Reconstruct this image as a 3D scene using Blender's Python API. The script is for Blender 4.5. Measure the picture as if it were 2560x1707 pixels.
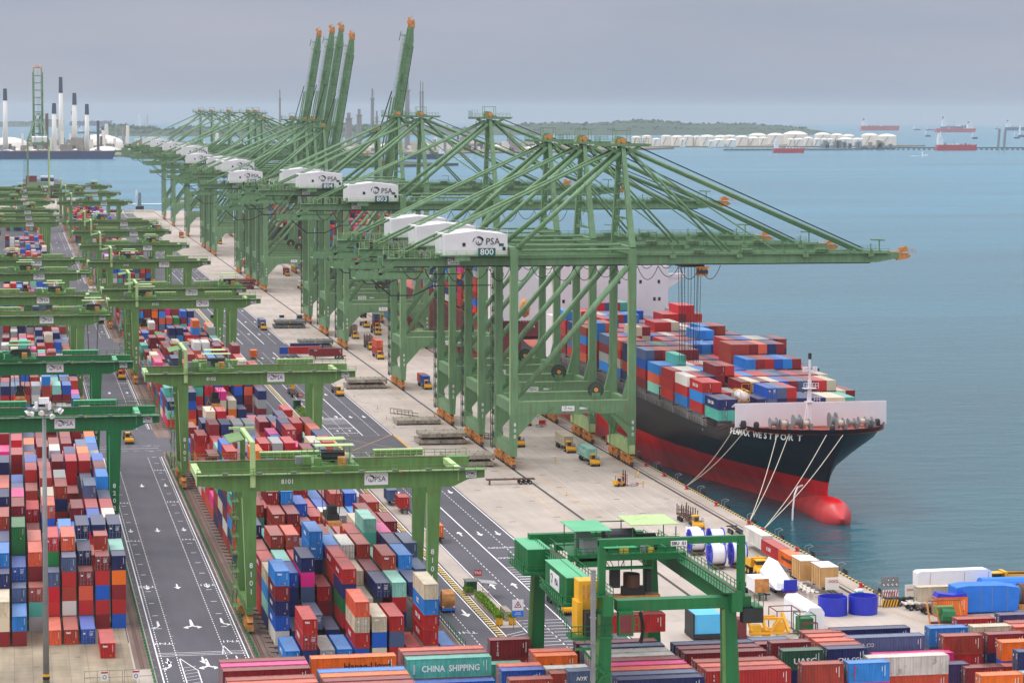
import bpy, math, random
from mathutils import Vector, Matrix
rnd = random.Random(7)
S = bpy.context.scene
for o in list(bpy.data.objects): bpy.data.objects.remove(o)
COL = S.collection
R = math.radians
PI = math.pi
# ------------------------------------------------------------------ camera
cam = bpy.data.cameras.new('camera'); camo = bpy.data.objects.new('camera', cam); COL.objects.link(camo)
th, ph, ro = R(11.04495), R(3.51528), R(-0.158790)
F = Vector((math.sin(th)*math.cos(ph), math.cos(th)*math.cos(ph), -math.sin(ph)))
r0 = Vector((math.cos(th), -math.sin(th), 0)); d0 = F.cross(r0)
rr = r0*math.cos(ro)+d0*math.sin(ro); dd = -r0*math.sin(ro)+d0*math.cos(ro)
RIGHTV = rr.copy(); M = Matrix((rr, -dd, -F)).transposed().to_4x4(); M.translation = Vector((0, 0, 92.013))
camo.matrix_world = M
cam.sensor_width = 36; cam.lens = 6462.97/2560*36
cam.shift_x = -0.00239; cam.shift_y = -0.07119
cam.clip_start = 1; cam.clip_end = 120000
S.camera = camo
# ------------------------------------------------------------------ world, sun, exposure
SUN_EL, SUN_AZ = 58, -62          # degrees, azimuth measured from +y towards +x
w = bpy.data.worlds.new('World'); S.world = w; w.use_nodes = True
nt = w.node_tree; N = nt.nodes; L = nt.links
bg = N['Background']; sky = N.new('ShaderNodeTexSky'); sky.sky_type = 'NISHITA'
sky.sun_disc = False; sky.sun_elevation = R(SUN_EL); sky.sun_rotation = R(SUN_AZ)
sky.air_density = 1.0; sky.dust_density = 2.0; sky.altitude = 90
hs = N.new('ShaderNodeHueSaturation'); hs.inputs['Saturation'].default_value = 0.55
L.new(sky.outputs[0], hs.inputs['Color'])
tc = N.new('ShaderNodeTexCoord'); mp = N.new('ShaderNodeMapping'); mp.inputs['Scale'].default_value = (1.6, 1.6, 9)
L.new(tc.outputs['Generated'], mp.inputs[0])
nz = N.new('ShaderNodeTexNoise'); nz.inputs['Scale'].default_value = 2.2; nz.inputs['Detail'].default_value = 6; nz.inputs['Roughness'].default_value = .55
L.new(mp.outputs[0], nz.inputs['Vector'])
cr = N.new('ShaderNodeValToRGB'); cr.color_ramp.elements[0].position = .38; cr.color_ramp.elements[1].position = .68
cr.color_ramp.elements[0].color = (.86,)*3+(1,); cr.color_ramp.elements[1].color = (.97,)*3+(1,)
L.new(nz.outputs[0], cr.inputs[0])
mx = N.new('ShaderNodeMix'); mx.data_type = 'RGBA'; sz = N.new('ShaderNodeSeparateXYZ'); L.new(tc.outputs['Generated'], sz.inputs[0])
el = N.new('ShaderNodeValToRGB'); ee = el.color_ramp.elements; ee[0].position = .0; ee[1].position = .55
ee[0].color = (.40, .46, .56, 1); ee[1].color = (1.75, 1.76, 1.80, 1)
el.color_ramp.elements.new(.06); el.color_ramp.elements.new(.16)
el.color_ramp.elements[1].color = (.44, .475, .57, 1); el.color_ramp.elements[2].color = (.52, .535, .61, 1)
L.new(sz.outputs[2], el.inputs[0])
vm = N.new('ShaderNodeVectorMath'); vm.operation = 'SCALE'; vm.inputs['Scale'].default_value = 10.0; L.new(el.outputs[0], vm.inputs[0])
n2 = N.new('ShaderNodeTexNoise'); n2.inputs['Scale'].default_value = 3.1; n2.inputs['Detail'].default_value = 5; L.new(mp.outputs[0], n2.inputs['Vector'])
c2 = N.new('ShaderNodeValToRGB'); c2.color_ramp.elements[0].position = .35; c2.color_ramp.elements[1].position = .68; c2.color_ramp.elements[0].color = (.90, .95, 1.0, 1); c2.color_ramp.elements[1].color = (1.16, 1.09, 1.08, 1); L.new(n2.outputs[0], c2.inputs[0])
vz = N.new('ShaderNodeMix'); vz.data_type = 'RGBA'; vz.blend_type = 'MULTIPLY'; vz.inputs[0].default_value = 1; L.new(vm.outputs[0], vz.inputs[6]); L.new(c2.outputs[0], vz.inputs[7])
L.new(vz.outputs[2], mx.inputs[7])
L.new(cr.outputs[0], mx.inputs[0]); L.new(hs.outputs[0], mx.inputs[6]); L.new(mx.outputs[2], bg.inputs[0])
bg.inputs[1].default_value = 0.10
sl = bpy.data.lights.new('sun', 'SUN'); so = bpy.data.objects.new('sun', sl); COL.objects.link(so)
sl.energy = 1.5; sl.angle = R(24); sl.color = (1, .96, .90)
so.rotation_euler = (R(90-SUN_EL), 0, R(180-SUN_AZ)); so.location = (0, 0, 300)
S.view_settings.view_transform = 'Standard'; S.view_settings.look = 'None'; S.view_settings.gamma = 1
S.view_settings.exposure = -0.08
S.render.engine = 'CYCLES'
S.cycles.volume_bounces = 1; S.cycles.max_bounces = 6
# ------------------------------------------------------------------ helpers
def lin(r, g, b):
    f = lambda c: (c/255/12.92) if c/255 <= .04045 else ((c/255+.055)/1.055)**2.4
    return (f(r), f(g), f(b), 1)
def newmat(name):
    m = bpy.data.materials.new(name); m.use_nodes = True
    n = m.node_tree.nodes; l = m.node_tree.links; return m, n, l, n['Principled BSDF']
def mul(n, l, a, b, fac=1.0):
    x = n.new('ShaderNodeMix'); x.data_type = 'RGBA'; x.blend_type = 'MULTIPLY'; x.inputs[0].default_value = fac
    l.new(a, x.inputs[6]); l.new(b, x.inputs[7]); return x.outputs[2]
def ramp(n, l, src, p0, c0, p1, c1):
    c = n.new('ShaderNodeValToRGB'); e = c.color_ramp.elements; e[0].position = p0; e[1].position = p1
    e[0].color = c0; e[1].color = c1; l.new(src, c.inputs[0]); return c.outputs[0]
def noise(n, l, vec, sc, det=4, mapping=None):
    z = n.new('ShaderNodeTexNoise'); z.inputs['Scale'].default_value = sc; z.inputs['Detail'].default_value = det
    if mapping:
        q = n.new('ShaderNodeMapping'); q.inputs['Scale'].default_value = mapping; l.new(vec, q.inputs[0]); vec = q.outputs[0]
    l.new(vec, z.inputs['Vector']); return z.outputs[0]
def g4(v): return (v, v, v, 1)
def paint(name, c, rough=.55, var=.18, sc=.25, rust=0.0, metal=0, streak=0.0):
    m, n, l, b = newmat(name); t = n.new('ShaderNodeTexCoord'); v = t.outputs['Object']
    rgb = n.new('ShaderNodeRGB'); rgb.outputs[0].default_value = c; col = rgb.outputs[0]
    if var: col = mul(n, l, col, ramp(n, l, noise(n, l, v, sc), .3, g4(1-var), .7, g4(1+var*.6)))
    if streak: col = mul(n, l, col, ramp(n, l, noise(n, l, v, 1.0, 3, (1.3, 1.3, .12)), .35, g4(1-streak), .65, g4(1.08)))
    if rust:
        f = ramp(n, l, noise(n, l, v, .9, 5, (1, 1, .25)), .62-rust*.1, g4(0), .74, g4(min(1, rust)))
        x = n.new('ShaderNodeMix'); x.data_type = 'RGBA'; l.new(f, x.inputs[0]); l.new(col, x.inputs[6]); x.inputs[7].default_value = lin(120, 74, 44); col = x.outputs[2]
    l.new(col, b.inputs['Base Color']); b.inputs['Roughness'].default_value = rough; b.inputs['Metallic'].default_value = metal
    return m
MT = {}
MT['green'] = paint('crane_green_paint', lin(110, 148, 106), .5, .13, .12, .42, 0, .13)
MT['greenl'] = paint('light_green_and_lit_face_paint', lin(178, 204, 138), .5, .12, .3, .2, 0, .1)  # light green parts, and the lit leg faces painted in as colour
MT['yard'] = paint('yard_crane_green_paint', lin(98, 142, 74), .5, .14, .12, .6, 0, .14)
MT['emerald'] = paint('emerald_green_paint', lin(10, 112, 58), .45, .14, .12, .15, 0, .12)
MT['emeraldl'] = paint('pale_emerald_and_lit_edge_paint', lin(90, 180, 130), .45, .12, .2)  # pale parts, and the lit leg edges painted in as colour
MT['orange'] = paint('orange_machinery_paint', lin(214, 146, 78), .6, .35, 1.0, .6)
MT['dark'] = paint('dark_machinery', lin(42, 46, 48), .6, .3, .8)
MT['grey'] = paint('grey_steel', lin(135, 138, 140), .5, .2, .5, .2)
MT['white'] = paint('white_paint', lin(232, 230, 232), .5, .06, .3, .05)
MT['sign'] = paint('sign_white', lin(238, 238, 240), .5, 0)
MT['ink'] = paint('black_lettering', lin(30, 32, 40), .6, 0)
MT['blue_ink'] = paint('blue_lettering', lin(60, 75, 140), .6, 0)
MT['wtxt'] = paint('white_lettering', lin(235, 238, 235), .6, 0)
MT['teal'] = paint('teal_sign', lin(20, 95, 90), .6, 0)
MT['yellow'] = paint('yellow_paint', lin(240, 178, 30), .45, .12, .5, .1)
MT['glass'] = paint('dark_glass', lin(40, 50, 60), .12, 0)
MT['rubber'] = paint('black_rubber', lin(26, 26, 28), .8, .2, 1)
MT['redp'] = paint('red_paint', lin(190, 40, 40), .5, .15, .6, .2)
MT['chassis'] = paint('rusty_chassis', lin(104, 78, 68), .7, .3, .8, .5)
MT['blackc'] = paint('black_chassis', lin(38, 40, 44), .6, .2, .8, .1)
MT['hatch'] = paint('weathered_hatch_cover', lin(165, 155, 140), .8, .3, .5, .7, 0, .25)
MT['hatchg'] = paint('dark_grey_hatch_cover', lin(112, 114, 112), .8, .25, .5, .4)
MT['wood'] = paint('plywood', lin(205, 160, 100), .7, .12, .8, 0, 0, .1)
MT['tarp'] = paint('blue_tarpaulin', lin(20, 120, 225), .45, .12, .6)
MT['wrap'] = paint('white_wrapping', lin(240, 240, 245), .35, .05, .6)
MT['reel'] = paint('cobalt_blue_reel', lin(35, 50, 190), .45, .12, .6)
MT['tank'] = paint('white_tank', lin(238, 232, 222), .6, .06, .02)
MT['rope'] = paint('mooring_rope', lin(205, 195, 175), .8, 0)
MT['skin'] = paint('skin', lin(150, 105, 80), .7, 0)
MT['hiviz'] = paint('high_visibility_overall', lin(240, 200, 60), .7, .1, 3)
MT['rail'] = paint('rail_steel', lin(95, 62, 50), .6, .2, .5, .3)
MT['groove'] = paint('dark_rail_groove', lin(70, 68, 68), .8, .2, .5)
MT['brown'] = paint('maroon_steel', lin(120, 45, 50), .6, .2, .6, .2)
MT['black_hull'] = None
class MB:
    def __init__(s): s.v = []; s.f = []; s.m = []; s.mats = []
    def mi(s, m):
        if isinstance(m, str): m = MT[m]
        if m not in s.mats: s.mats.append(m)
        return s.mats.index(m)
    def add(s, vs, fs, m):
        k = len(s.v); i = s.mi(m); s.v += [tuple(p) for p in vs]
        s.f += [[k+a for a in f] for f in fs]; s.m += [i]*len(fs); return s
    def box(s, x0, y0, z0, x1, y1, z1, m):
        return s.add([(x0,y0,z0),(x1,y0,z0),(x1,y1,z0),(x0,y1,z0),(x0,y0,z1),(x1,y0,z1),(x1,y1,z1),(x0,y1,z1)],
            [(0,3,2,1),(4,5,6,7),(0,1,5,4),(1,2,6,5),(2,3,7,6),(3,0,4,7)], m)
    def prism(s, poly, a, b, axis, m):
        n = len(poly)
        def P(u, v, t): return {'x': (t, u, v), 'y': (u, t, v), 'z': (u, v, t)}[axis]
        vs = [P(u, v, a) for u, v in poly]+[P(u, v, b) for u, v in poly]
        fs = [list(range(n)), list(range(2*n-1, n-1, -1))]+[(i, (i+1) % n+0, (i+1) % n+n, i+n) for i in range(n)]
        return s.add(vs, fs, m)
    def bar(s, p, q, w, h, m, up=(0, 0, 1), w2=None, h2=None):
        p = Vector(p); q = Vector(q); d = (q-p)
        if d.length < 1e-6: return s
        d.normalize(); u = Vector(up)
        if abs(d.dot(u)) > .99: u = Vector((0, 1, 0))
        a = d.cross(u).normalized(); b = a.cross(d)
        w2 = w if w2 is None else w2; h2 = h if h2 is None else h2
        vs = []
        for c, ww, hh in ((p, w, h), (q, w2, h2)):
            for i, j in ((-1,-1),(1,-1),(1,1),(-1,1)): vs.append(c+a*i*ww/2+b*j*hh/2)
        return s.add(vs, [(0,1,2,3),(7,6,5,4),(0,4,5,1),(1,5,6,2),(2,6,7,3),(3,7,4,0)], m)
    def tube(s, p, q, r, m, n=8, r2=None, caps=True):
        p = Vector(p); q = Vector(q); d = (q-p).normalized(); u = Vector((0,0,1)) if abs(d.z) < .99 else Vector((0,1,0))
        a = d.cross(u).normalized(); b = a.cross(d); r2 = r if r2 is None else r2
        vs = [c+(a*math.cos(2*PI*i/n)+b*math.sin(2*PI*i/n))*k for c, k in ((p, r), (q, r2)) for i in range(n)]
        fs = [(i, (i+1) % n, (i+1) % n+n, i+n) for i in range(n)]
        if caps: fs += [list(range(n))[::-1], list(range(n, 2*n))]
        return s.add(vs, fs, m)
    def lathe(s, cx, cy, prof, m, n=24):
        vs = [(cx+r*math.cos(2*PI*i/n), cy+r*math.sin(2*PI*i/n), z) for r, z in prof for i in range(n)]
        fs = [(j*n+i, j*n+(i+1) % n, (j+1)*n+(i+1) % n, (j+1)*n+i) for j in range(len(prof)-1) for i in range(n)]
        fs.append(list(range(n))[::-1]); k = (len(prof)-1)*n; fs.append(list(range(k, k+n)))
        return s.add(vs, fs, m)
    def path(s, pts, r, m, n=5):
        for a, b in zip(pts[:-1], pts[1:]): s.tube(a, b, r, m, n)
        return s
    def rail(s, p, q, m, h=1.1, step=2.5, t=.09):
        p = Vector(p); q = Vector(q); U = Vector((0, 0, 1)); k = max(1, round((q-p).length/step))
        for z in (h, h*.5): s.bar(p+U*z, q+U*z, t, t, m)
        for i in range(k+1): c = p+(q-p)*i/k; s.bar(c, c+U*h, t, t, m)
        return s
    def stairs(s, p, q, w, m):
        p = Vector(p); q = Vector(q); d = q-p; n = max(3, int(abs(d.z)/.9)); a = Vector((-d.y, d.x, 0))
        a = a.normalized() if a.length > .01 else Vector((1, 0, 0))
        for k in (-1, 1): s.bar(p+a*w/2*k, q+a*w/2*k, .12, .25, m); s.bar(p+a*w/2*k+Vector((0,0,1)), q+a*w/2*k+Vector((0,0,1)), .07, .07, m)
        for i in range(n+1): c = p+d*i/n; s.bar(c-a*w/2, c+a*w/2, .3, .06, m)
        return s
    def mesh(s, name):
        me = bpy.data.meshes.new(name); me.from_pydata(s.v, [], s.f)
        for m in s.mats: me.materials.append(m)
        me.polygons.foreach_set('material_index', s.m); me.update(); return me
    def build(s, name, parent=None, loc=None):
        return link(name, s.mesh(name), parent, loc)
def link(name, me, parent=None, loc=None):
    o = bpy.data.objects.new(name, me); COL.objects.link(o)
    if parent: o.parent = parent
    if loc: o.location = loc
    return o
def smooth(o):
    o.data.polygons.foreach_set('use_smooth', [True]*len(o.data.polygons)); return o
def tag(o, label=None, cat=None, group=None, kind=None):
    for k, v in (('label', label), ('category', cat), ('group', group), ('kind', kind)):
        if v: o[k] = v
    return o
def thing(name, label, cat, loc=(0, 0, 0), rz=0, group=None):
    o = bpy.data.objects.new(name, None); COL.objects.link(o); o.location = loc; o.rotation_euler = (0, 0, rz); o.empty_display_size = .5
    return tag(o, label, cat, group)
def structure(mb, name): return tag(mb.build(name), kind='structure')
KIDS = {}
def dup(root, loc, rz, label, cat=None, group=None):
    def cp(o, par):
        c = o.copy(); COL.objects.link(c); c.parent = par
        for ch in kids.get(o.name, []): cp(ch, c)
        return c
    kids = {}
    for o in COL.objects:
        if o.parent: kids.setdefault(o.parent.name, []).append(o)
    c = cp(root, None); c.location = loc; c.rotation_euler = (0, 0, rz); c['label'] = label
    if cat: c['category'] = cat
    if group: c['group'] = group
    return c
_tx = {}
def text_mesh(t, size, mat, ext=.02, align='CENTER', sx=1.0, shear=0.0, stack=False, bold=0.0):
    key = (t, size, mat, ext, align, sx, shear, bold)
    if key in _tx: return _tx[key]
    c = bpy.data.curves.new('lettering', 'FONT'); c.body = t; c.size = size; c.extrude = ext; c.align_x = align; c.align_y = 'CENTER'
    c.shear = shear; c.resolution_u = 2; c.offset = bold
    if '\n' in t: c.space_line = .82
    o = bpy.data.objects.new('tmp', c); COL.objects.link(o)
    dg = bpy.context.evaluated_depsgraph_get(); dg.update()
    me = bpy.data.meshes.new_from_object(o.evaluated_get(dg)); bpy.data.objects.remove(o)
    me.name = 'lettering'; me.materials.clear(); me.materials.append(MT[mat])
    me.transform(Matrix.Diagonal((sx, 1, 1, 1)))
    _tx[key] = me; return me
def text(t, size, mat, parent, loc, face='-y', **k):
    me = text_mesh(t, size, mat, **k); o = link('lettering', me, parent, loc)
    o.rotation_euler = {'-y': (R(90), 0, 0), '-x': (R(90), 0, R(-90)), '+x': (R(90), 0, R(90)), 'z': (0, 0, 0), 'z180': (0, 0, PI)}[face]
    return o
def emblem(mb, cx, cz, r, y, m):
    # ring-and-swoosh mark, drawn as flat strips in the xz plane
    def arc(ox, oz, r1, r2, a0, a1, n=14, taper=True):
        vs = []
        for i in range(n+1):
            a = R(a0+(a1-a0)*i/n); t = math.sin(PI*i/n)**.6 if taper else 1
            mid = (r1+r2)/2; hw = (r1-r2)/2*max(.12, t)
            for q in (mid+hw, mid-hw): vs.append((cx+ox+q*math.cos(a), y, cz+oz+q*math.sin(a)))
        mb.add(vs, [(2*i, 2*i+1, 2*i+3, 2*i+2) for i in range(n)], m)
    arc(0, -.12*r, r*.86, r*.62, 150, 395); arc(.1*r, -.2*r, r*.42, r*.24, 120, 330)
    arc(-.2*r, -.5*r, r*1.75, r*1.3, 28, 108); arc(-.1*r, -.25*r, r*1.25, r*.95, 8, 88); arc(-.2*r, -.1*r, r*1.35, r*1.15, 120, 190)
def psa_sign(parent, x, y, z, w, h, name='sign_panel', panel=True):
    b = MB()
    if panel: b.box(x, y-.06, z, x+w, y, z+h, 'sign')
    yy = y-.075
    emblem(b, x+w*.27, z+h*.5, h*.27, yy, 'ink')
    s = b.build(name, parent)
    text('PSA', h*.62, 'ink', s, (x+w*.66, yy, z+h*.47), sx=.95, ext=.012)
    return s
HAZE = 0.00004
# ------------------------------------------------------------------ setting: sea, ground, roads
RE = 6.47e6
def drop(x, y): return (x*x+y*y)/(2*RE)
m, n, l, b = newmat('sea_water'); MT['sea'] = m
t = n.new('ShaderNodeTexCoord'); v = t.outputs['Object']
c1 = ramp(n, l, noise(n, l, v, .0012, 4, (1, 2.2, 1)), .35, lin(10, 108, 122), .68, lin(48, 142, 150))
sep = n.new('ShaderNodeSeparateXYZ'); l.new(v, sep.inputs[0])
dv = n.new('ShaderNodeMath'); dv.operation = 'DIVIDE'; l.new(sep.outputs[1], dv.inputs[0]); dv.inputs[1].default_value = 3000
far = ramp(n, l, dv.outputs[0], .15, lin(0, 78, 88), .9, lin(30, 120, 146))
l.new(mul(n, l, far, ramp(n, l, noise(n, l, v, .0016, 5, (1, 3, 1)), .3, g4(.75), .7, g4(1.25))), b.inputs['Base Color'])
b.inputs['Roughness'].default_value = .22; b.inputs['IOR'].default_value = 1.33
bp = n.new('ShaderNodeBump'); bp.inputs['Strength'].default_value = .9; bp.inputs['Distance'].default_value = 1.4
wv = n.new('ShaderNodeMath'); wv.operation = 'ADD'; l.new(noise(n, l, v, .11, 6, (.7, 1.6, 1)), wv.inputs[0]); l.new(noise(n, l, v, .03, 3, (.6, 1.6, 1)), wv.inputs[1])
l.new(wv.outputs[0], bp.inputs['Height']); l.new(bp.outputs[0], b.inputs['Normal'])
sea = MB(); rad = [0, 200, 400, 600, 800, 1000, 1300, 1700, 2200, 2800, 3500, 4500, 6000, 8000, 10500, 13500, 17000, 21000, 25000, 29000, 33000, 37000, 42000]
NA = 96
vs = [(r_*math.sin(2*PI*i/NA), r_*math.cos(2*PI*i/NA), -3.2-r_*r_/(2*RE)) for r_ in rad for i in range(NA)]
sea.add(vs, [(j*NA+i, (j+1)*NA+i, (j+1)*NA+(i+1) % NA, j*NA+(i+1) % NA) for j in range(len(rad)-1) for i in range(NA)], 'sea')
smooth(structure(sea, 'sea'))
# concrete apron
def slabs(name, c, joint, bw, bh, stain, rough=.85, patch=None):
    m, n, l, b = newmat(name); t = n.new('ShaderNodeTexCoord'); v = t.outputs['Object']
    br = n.new('ShaderNodeTexBrick'); br.offset = 0; br.inputs['Scale'].default_value = 1; br.inputs['Brick Width'].default_value = bw
    br.inputs['Row Height'].default_value = bh; br.inputs['Mortar Size'].default_value = .05
    br.inputs['Color1'].default_value = g4(1); br.inputs['Color2'].default_value = g4(.93); br.inputs['Mortar'].default_value = g4(joint)
    l.new(v, br.inputs['Vector'])
    rgb = n.new('ShaderNodeRGB'); rgb.outputs[0].default_value = c
    col = mul(n, l, rgb.outputs[0], br.outputs[0])
    col = mul(n, l, col, ramp(n, l, noise(n, l, v, .06, 6), .3, g4(1-stain), .65, g4(1.1)))
    col = mul(n, l, col, ramp(n, l, noise(n, l, v, .5, 5, (1, .12, 1)), .3, g4(1-stain*.6), .6, g4(1.05)))
    col = mul(n, l, col, ramp(n, l, noise(n, l, v, .22, 6), .24, patch or g4(.65), .36, g4(1)))
    l.new(col, b.inputs['Base Color']); b.inputs['Roughness'].default_value = rough; return m
MT['apron'] = slabs('apron_concrete', lin(178, 166, 156), .86, 7.5, 7.5, .13)
MT['yardpad'] = slabs('stained_yard_concrete', lin(160, 145, 122), .6, 3.0, 2.6, .4, .8, lin(120, 95, 75))
MT['track'] = slabs('rail_bed_concrete', lin(128, 106, 96), .6, 1.2, 6, .35)
MT['asph'] = slabs('asphalt', lin(80, 77, 86), .97, 60, 40, .16, .7, g4(.88))
MT['asphd'] = slabs('dark_wet_asphalt', lin(50, 49, 56), .97, 60, 40, .25, .55)
MT['quayw'] = slabs('quay_wall_concrete', lin(110, 105, 98), .7, 6, 2, .4)
gr = MB()
gr.prism([(-700, -150), (520, -150), (520, 461), (162, 461), (162, 2350), (-40, 2360), (-700, 2300)], -6, 0, 'z', 'apron')
structure(gr, 'apron_ground')
q = MB(); q.box(161.7, 461.3, -5.9, 162.25, 2349, -.4, 'quayw'); q.box(162.3, 460.8, -5.9, 519, 461.35, -.4, 'quayw')
structure(q, 'quay_wall')
def sheet(name, rects, mat, z):
    s = MB()
    for x0, y0, x1, y1 in rects: s.add([(x0, y0, z), (x1, y0, z), (x1, y1, z), (x0, y1, z)], [(0, 1, 2, 3)], mat)
    return structure(s, name)
BLK = [(425, 686), (746, 975), (1046, 1330), (1375, 1670), (1700, 1950), (1980, 2240)]
sheet('yard_ground', [(-690, 446, 19.5, 2300), (43, 400, 75.4, 2290)], 'asphd', .004)
sheet('stained_yard_pad', [(-200, 380, 19.3, 470)], 'yardpad', .008)
sheet('yard_road', [(22.6, 380, 39.4, 2290), (19.6, 688, 22.6, 745), (39.4, 688, 43, 745), (19.6, 976, 22.6, 1045), (39.4, 976, 43, 1045), (75.6, 380, 106.0, 2290), (-300, 688, 19.5, 745), (43, 688, 75.6, 745), (-300, 976, 19.5, 1045), (43, 976, 75.6, 1045)], 'asph', .012)
sheet('rail_bed', [(19.6, y0, 22.4, y1) for y0, y1 in BLK]+[(39.6, y0-20, 43.6, y1+10) for y0, y1 in BLK]+[(72.2, y0, 75.4, y1) for y0, y1 in BLK], 'track', .016)
# ------------------------------------------------------------------ painted markings
MT['mark'] = paint('white_road_paint', lin(240, 238, 238), .7, .12, 1.2)
MT['marky'] = paint('yellow_road_paint', lin(220, 165, 70), .7, .3, 1.2)
MT['markf'] = paint('faded_road_paint', lin(235, 228, 218), .8, .2, 1.2)
mk = MB(); ZM = .022
def strip(x0, y0, x1, y1, w, mat='mark', z=ZM):
    d = Vector((x1-x0, y1-y0)); d.normalize(); a = Vector((-d.y, d.x))*w/2
    mk.add([(x0+a.x, y0+a.y, z), (x0-a.x, y0-a.y, z), (x1-a.x, y1-a.y, z), (x1+a.x, y1+a.y, z)], [(0, 1, 2, 3)], mat)
def dashes(x, y0, y1, on, off, w, mat='mark', z=ZM):
    y = y0
    while y < y1: strip(x, y, x, min(y+on, y1), w, mat, z); y += on+off
def arrow(x, y, s=1, up=False, turn=0, L_=5.0):
    k = 1 if up else -1
    P = lambda a, b_: (x+a*s, y+k*b_*s, ZM)
    mk.add([P(-.12, -L_/2), P(.12, -L_/2), P(.22, L_/2-1.6), P(-.22, L_/2-1.6)], [(0, 1, 2, 3)], 'mark')
    if not turn: mk.add([P(-.7, L_/2-1.8), P(.7, L_/2-1.8), P(0, L_/2+.4)], [(0, 1, 2)], 'mark')
    if turn:
        for q_ in ((-1, 1) if turn == 2 else ((-1,) if turn == 1 else (1,))):
            mk.add([P(0, .8), P(q_*.62, 1.9), P(q_*.62, 2.35), P(0, 1.5)], [(0, 1, 2, 3)], 'mark')
            mk.add([P(q_*.5, 1.3), P(q_*1.15, 2.2), P(q_*.55, 3.0)], [(0, 1, 2)], 'mark')
def mtext(t, size, x, y, up=False, mat='mark', sy=2.2, z=ZM):
    me = text_mesh(t, size, 'wtxt', 0)
    k = 1 if up else -1
    mk.add([(x+k*p.co.x, y+k*p.co.y*sy, z) for p in me.vertices], [tuple(f.vertices) for f in me.polygons], mat)
for y0, y1 in [(400, 686), (746, 975), (1046, 1330), (1375, 1670), (1700, 1950)]:
    strip(23.6, y0, 23.6, y1, .22); strip(38.7, y0, 38.7, y1, .22)
    for x in (26.8, 35.1, 38.2, 24.2): dashes(x, y0, y1, 1.0, 1.0, .16)
    for x in (22.9, 39.3, 27.2): dashes(x, y0, y1, .3, 6.0, .25, 'marky')
    for x in (23.1, 39.1): pass
    k = y0+30
    while k < y1-20:
        arrow(31, k, 1.0); arrow(36.7, k, .9); arrow(25.2, k, .9); k += 68
    k = y0+44.5 if y0 == 400 else y0+20
    while k < y1-10:
        mtext('TN1', 1.7, 36.8, k, sy=1.4); mtext('TN2', 1.7, 25.2, k, sy=1.4); k += 54
        for j in range(4): strip(36.2, k-12*j-5, 37.3, k-12*j-5, .35); strip(24.7, k-12*j-5, 25.7, k-12*j-5, .35)
for d_ in (0, 1.2, 2.4): strip(23.6, 434+d_, 38.7, 434+d_, .2)
# tapered hatch island in the near mouth of the lane road
pts = [(27.2, 432), (29.6, 422), (29.6, 405), (27.2, 405)]
for a_, b_ in zip(pts, pts[1:]+pts[:1]): strip(*a_, *b_, .18)
for k in range(9): strip(27.3, 405+k*2.4, 29.5, 406.2+k*2.4, .14)
strip(34.6, 434, 35.3, 441, .2); strip(35.3, 441, 36.2, 434, .2)
arrow(31.2, 461, 1.5, turn=2); arrow(25.3, 461, 1.3, turn=1); arrow(36.7, 462, 1.3, turn=3)
arrow(31.5, 427, 1.5, turn=2); arrow(25.3, 427, 1.3, turn=1)
strip(8, 703.8, 39, 703.8, .25); dashes(31, 690, 690.2, 1, 1, .1)
for x in range(8, 40, 3): strip(x, 699, x+1.5, 699, .18); strip(x, 708.5, x+1.5, 708.5, .18)
for k in range(8): strip(29.5+k*.45, 725+k*2.4, 33+k*.1, 726.5+k*2.2, .15)
# main road
for y0, y1 in [(380, 686), (721, 975), (1010, 1330), (1365, 2280)]:
    strip(97.2, y0, 97.2, y1, .28); strip(105.5, y0, 105.5, y1, .25); strip(88.9, y0, 88.9, y1, .22)
    for x in (93.2, 101.8): dashes(x, y0, y1, 1.6, 1.6, .17)
    k = y0+45
    while k < y1-10:
        for x, u in ((91, True), (95.3, True), (99.5, False), (103.5, False)): arrow(x, k, 1.05, up=u)
        k += 62
dashes(78.8, 400, 686, 1.2, 1.2, .15); strip(76.1, 400, 76.1, 690, .16); strip(82.9, 428, 82.9, 690, .22); strip(84.6, 428, 84.6, 690, .22)
for y0, y1 in ((746, 975), (1046, 1330)): strip(82.9, y0, 82.9, y1, .22); strip(84.6, y0, 84.6, y1, .22); dashes(78.8, y0, y1, 1.2, 1.2, .15)
mtext('TN1', 1.9, 78.4, 444.5, sy=1.4); arrow(81.1, 462, 1.3)
for x in (99.8, 103.6): mtext('AHEAD', 1.25, x, 518, sy=1.7); mtext('STRIPS', 1.25, x, 530.5, sy=1.7)
for x in (91.5, 95.0): mtext('AHEAD', 1.25, x, 738.5, True, sy=1.9); mtext('STRIPS', 1.25, x, 727, True, sy=1.7); arrow(x, 732.5, .7, up=True)
for k in range(9): strip(97.6, 486+k*2.6, 101.6, 486+k*2.6, .5 if k < 5 else .25)
for k in range(9): strip(89.5, 749+k*1.8, 97, 749+k*1.8, .5 if k > 5 else .22)
for k in range(11): strip(89.3, 426+k*2.7, 93.1, 426.2+k*2.7, .22); strip(93.6, 426+k*2.7, 97, 426+k*2.7, .22)
strip(88.4, 721, 105.2, 721, .2, 'marky'); strip(88.4, 686, 105.2, 686, .2, 'marky'); strip(88.4, 721, 105.2, 686, .2, 'marky'); strip(88.4, 686, 105.2, 721, .2, 'marky')
strip(106.1, 686, 106.1, 721, .7, 'marky'); strip(87.8, 686, 87.8, 721, .7, 'marky')
for k in range(16): strip(84.9, 722+k*2.2, 88.2, 724+k*2.2, .18)
for k in range(11): strip(84.9, 441-k*1.6, 88.4, 444-k*2.2, .2)
for a_ in ((85.6, 488, 88.4, 502), (85.6, 458, 88.6, 470)):
    x0, y0, x1, y1 = a_
    for p_ in ((x0, y0, x1, y0), (x1, y0, x1, y1), (x1, y1, x0, y1), (x0, y1, x0, y0)): strip(*p_, .14, 'marky')
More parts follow.
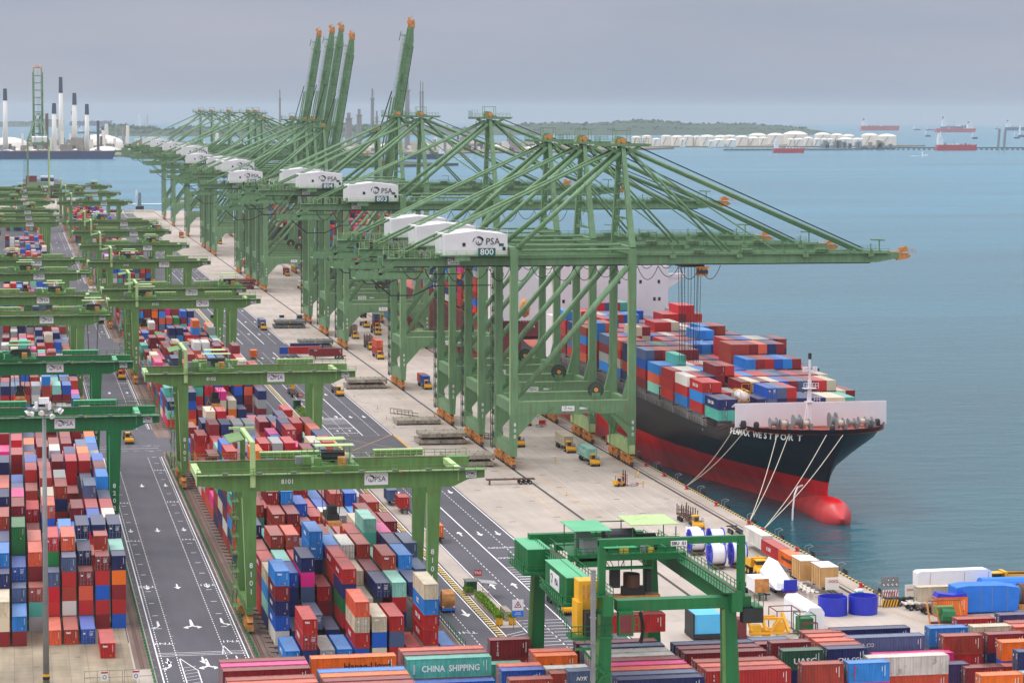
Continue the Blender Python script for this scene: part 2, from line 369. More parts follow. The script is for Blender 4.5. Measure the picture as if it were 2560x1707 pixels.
strip(85.6, 515, 88.4, 530, .14, 'marky')
# apron lane dashes and yellow guide lines
for x in (133.5, 137.5, 141.5, 145.5, 149.5, 153.2): dashes(x, 545, 1500, .9, 1.6, .13, 'markf')
for x in (121.5, 123.2, 129.5, 131.0): dashes(x, 560, 1300, 4, .8, .12, 'marky')
for k in range(40): strip(121.5, 566+k*6, 124.8, 568+k*6, .12, 'markf')
for x in (155.2, 158.9): dashes(x, 470, 1500, 5, 2, .14, 'marky')
strip(157, 455, 163.5, 430, .22, 'marky')
for k in range(90):
    x = 109+(k % 5)*10.5+rnd.uniform(-1, 1); y = 470+(k//5)*24+rnd.uniform(-6, 6); strip(x, y, x+1.6, y, .5, 'groove')
structure(mk, 'road_markings')
# striped kerb between lane road and main road, kerb of the quay edge
m, n, l, b = newmat('black_yellow_stripes'); MT['stripe'] = m
t = n.new('ShaderNodeTexCoord'); sp = n.new('ShaderNodeSeparateXYZ'); l.new(t.outputs['Object'], sp.inputs[0])
fr = n.new('ShaderNodeMath'); fr.operation = 'PINGPONG'; fr.inputs[1].default_value = 1.0; l.new(sp.outputs[1], fr.inputs[0])
cc = n.new('ShaderNodeMath'); cc.operation = 'GREATER_THAN'; cc.inputs[1].default_value = .5; l.new(fr.outputs[0], cc.inputs[0])
l.new(ramp(n, l, cc.outputs[0], .4, lin(40, 40, 40), .6, lin(215, 185, 110)), b.inputs['Base Color']); b.inputs['Roughness'].default_value = .7
kb = MB(); kb.box(83.2, 428, 0, 84.3, 686, .15, 'stripe'); kb.box(83.2, 746, 0, 84.3, 975, .15, 'stripe'); kb.box(83.2, 1046, 0, 84.3, 1330, .15, 'stripe')
kb.box(161.55, 461.4, 0, 161.98, 2348, .28, 'stripe'); kb.box(85, 447, 0, 88.5, 685, .12, 'apron')
structure(kb, 'kerb')
rl = MB()
for y0, y1 in BLK:
    for x in (20.6, 20.95, 41.0, 41.35, 73.2): rl.box(x-.08, y0, .018, x+.08, y1, .12, 'rail')
    rl.box(42.2, y0, .018, 42.35, y1, .06, 'groove'); rl.box(-12.1, y0, .018, -11.9, y1, .12, 'rail')
for x in (126, 157): rl.box(x-.35, 380 if x == 126 else 462, .004, x+.35, 2340, .03, 'groove'); rl.box(x-.06, 380 if x == 126 else 462, .03, x+.06, 2340, .1, 'rail')
rl.box(158.1, 462, .004, 158.35, 2340, .02, 'groove'); rl.box(40.2, 430, .018, 40.28, 686, .05, 'groove')
structure(rl, 'crane_rails')
# sleepers beside the near rail bed
sl_ = MB()
for y0, y1 in BLK[:3]:
    for k in range(int((y1-y0)/4.2)): sl_.box(42.7, y0+k*4.2, .018, 44.9, y0+k*4.2+2.0, .2, 'track')
structure(sl_, 'concrete_sleepers')
MT['stairs'] = paint('weathered_stair_steel', lin(84, 104, 88), .7, .2, .8, .2)
# ------------------------------------------------------------------ ship-to-shore cranes (local x from landside rail, y from front legs)
def sts(label, y, zb=52, za=82.3, up=False, num=None, det=True, blen=72, loc_x=126, house=True, rz=0, name='quay_crane', cat='quay crane', tint='green'):
    t = thing(name, label, cat, (loc_x, y, 0), rz, 'green quay cranes along the wharf')
    g = tint; W = 31.0; D = 21.0; HZ = zb
    for sx in (0, W):
        for sy in (0, D):
            b = MB()
            b.bar((sx, sy, 3.4), (sx, sy, 8.5), 1.5, 1.4, g, up=(0, 1, 0), w2=2.0, h2=1.6)
            b.bar((sx, sy, 8.5), (sx, sy, HZ+4.5), 2.0, 1.6, g, up=(0, 1, 0), w2=1.9, h2=1.5)
            s_ = 1 if sx == 0 else -1
            # gusset between leg and portal beam
            b.prism([(sx+s_*.95, 8.5), (sx+s_*6.2, 14.3), (sx+s_*.95, 14.3)], sy-.7, sy+.7, 'y', g)
            b.prism([(sx+s_*.95, 17.5), (sx+s_*2.6, 17.5), (sx+s_*.95, 24)], sy-.6, sy+.6, 'y', g)
            if sy == 0: b.bar((sx-1.02*(1 if sx == 0 else 1), sy, 14), (sx-1.02, sy, HZ-1), .04, 1.5, 'greenl', up=(0, 1, 0))  # lighter sheet paints the daylight on the leg's left face
            lg = b.build('leg', t)
            if num and sy == 0: 
                for i, ch in enumerate(num): text(ch, 1.25, 'wtxt', lg, (sx+.15, -.88, 11.6-i*1.55), bold=.02)
    for sx in (0, W):
        b = MB(); b.prism([(-1, 3.4), (D+3.5, 3.4), (D+3.5, 5.2), (D-3, 6.4), (3, 6.4), (-1, 5.6)], sx-.75, sx+.75, 'x', 'greenl' if sx else g)
        if det: b.rail((sx-.8, 2, 6.4), (sx-.8, D, 6.4), g)
        b.build('sill_beam', t)
        for ys in (-1.4, D-8.6):
            b = MB()
            b.prism([(ys, 2.6), (ys+11.5, 2.6), (ys+7.5, 3.6), (ys+4, 3.6)], sx-.5, sx+.5, 'x', 'orange')
            for k in range(2):
                y0 = ys+k*5.9; b.prism([(y0+.4, 1.4), (y0+5.2, 1.4), (y0+3.2, 2.5), (y0+2.4, 2.5)], sx-.45, sx+.45, 'x', 'orange'); b.bar((sx-.5, y0+1, 1.2), (sx-.5, y0+2.6, 3.2), .18, .3, 'orange'); b.bar((sx-.5, y0+4.6, 1.2), (sx-.5, y0+3.0, 3.2), .18, .3, 'orange')
                for j in range(4):
                    c = y0+.8+j*1.33; b.tube((sx-.25, c, .42), (sx+.25, c, .42), .4, 'dark', 10); b.box(sx-.5, c-.38, .55, sx+.5, c+.38, 1.25+.3*(j % 2), 'orange' if j % 2 else 'chassis')  # brown blocks among the orange paint in the shaded gaps of the bogie
                    b.tube((sx-.6, c, 1.0), (sx-.6, c, 2.1), .22, 'orange', 6)
            b.build('bogie', t)
    for sy in (0, D):
        b = MB(); b.box(.95, sy-.8, 14.2, W-.95, sy+.8, 17.6, g)
        b.box(1.2, sy-.86, 17.45, W-1.2, sy-.8, 17.6, 'greenl')
        if det: b.rail((4, sy-.8, 17.6), (W-3, sy-.8, 17.6), g)
        if sy == 0:
            b.bar((5.8, -.95, 13.6), (10.5, -.95, 16.3), .3, .3, g); b.bar((W-14, -.95, 16.8), (W-9.3, -.95, 14.3), .3, .3, g); b.bar((W-9.3, -.95, 14.3), (W-4.6, -.95, 14.3), .3, .3, g); b.bar((W-4.6, -.95, 14.3), (W-.5, -.95, 11.2), .3, .3, g)
        pb = b.build('portal_beam', t)
        if sy == 0:
            psa_sign(pb, 12.4, -.82, 14.9, 3.3, 1.3)
            b = MB(); b.box(17.1, -.87, 15.3, 19.4, -.82, 15.85, 'sign'); b.build('name_plate', pb)
        b = MB(); b.tube((.9, sy, 18.5), (W-1.2, sy, HZ-.2), .78, g, 12); smooth(b.build('diagonal_brace', t))
    for sx in (0, W):
        b = MB(); b.box(sx-.8, .8, 14.4, sx+.8, D-.8, 17.2, g); b.box(sx-.8, .8, HZ+3.0, sx+.8, D-.8, HZ+4.9, g)
        if sx: b.bar((sx, 1, 6.2), (sx, 8, 14.3), .8, .8, g); b.bar((sx, D-1, 6.2), (sx, D-8, 14.3), .8, .8, g)
        b.build('cross_beam', t)
    # cable reel on the portal
    b = MB(); b.tube((W-9.5, -.3, 20.2), (W-9.5, .3, 20.2), 2.1, 'dark', 28)
    for k in range(28):
        a = 2*PI*k/28; b.bar((W-9.5+.9*math.cos(a), -.38, 20.2+.9*math.sin(a)), (W-9.5+2.25*math.cos(a), -.38, 20.2+2.25*math.sin(a)), .06, .06, g)
    b.box(W-10.6, -.6, 17.6, W-8.4, .7, 19.4, g); b.tube((W-9.5, -.6, 20.2), (W-9.5, .5, 20.2), .6, 'orange', 10)
    b.build('cable_reel', t)
    # stair tower behind the landside rear leg
    b = MB(); zz = 3.0; k = 0
    for px in (-1.3, 1.3):
        for py in (D+1.6, D+4.2): b.bar((px, py, 2.6), (px, py, HZ), .2, .2, 'stairs')
    while zz < HZ-3:
        a, c = (-1, 1) if k % 2 else (1, -1)
        b.stairs((a, D+2.9, zz), (c, D+2.9, zz+3), .8, 'stairs'); b.box(-1.5, D+1.5, zz-.12, 1.5, D+4.3, zz, 'stairs'); b.bar((-1.3, D+1.6, zz), (1.3, D+1.6, zz+3), .12, .12, 'stairs')
        b.rail((-1.5, D+1.5, zz), (1.5, D+1.5, zz), 'stairs', step=1.5, t=.12); zz += 3; k += 1
    b.build('stair_tower', t)
    # trolley girder
    b = MB()
    for gy in (6.4, 14.2):
        b.prism([(-33, HZ+.2), (-31, HZ), (W+2, HZ), (W+2, HZ+2.7), (-14, HZ+2.7), (-22, HZ+2.1), (-33, HZ+2.1)], gy-.65, gy+.65, 'y', g)
        b.box(-31, gy-.75, HZ-.3, W+2, gy+.75, HZ-.02, 'dark')
    for x in (-32, -24, -6, 12, 22): b.box(x, 7.05, HZ+.4, x+1.0, 13.55, HZ+1.7, g)
    b.rail((-32, 5.3, HZ+2.1), (-21, 5.3, HZ+2.1), g); b.rail((0, 5.3, HZ+2.7), (W, 5.3, HZ+2.7), g); b.rail((-33, 15.5, HZ+2.1), (W, 15.5, HZ+2.7), g)
    b.box(-33, 4.9, HZ+1.95, W, 5.7, HZ+2.06, g); b.box(-33, 15, HZ+1.95, W, 15.8, HZ+2.06, g)
    b.tube((2, 4.3, HZ+5.2), (W-2, 4.3, HZ+5.2), .32, g, 8); b.tube((2, -.9, HZ+4.3), (W-1, -.9, HZ+4.3), .28, g, 8)
    for k in range(12):   # machinery clutter at the back reach
        x = -33+k*1.35; yy = rnd.uniform(4, 15); h = rnd.uniform(.6, 2.2); b.box(x, yy, HZ+2.1, x+rnd.uniform(.6, 1.2), yy+rnd.uniform(.7, 1.8), HZ+2.1+h, rnd.choice([g, g, 'dark', 'grey']))
        b.rail((x, 4.8, HZ+2.1), (x+1.3, 4.8+rnd.uniform(-.5, 1), HZ+2.1+rnd.uniform(0, .8)), g, step=1.3)
        b.bar((x, 4.6, HZ+2.1), (x, 4.6, HZ+2.1+rnd.uniform(1.5, 3.2)), .1, .1, 'greenl'); b.bar((x, 4.6, HZ+4.2), (x+1.1, 4.6, HZ+4.0), .1, .1, 'greenl')
    gd = b.build('trolley_girder', t)
    b = MB(); b.box(-16.2, 5.6, HZ+.35, -13.2, 5.7, HZ+2.3, 'sign'); z_ = b.build('maker_plate', gd)
    text('ZPMC', 1.05, 'blue_ink', z_, (-14.7, 5.58, HZ+1.6), ext=.01, bold=.02); text('上海振华港机', .42, 'ink', z_, (-14.7, 5.58, HZ+.75), ext=.01)
    # hanging service platform under the back reach
    b = MB(); b.box(-40, 5.4, HZ-3.2, -21, 6.0, HZ-1.6, g); b.box(-40, 14.4, HZ-3.2, -21, 15, HZ-1.6, g); b.box(-40, 5.4, HZ-3.3, -21, 15, HZ-3.15, g)
    b.rail((-40, 5.2, HZ-1.6), (-21, 5.2, HZ-1.6), g); b.rail((-40, 5.2, HZ-1.6), (-40, 15, HZ-1.6), g)
    b.bar((-36, 5.6, HZ-3.2), (-31, 5.6, HZ-7.4), .35, .35, 'dark'); b.bar((-31, 5.6, HZ-7.4), (-25, 5.6, HZ-7.4), .3, .3, 'dark'); b.bar((-25, 5.6, HZ-7.4), (-20, 5.6, HZ-5), .3, .3, 'dark'); b.bar((-20, 5.6, HZ-5), (-5, 5.6, HZ-5), .25, .25, 'dark')
    for x in (-32, -22): b.bar((x, 5.7, HZ-1.6), (x+3.5, 5.7, HZ+1.8), .45, .45, g)
    b.bar((-34, 5.7, HZ-2), (-27.5, 5.7, HZ+2.6), .6, .9, g); b.build('service_platform', t)
    # machinery house
    if house:
        z0 = HZ+3.0; b = MB(); x0, x1 = -17.6, -1.3
        b.prism([(x0, z0), (x1, z0), (x1, z0+5.2), ((x0+x1)/2, z0+6.1), (x0, z0+5.2)], 2.2, 17.0, 'y', 'white')
        b.box(x0-.8, 1.2, z0-.35, x1+.4, 17.6, z0-.05, g); b.rail((x0+.2, 1.3, z0-.05), (x1, 1.3, z0-.05), 'greenl')
        b.box(x0+2.5, 1.5, z0-1.5, x0+6.5, 2.6, z0-.35, g)
        b.rail((x0, 2.3, z0+5.2), ((x0+x1)/2, 2.3, z0+6.1), 'sign', t=.07); b.rail(((x0+x1)/2, 2.3, z0+6.1), (x1, 2.3, z0+5.2), 'sign', t=.07)
        for x in (x0+3.0, x0+6, x0+10, x0+13): b.box(x, 2.14, z0, x+.08, 2.2, z0+5.2, 'sign')
        h = b.build('machinery_house', t)
        for wx, wz in ((x0+4.6, z0+2.2), (x1-1.3, z0+1.1)):
            b = MB(); b.box(wx, 2.08, wz, wx+.8, 2.19, wz+.9, 'glass'); b.build('window', h)
        b = MB(); b.box(x1-2.2, 2.06, z0+2.2, x1-1.0, 2.16, z0+2.9, 'teal'); b.build('vent', h)
        psa_sign(h, x0+6.4, 2.12, z0+1.5, 9.2, 3.9, 'company_mark', False)
        if num:
            b = MB(); b.box(x0+8.5, 1.16, z0-.35, x0+13.0, 1.24, z0+1.75, 'teal'); p_ = b.build('number_board', h)
            text(num, 2.15, 'wtxt', p_, (x0+10.75, 1.12, z0+.72), sx=1.1, bold=.02)
    # mast (A frame) and platform
    b = MB(); top = za; cx = W-.6
    for sy, ty in ((0, 8.6), (D, 12.4)):
        b.bar((W, sy, HZ+4.5), (cx, ty, top), 1.5, 1.6, g, up=(0, 1, 0), w2=1.1, h2=1.1)
    for k in range(5):
        f0 = .12+.17*k; ya = 8.6*f0; yb = D-(D-12.4)*f0; z_ = HZ+4.5+(top-HZ-4.5)*f0
        b.bar((W-.3, ya, z_), (W-.3, yb, z_), .5, .5, g)
    for k in range(6):
        f0 = .1+.14*k; z_ = HZ+5+(top-HZ-5)*f0; yo = 9.5
        b.stairs((W-1.6, yo+(1.2 if k % 2 else -1.2), z_), (W-1.6, yo+(-1.2 if k % 2 else 1.2), z_+3.6), .7, g); b.box(W-2.4, yo-1.9, z_-.06, W-.9, yo+1.9, z_, g); b.rail((W-2.4, yo-1.9, z_), (W-.9, yo-1.9, z_), g, step=1)
    ms = smooth(b.build('mast', t)) if False else b.build('mast', t)
    b = MB()
    b.prism([(cx-6.5, top+.3), (cx+6.8, top+.3), (cx+7.6, top+.9), (cx+4, top+1.0), (cx-6.5, top+.9)], 7.4, 8.0, 'y', g)
    b.prism([(cx-6.5, top+.3), (cx+6.8, top+.3), (cx+7.6, top+.9), (cx+4, top+1.0), (cx-6.5, top+.9)], 13.0, 13.6, 'y', g)
    b.box(cx-6.5, 7.4, top+.25, cx+6.8, 13.6, top+.35, g)
    b.bar((cx-4.5, 8, top+.3), (cx, 9, top-2.2), .8, .8, g); b.bar((cx+4.5, 8, top+.3), (cx, 9, top-2.2), .8, .8, g)
    b.rail((cx-6.4, 7.4, top+.9), (cx-1, 7.4, top+.9), g, 1.2, 1.2); b.rail((cx+1.6, 7.4, top+.9), (cx+6.5, 7.4, top+1.0), g, 1.2, 1.2); b.rail((cx-6.4, 7.4, top+.9), (cx-6.4, 13.5, top+.9), g, 2.0, 1.5)
    for a_ in ((-1.9, 1.9),):
        for yy in (8.6, 12.2):
            for x in a_: b.bar((cx+x, yy, top+.9), (cx+x, yy, top+4.3), .14, .14, g)
            b.bar((cx-1.9, yy, top+4.3), (cx+1.9, yy, top+4.3), .16, .16, g)
    for x in (-6, -5.2, -4.4): b.bar((cx+x, 8, top+.9), (cx+x, 8, top+3.4), .09, .09, g)
    b.prism([(cx-2.2, top+.9), (cx+1.4, top+.9), (cx+.4, top+2.6), (cx-1.4, top+2.9)], 9, 12, 'y', g)
    b.tube((cx+.2, 8.3, top+1.7), (cx+.2, 9.1, top+1.7), .75, 'orange', 12); b.box(cx-1.6, 8.5, top+.9, cx-.6, 9.0, top+2.1, 'orange')
    b.build('mast_platform', ms)
    # stays
    def stay(nm, pts, r):
        b = MB()
        for p, q_ in pts: b.tube(p, q_, r, g, 8)
        return smooth(b.build(nm, t))
    P0 = top-.3
    for sy in (8.2, 12.8):
        stay('rear_stay', [((cx-1, sy, P0), (-28, 6.4 if sy < 10 else 14.2, HZ+3.0))], .34)
        stay('mast_brace', [((cx-.8, sy, P0-1.2), (1.0, .6 if sy < 10 else D-.6, HZ+4.8))], .62)
    # boom
    b = MB(); Lb = blen
    for gy in (6.4, 14.2):
        b.prism([(0, -1.35), (Lb-6, -1.35), (Lb, -.3), (Lb, 1.2), (Lb-8, 1.45), (0, 1.45)], gy-.6, gy+.6, 'y', g)
        b.box(0, gy-.7, -1.62, Lb-8, gy+.7, -1.37, 'dark')
    for k in range(10): x = 2+k*(Lb-5)/9.5; b.box(x, 7.0, -.9, x+.7, 13.6, .4, g)
    b.box(0, 4.9, 1.0, Lb-3, 5.75, 1.12, g); b.rail((0, 4.9, 1.12), (Lb-3, 4.9, 1.12), g); b.rail((0, 15.6, 1.45), (Lb-3, 15.6, 1.45), g)
    b.box(0, 14.9, 1.5, Lb-3, 15.7, 1.62, g)
    for k in range(11):
        x = 4+k*(Lb-12)/10
        b.box(x, 5.2, 1.1, x+.5, 5.6, 2.0, g)
        if k % 3 == 1: b.bar((x, 5.4, 1.4), (x, 5.4, 3.6), .25, .25, g); b.box(x-.8, 4.6, .2, x+.8, 5.7, 1.1, g)
    for x in (Lb*.24, Lb*.42, Lb*.7):
        b.box(x-1.4, 5, 1.4, x+1.4, 6.8, 2.4, g); b.rail((x-2, 4.7, 1.4), (x+2, 4.7, 1.4), g, 1.6, 1)
    b.bar((Lb*.29, 14.5, 1.4), (Lb*.29, 14.5, 4.2), .2, .2, g); b.bar((Lb*.29, 14.5, 4.2), (Lb*.29-2.6, 14.5, 4.4), .2, .2, g)
    b.bar((Lb-4, 10, 1.4), (Lb-4, 10, 4.4), .3, .3, g); b.bar((Lb-6.5, 10, 4.4), (Lb-2.5, 10, 4.2), .35, .35, g)
    bo = b.build('boom', t, (W+2, 0, HZ+1.35))
    b = MB(); b.prism([(Lb-.5, -.9), (Lb+2.4, -.5), (Lb+3.6, .2), (Lb+2.4, 1.0), (Lb-.5, 1.1)], 6, 7.2, 'y', 'orange'); b.prism([(Lb-.5, -.9), (Lb+2.4, -.5), (Lb+3.6, .2), (Lb+2.4, 1.0), (Lb-.5, 1.1)], 13.6, 14.8, 'y', 'orange'); b.box(Lb+1.4, 7.2, -.3, Lb+2.4, 13.6, .6, 'orange')
    for k in range(5): b.rail((Lb-.5+k, 5.4, 1.2), (Lb+.5+k, 5.2, 1.2-.1*k), 'orange', 1.0, 1); b.box(Lb+.3+k*.8, 6+k*1.2, 1.2, Lb+1+k*.8, 7+k*1.2, 1.9+rnd.random(), 'orange')
    b.build('boom_tip', bo)
    if up:
        bo.rotation_euler = (0, -R(80.6), 0)
        st = [((cx+1, 8.4+k*1.3, top+1.2), (W+2+blen*.62*math.cos(R(80.6))-4.0, 8.4+k*1.3, HZ+1.3+blen*.62)) for k in range(3)]
        b = MB()
        for p, q_ in st: b.tube(p, q_, .09, 'dark', 4)
        b.build('hoist_rope', t)
        b = MB()
        for yy in (6.4, 14.2): b.path([(3, yy, 2.8), (20, yy, 3.6), (44, yy, 3.1)], .3, g, 6)
        b.build('folded_forestay', bo)
    else:
        hz = HZ+1.35
        for xe, rr_ in ((W+2+blen*.36, .30), (W+2+blen*.86, .42)):
            for sy, ey in ((8.2, 6.4), (12.8, 14.2)):
                stay('forestay', [((cx+1.2, sy, P0), (xe, ey, hz+1.6))], rr_)
        b = MB()
        for k in range(3): b.tube((cx+1.5, 9.2+k, top+1.4), (W+2+blen*.88, 9.2+k, hz+2.2), .08, 'dark', 4)
        b.tube((cx+1.2, 10.5, P0-1), (W+2+blen*.55, 10.5, hz+1.5), .2, g, 5)
        b.build('hoist_rope', t)
    # festoon cables under the girder
    b = MB()
    for k in range(15 if not up else 9):
        x0 = -28+k*5.6; pts = [(x0+5.6*i/8, 5.3, HZ-.4-3.6*(1-((i-4)/4)**2)*(1 if k % 3 else .8)) for i in range(9)]; b.path(pts, .09, 'dark', 4)
    b.build('festoon_cable', t)
    return t
def trolley(parent, x, zb, rope=0, spread=False):
    b = MB(); b.box(x-3, 6.6, zb-.9, x+3, 14, zb-.35, 'dark'); b.box(x-2.6, 6.4, zb+.1, x+2.6, 14.2, zb+.9, 'grey')
    o = b.build('trolley', parent)
    b = MB(); b.box(x+1.2, 5.6, zb-3.2, x+3.6, 8.2, zb-1.0, 'orange'); b.box(x+1.1, 5.5, zb-2.6, x+3.7, 6.6, zb-1.6, 'glass'); b.box(x+.4, 5.2, zb-1.0, x+4.2, 8.4, zb-.8, 'orange'); b.build('operator_cab', o)
    if rope:
        b = MB()
        for dx in (-2.6, -1.9, -.9, .9, 1.9, 2.6):
            for dy in (8.5, 12): b.tube((x+dx, dy, zb-.8), (x+dx*.8, dy, zb-rope), .07, 'dark', 4)
        b.build('hoist_rope', o)
    if spread:
        b = MB(); zz = zb-rope; b.box(x-2, 7, zz-1.2, x+2, 13.5, zz-.5, 'orange'); b.box(x-1, 8.5, zz-.5, x+1, 12, zz+.7, 'dark'); b.build('spreader', o)
c800 = sts('nearest quay crane, numbered 800, its lowered boom reaching farthest right over the sea', 646, num='800')
trolley(c800, 49, 52, 26)
sts('quay crane numbered 801 with lowered boom, just behind crane 800', 692, num='801', blen=67)
sts('quay crane numbered 802 with lowered boom, third from the camera', 739.5, num='802', blen=62)
sts('tall quay crane numbered 803 with lowered boom and white machinery house standing alone', 835.5, zb=59, za=88.6, num='803', blen=76)
sts('tall quay crane numbered 804 with lowered boom, fifth from the camera', 981, zb=59, za=88.6, num='804', blen=76)
sts('tall quay crane 805 with lowered boom, directly behind crane 804', 1041.5, zb=59, za=88.6, num='805', blen=66)
cu = sts('quay crane with raised boom standing apart, rightmost of the raised booms', 1101.5, up=True, num='806', blen=75)
dup(cu, (126, 1298, 0), 0, 'quay crane numbered 807, nearest of the cluster of four raised booms')
cm = sts('quay crane with raised boom, second in the cluster of four raised booms', 1342.5, zb=56.5, za=85.3, up=True, num='808', blen=76)
dup(cm, (126, 1382, 0), 0, 'quay crane with raised boom, third in the cluster of four raised booms')
dup(cm, (126, 1442.5, 0), 0, 'quay crane with raised boom, farthest and leftmost in the cluster of four raised booms')
c11 = sts('quay crane numbered 811 with lowered boom and small white house', 1621, zb=55, za=85, num='811', blen=72)
fh = sts('distant tall quay crane with lowered boom, directly behind crane 811', 1664, zb=59, za=88.6, num=None, blen=74, det=False)
for yy, nm in ((1712, 'distant tall quay crane, second behind crane 811'), (1870, 'distant tall quay crane, third behind crane 811'), (2035, 'distant tall quay crane, second from the far end of the wharf'), (2158, 'quay crane at the far end of the wharf, leftmost white house')):
    dup(fh, (126, yy, 0), 0, nm)
e = sts('quay crane with raised boom at the far left, facing the camera over the yard cranes', 2640, zb=55, za=84, up=True, det=False, loc_x=-14, rz=0, blen=76)
e.rotation_euler = (0, 0, R(90)); e.location = (38.8, 2640, 0); e['group'] = 'green quay cranes along the wharf'
# ------------------------------------------------------------------ rail mounted yard cranes
def rmg(label, x, y, num=None, col='yard', coll='greenl', tx=12, det=True, rope=9.0, hoist=True, load=None):
    t = thing('yard_crane', label, 'yard crane', (x, y, 0), 0, 'green yard cranes over the container blocks')
    g = col; BY = (0, 16.4)
    for k, by in enumerate(BY):
        b = MB()
        b.prism([(-9.4, 26.3), (-6.5, 25.95), (-3.4, 25.1), (36.0, 25.1), (38.8, 26.4), (41.7, 26.6), (41.7, 28.2), (-9.4, 28.2)], by, by+1.5, 'y', g)
        b.box(-9.4, by+(.0 if k else .9), 28.2, 37.5, by+(.6 if k else 1.5), 28.34, 'rail')
        for xs in range(-6, 38, 4): b.box(xs, by-.03, 25.3, xs+.1, by, 28.1, g)
        if k == 0:
            b.box(-9.4, -1.3, 28.12, 41.7, -.02, 28.2, g); b.rail((-9.4, -1.3, 28.2), (41.7, -1.3, 28.2), g, 1.1, 2.0)
            for xs in range(-5, 38, 6): b.box(xs, -.9, 28.25, xs+1.0, -.4, 28.6, 'grey')
        else:
            b.box(-9.4, 18, 28.12, 41.7, 19, 28.2, g); b.rail((-9.4, 19, 28.2), (41.7, 19, 28.2), g, 1.1, 2.0)
        gd = b.build('girder', t)
        if k == 0:
            psa_sign(gd, 20.1, -.03, 25.75, 4.2, 2.15)
            b = MB(); b.box(38.3, -.12, 26.65, 40.2, -.03, 27.8, 'sign'); zp = b.build('maker_plate', gd)
            if det: text('ZPMC', .72, 'ink', zp, (39.25, -.14, 27.4), ext=.01, bold=.015); text('上海振华港机', .26, 'ink', zp, (39.25, -.14, 26.92), ext=.01)
            if num: text(num, 1.15, 'wtxt', gd, (6.5, -.05, 26.7), bold=.02)
            b = MB(); b.tube((26.5, -.35, 28.1), (26.5, -.1, 28.1), .28, 'yellow', 10); b.build('warning_light', gd)
    # tie beams and light end plates
    for xs, s_ in ((-9.4, 1), (36.9, 1)):
        b = MB(); b.prism([(1.5, 26.9), (16.4, 26.9), (16.4, 28.1), (1.5, 28.1)], xs, xs+1.1, 'x', coll)
        b.prism([(-.2, 26.2), (2.5, 26.6), (2.5, 28.15), (-.2, 28.15)], xs-.05, xs+.06, 'x', coll); b.build('end_beam', t)
    for sx in (-.25, 32.55):
        for k, by in enumerate(BY):
            b = MB(); yy = by+.75
            b.box(sx-1.3, by-.05, 24.1, sx+1.3, by+1.55, 25.1, g)
            b.bar((sx, yy, 24.1), (sx+(.35 if sx < 0 else -.35), yy, 4.6), 2.5, 1.4, g, up=(0, 1, 0), w2=1.75, h2=1.3)
            if k == 0: b.bar((sx-1.28, yy-.73, 24.1), (sx-.52 if sx < 0 else sx-1.22, yy-.68, 4.6), .14, .06, coll, up=(0, 1, 0))  # pale strip paints the lit left edge of the leg as colour
            lg = b.build('leg', t)
            if num and k == 0 and det:
                for i, ch in enumerate(num): text(ch, 1.3, 'wtxt', lg, (sx+(.3 if sx < 0 else -.25), -.04, 12.0-i*1.55 if sx < 0 else 13.5-i*1.55), bold=.02)
        b = MB(); b.box(sx-.6, -.5, 3.4, sx+.6, 18.4, 4.6, g); b.rail((sx-.9, 0, 4.6), (sx-.9, 18, 4.6), g); b.build('sill_beam', t)
        for by in (-1.2, 14.6):
            b = MB(); b.prism([(by, 2.2), (by+5, 2.2), (by+3.4, 3.4), (by+1.6, 3.4)], sx-.55, sx+.55, 'x', 'orange')
            for j in range(4):
                c = by+.5+j*1.35; b.tube((sx-.25, c, .45), (sx+.25, c, .45), .38, 'dark', 10); b.box(sx-.6, c-.42, .6, sx+.6, c+.42, 1.7+.4*(j % 2), 'orange'); b.tube((sx-.7, c, 1.1), (sx-.7, c, 2.6), .2, 'orange', 6)
            b.build('bogie', t)
    # stairs on the left legs
    b = MB(); zz = 4.6; k = 0
    while zz < 24:
        a, c = ((-2.6, 1.6) if k % 2 else (-2.6, 4.4)), ((-2.6, 4.4) if k % 2 else (-2.6, 1.6))
        b.stairs((a[0], a[1], zz), (c[0], c[1], zz+3.1), .7, g); b.box(-3.2, 1.0, zz-.06, -1.9, 5, zz, g); b.rail((-3.2, 1, zz), (-3.2, 5, zz), g, step=1.5); zz += 3.1; k += 1
    b.build('stair', t)
    # long equipment boxes beside the rear girder
    for xs in ((3.5, 14.5), (24.5, 33.5)):
        b = MB(); b.box(xs[0], 19.0, 28.3, xs[1], 20.4, 29.3, g); b.box(xs[0]-.1, 18.9, 29.3, xs[1]+.1, 20.5, 29.45, coll); b.rail((xs[0], 18.9, 28.3), (xs[1], 18.9, 28.3), coll, .9, 1.2); b.build('equipment_box', t)
    # trolley
    b = MB(); x0 = tx
    b.box(x0-4.2, 1.2, 28.5, x0+4.2, 3, 29.1, g); b.box(x0-4.2, 14.8, 28.5, x0+4.2, 16.6, 29.1, g); b.box(x0-4, 3, 28.6, x0-3, 15, 29.2, g); b.box(x0+3, 3, 28.6, x0+4, 15, 29.2, g)
    b.box(x0-4, 3, 28.9, x0+4, 15, 29.0, g); b.rail((x0-4.4, .9, 29.1), (x0+4.4, .9, 29.1), g, step=1.1); b.rail((x0-4.4, 16.8, 29.1), (x0+4.4, 16.8, 29.1), g, step=1.1)
    b.tube((x0-2, 6, 30.2), (x0+2, 6, 30.2), .9, 'dark', 12); b.tube((x0-1, 10, 30.0), (x0+2.6, 10, 30.0), .8, 'dark', 12); b.box(x0-.6, 7, 29.1, x0+.6, 8.4, 30.5, 'grey')
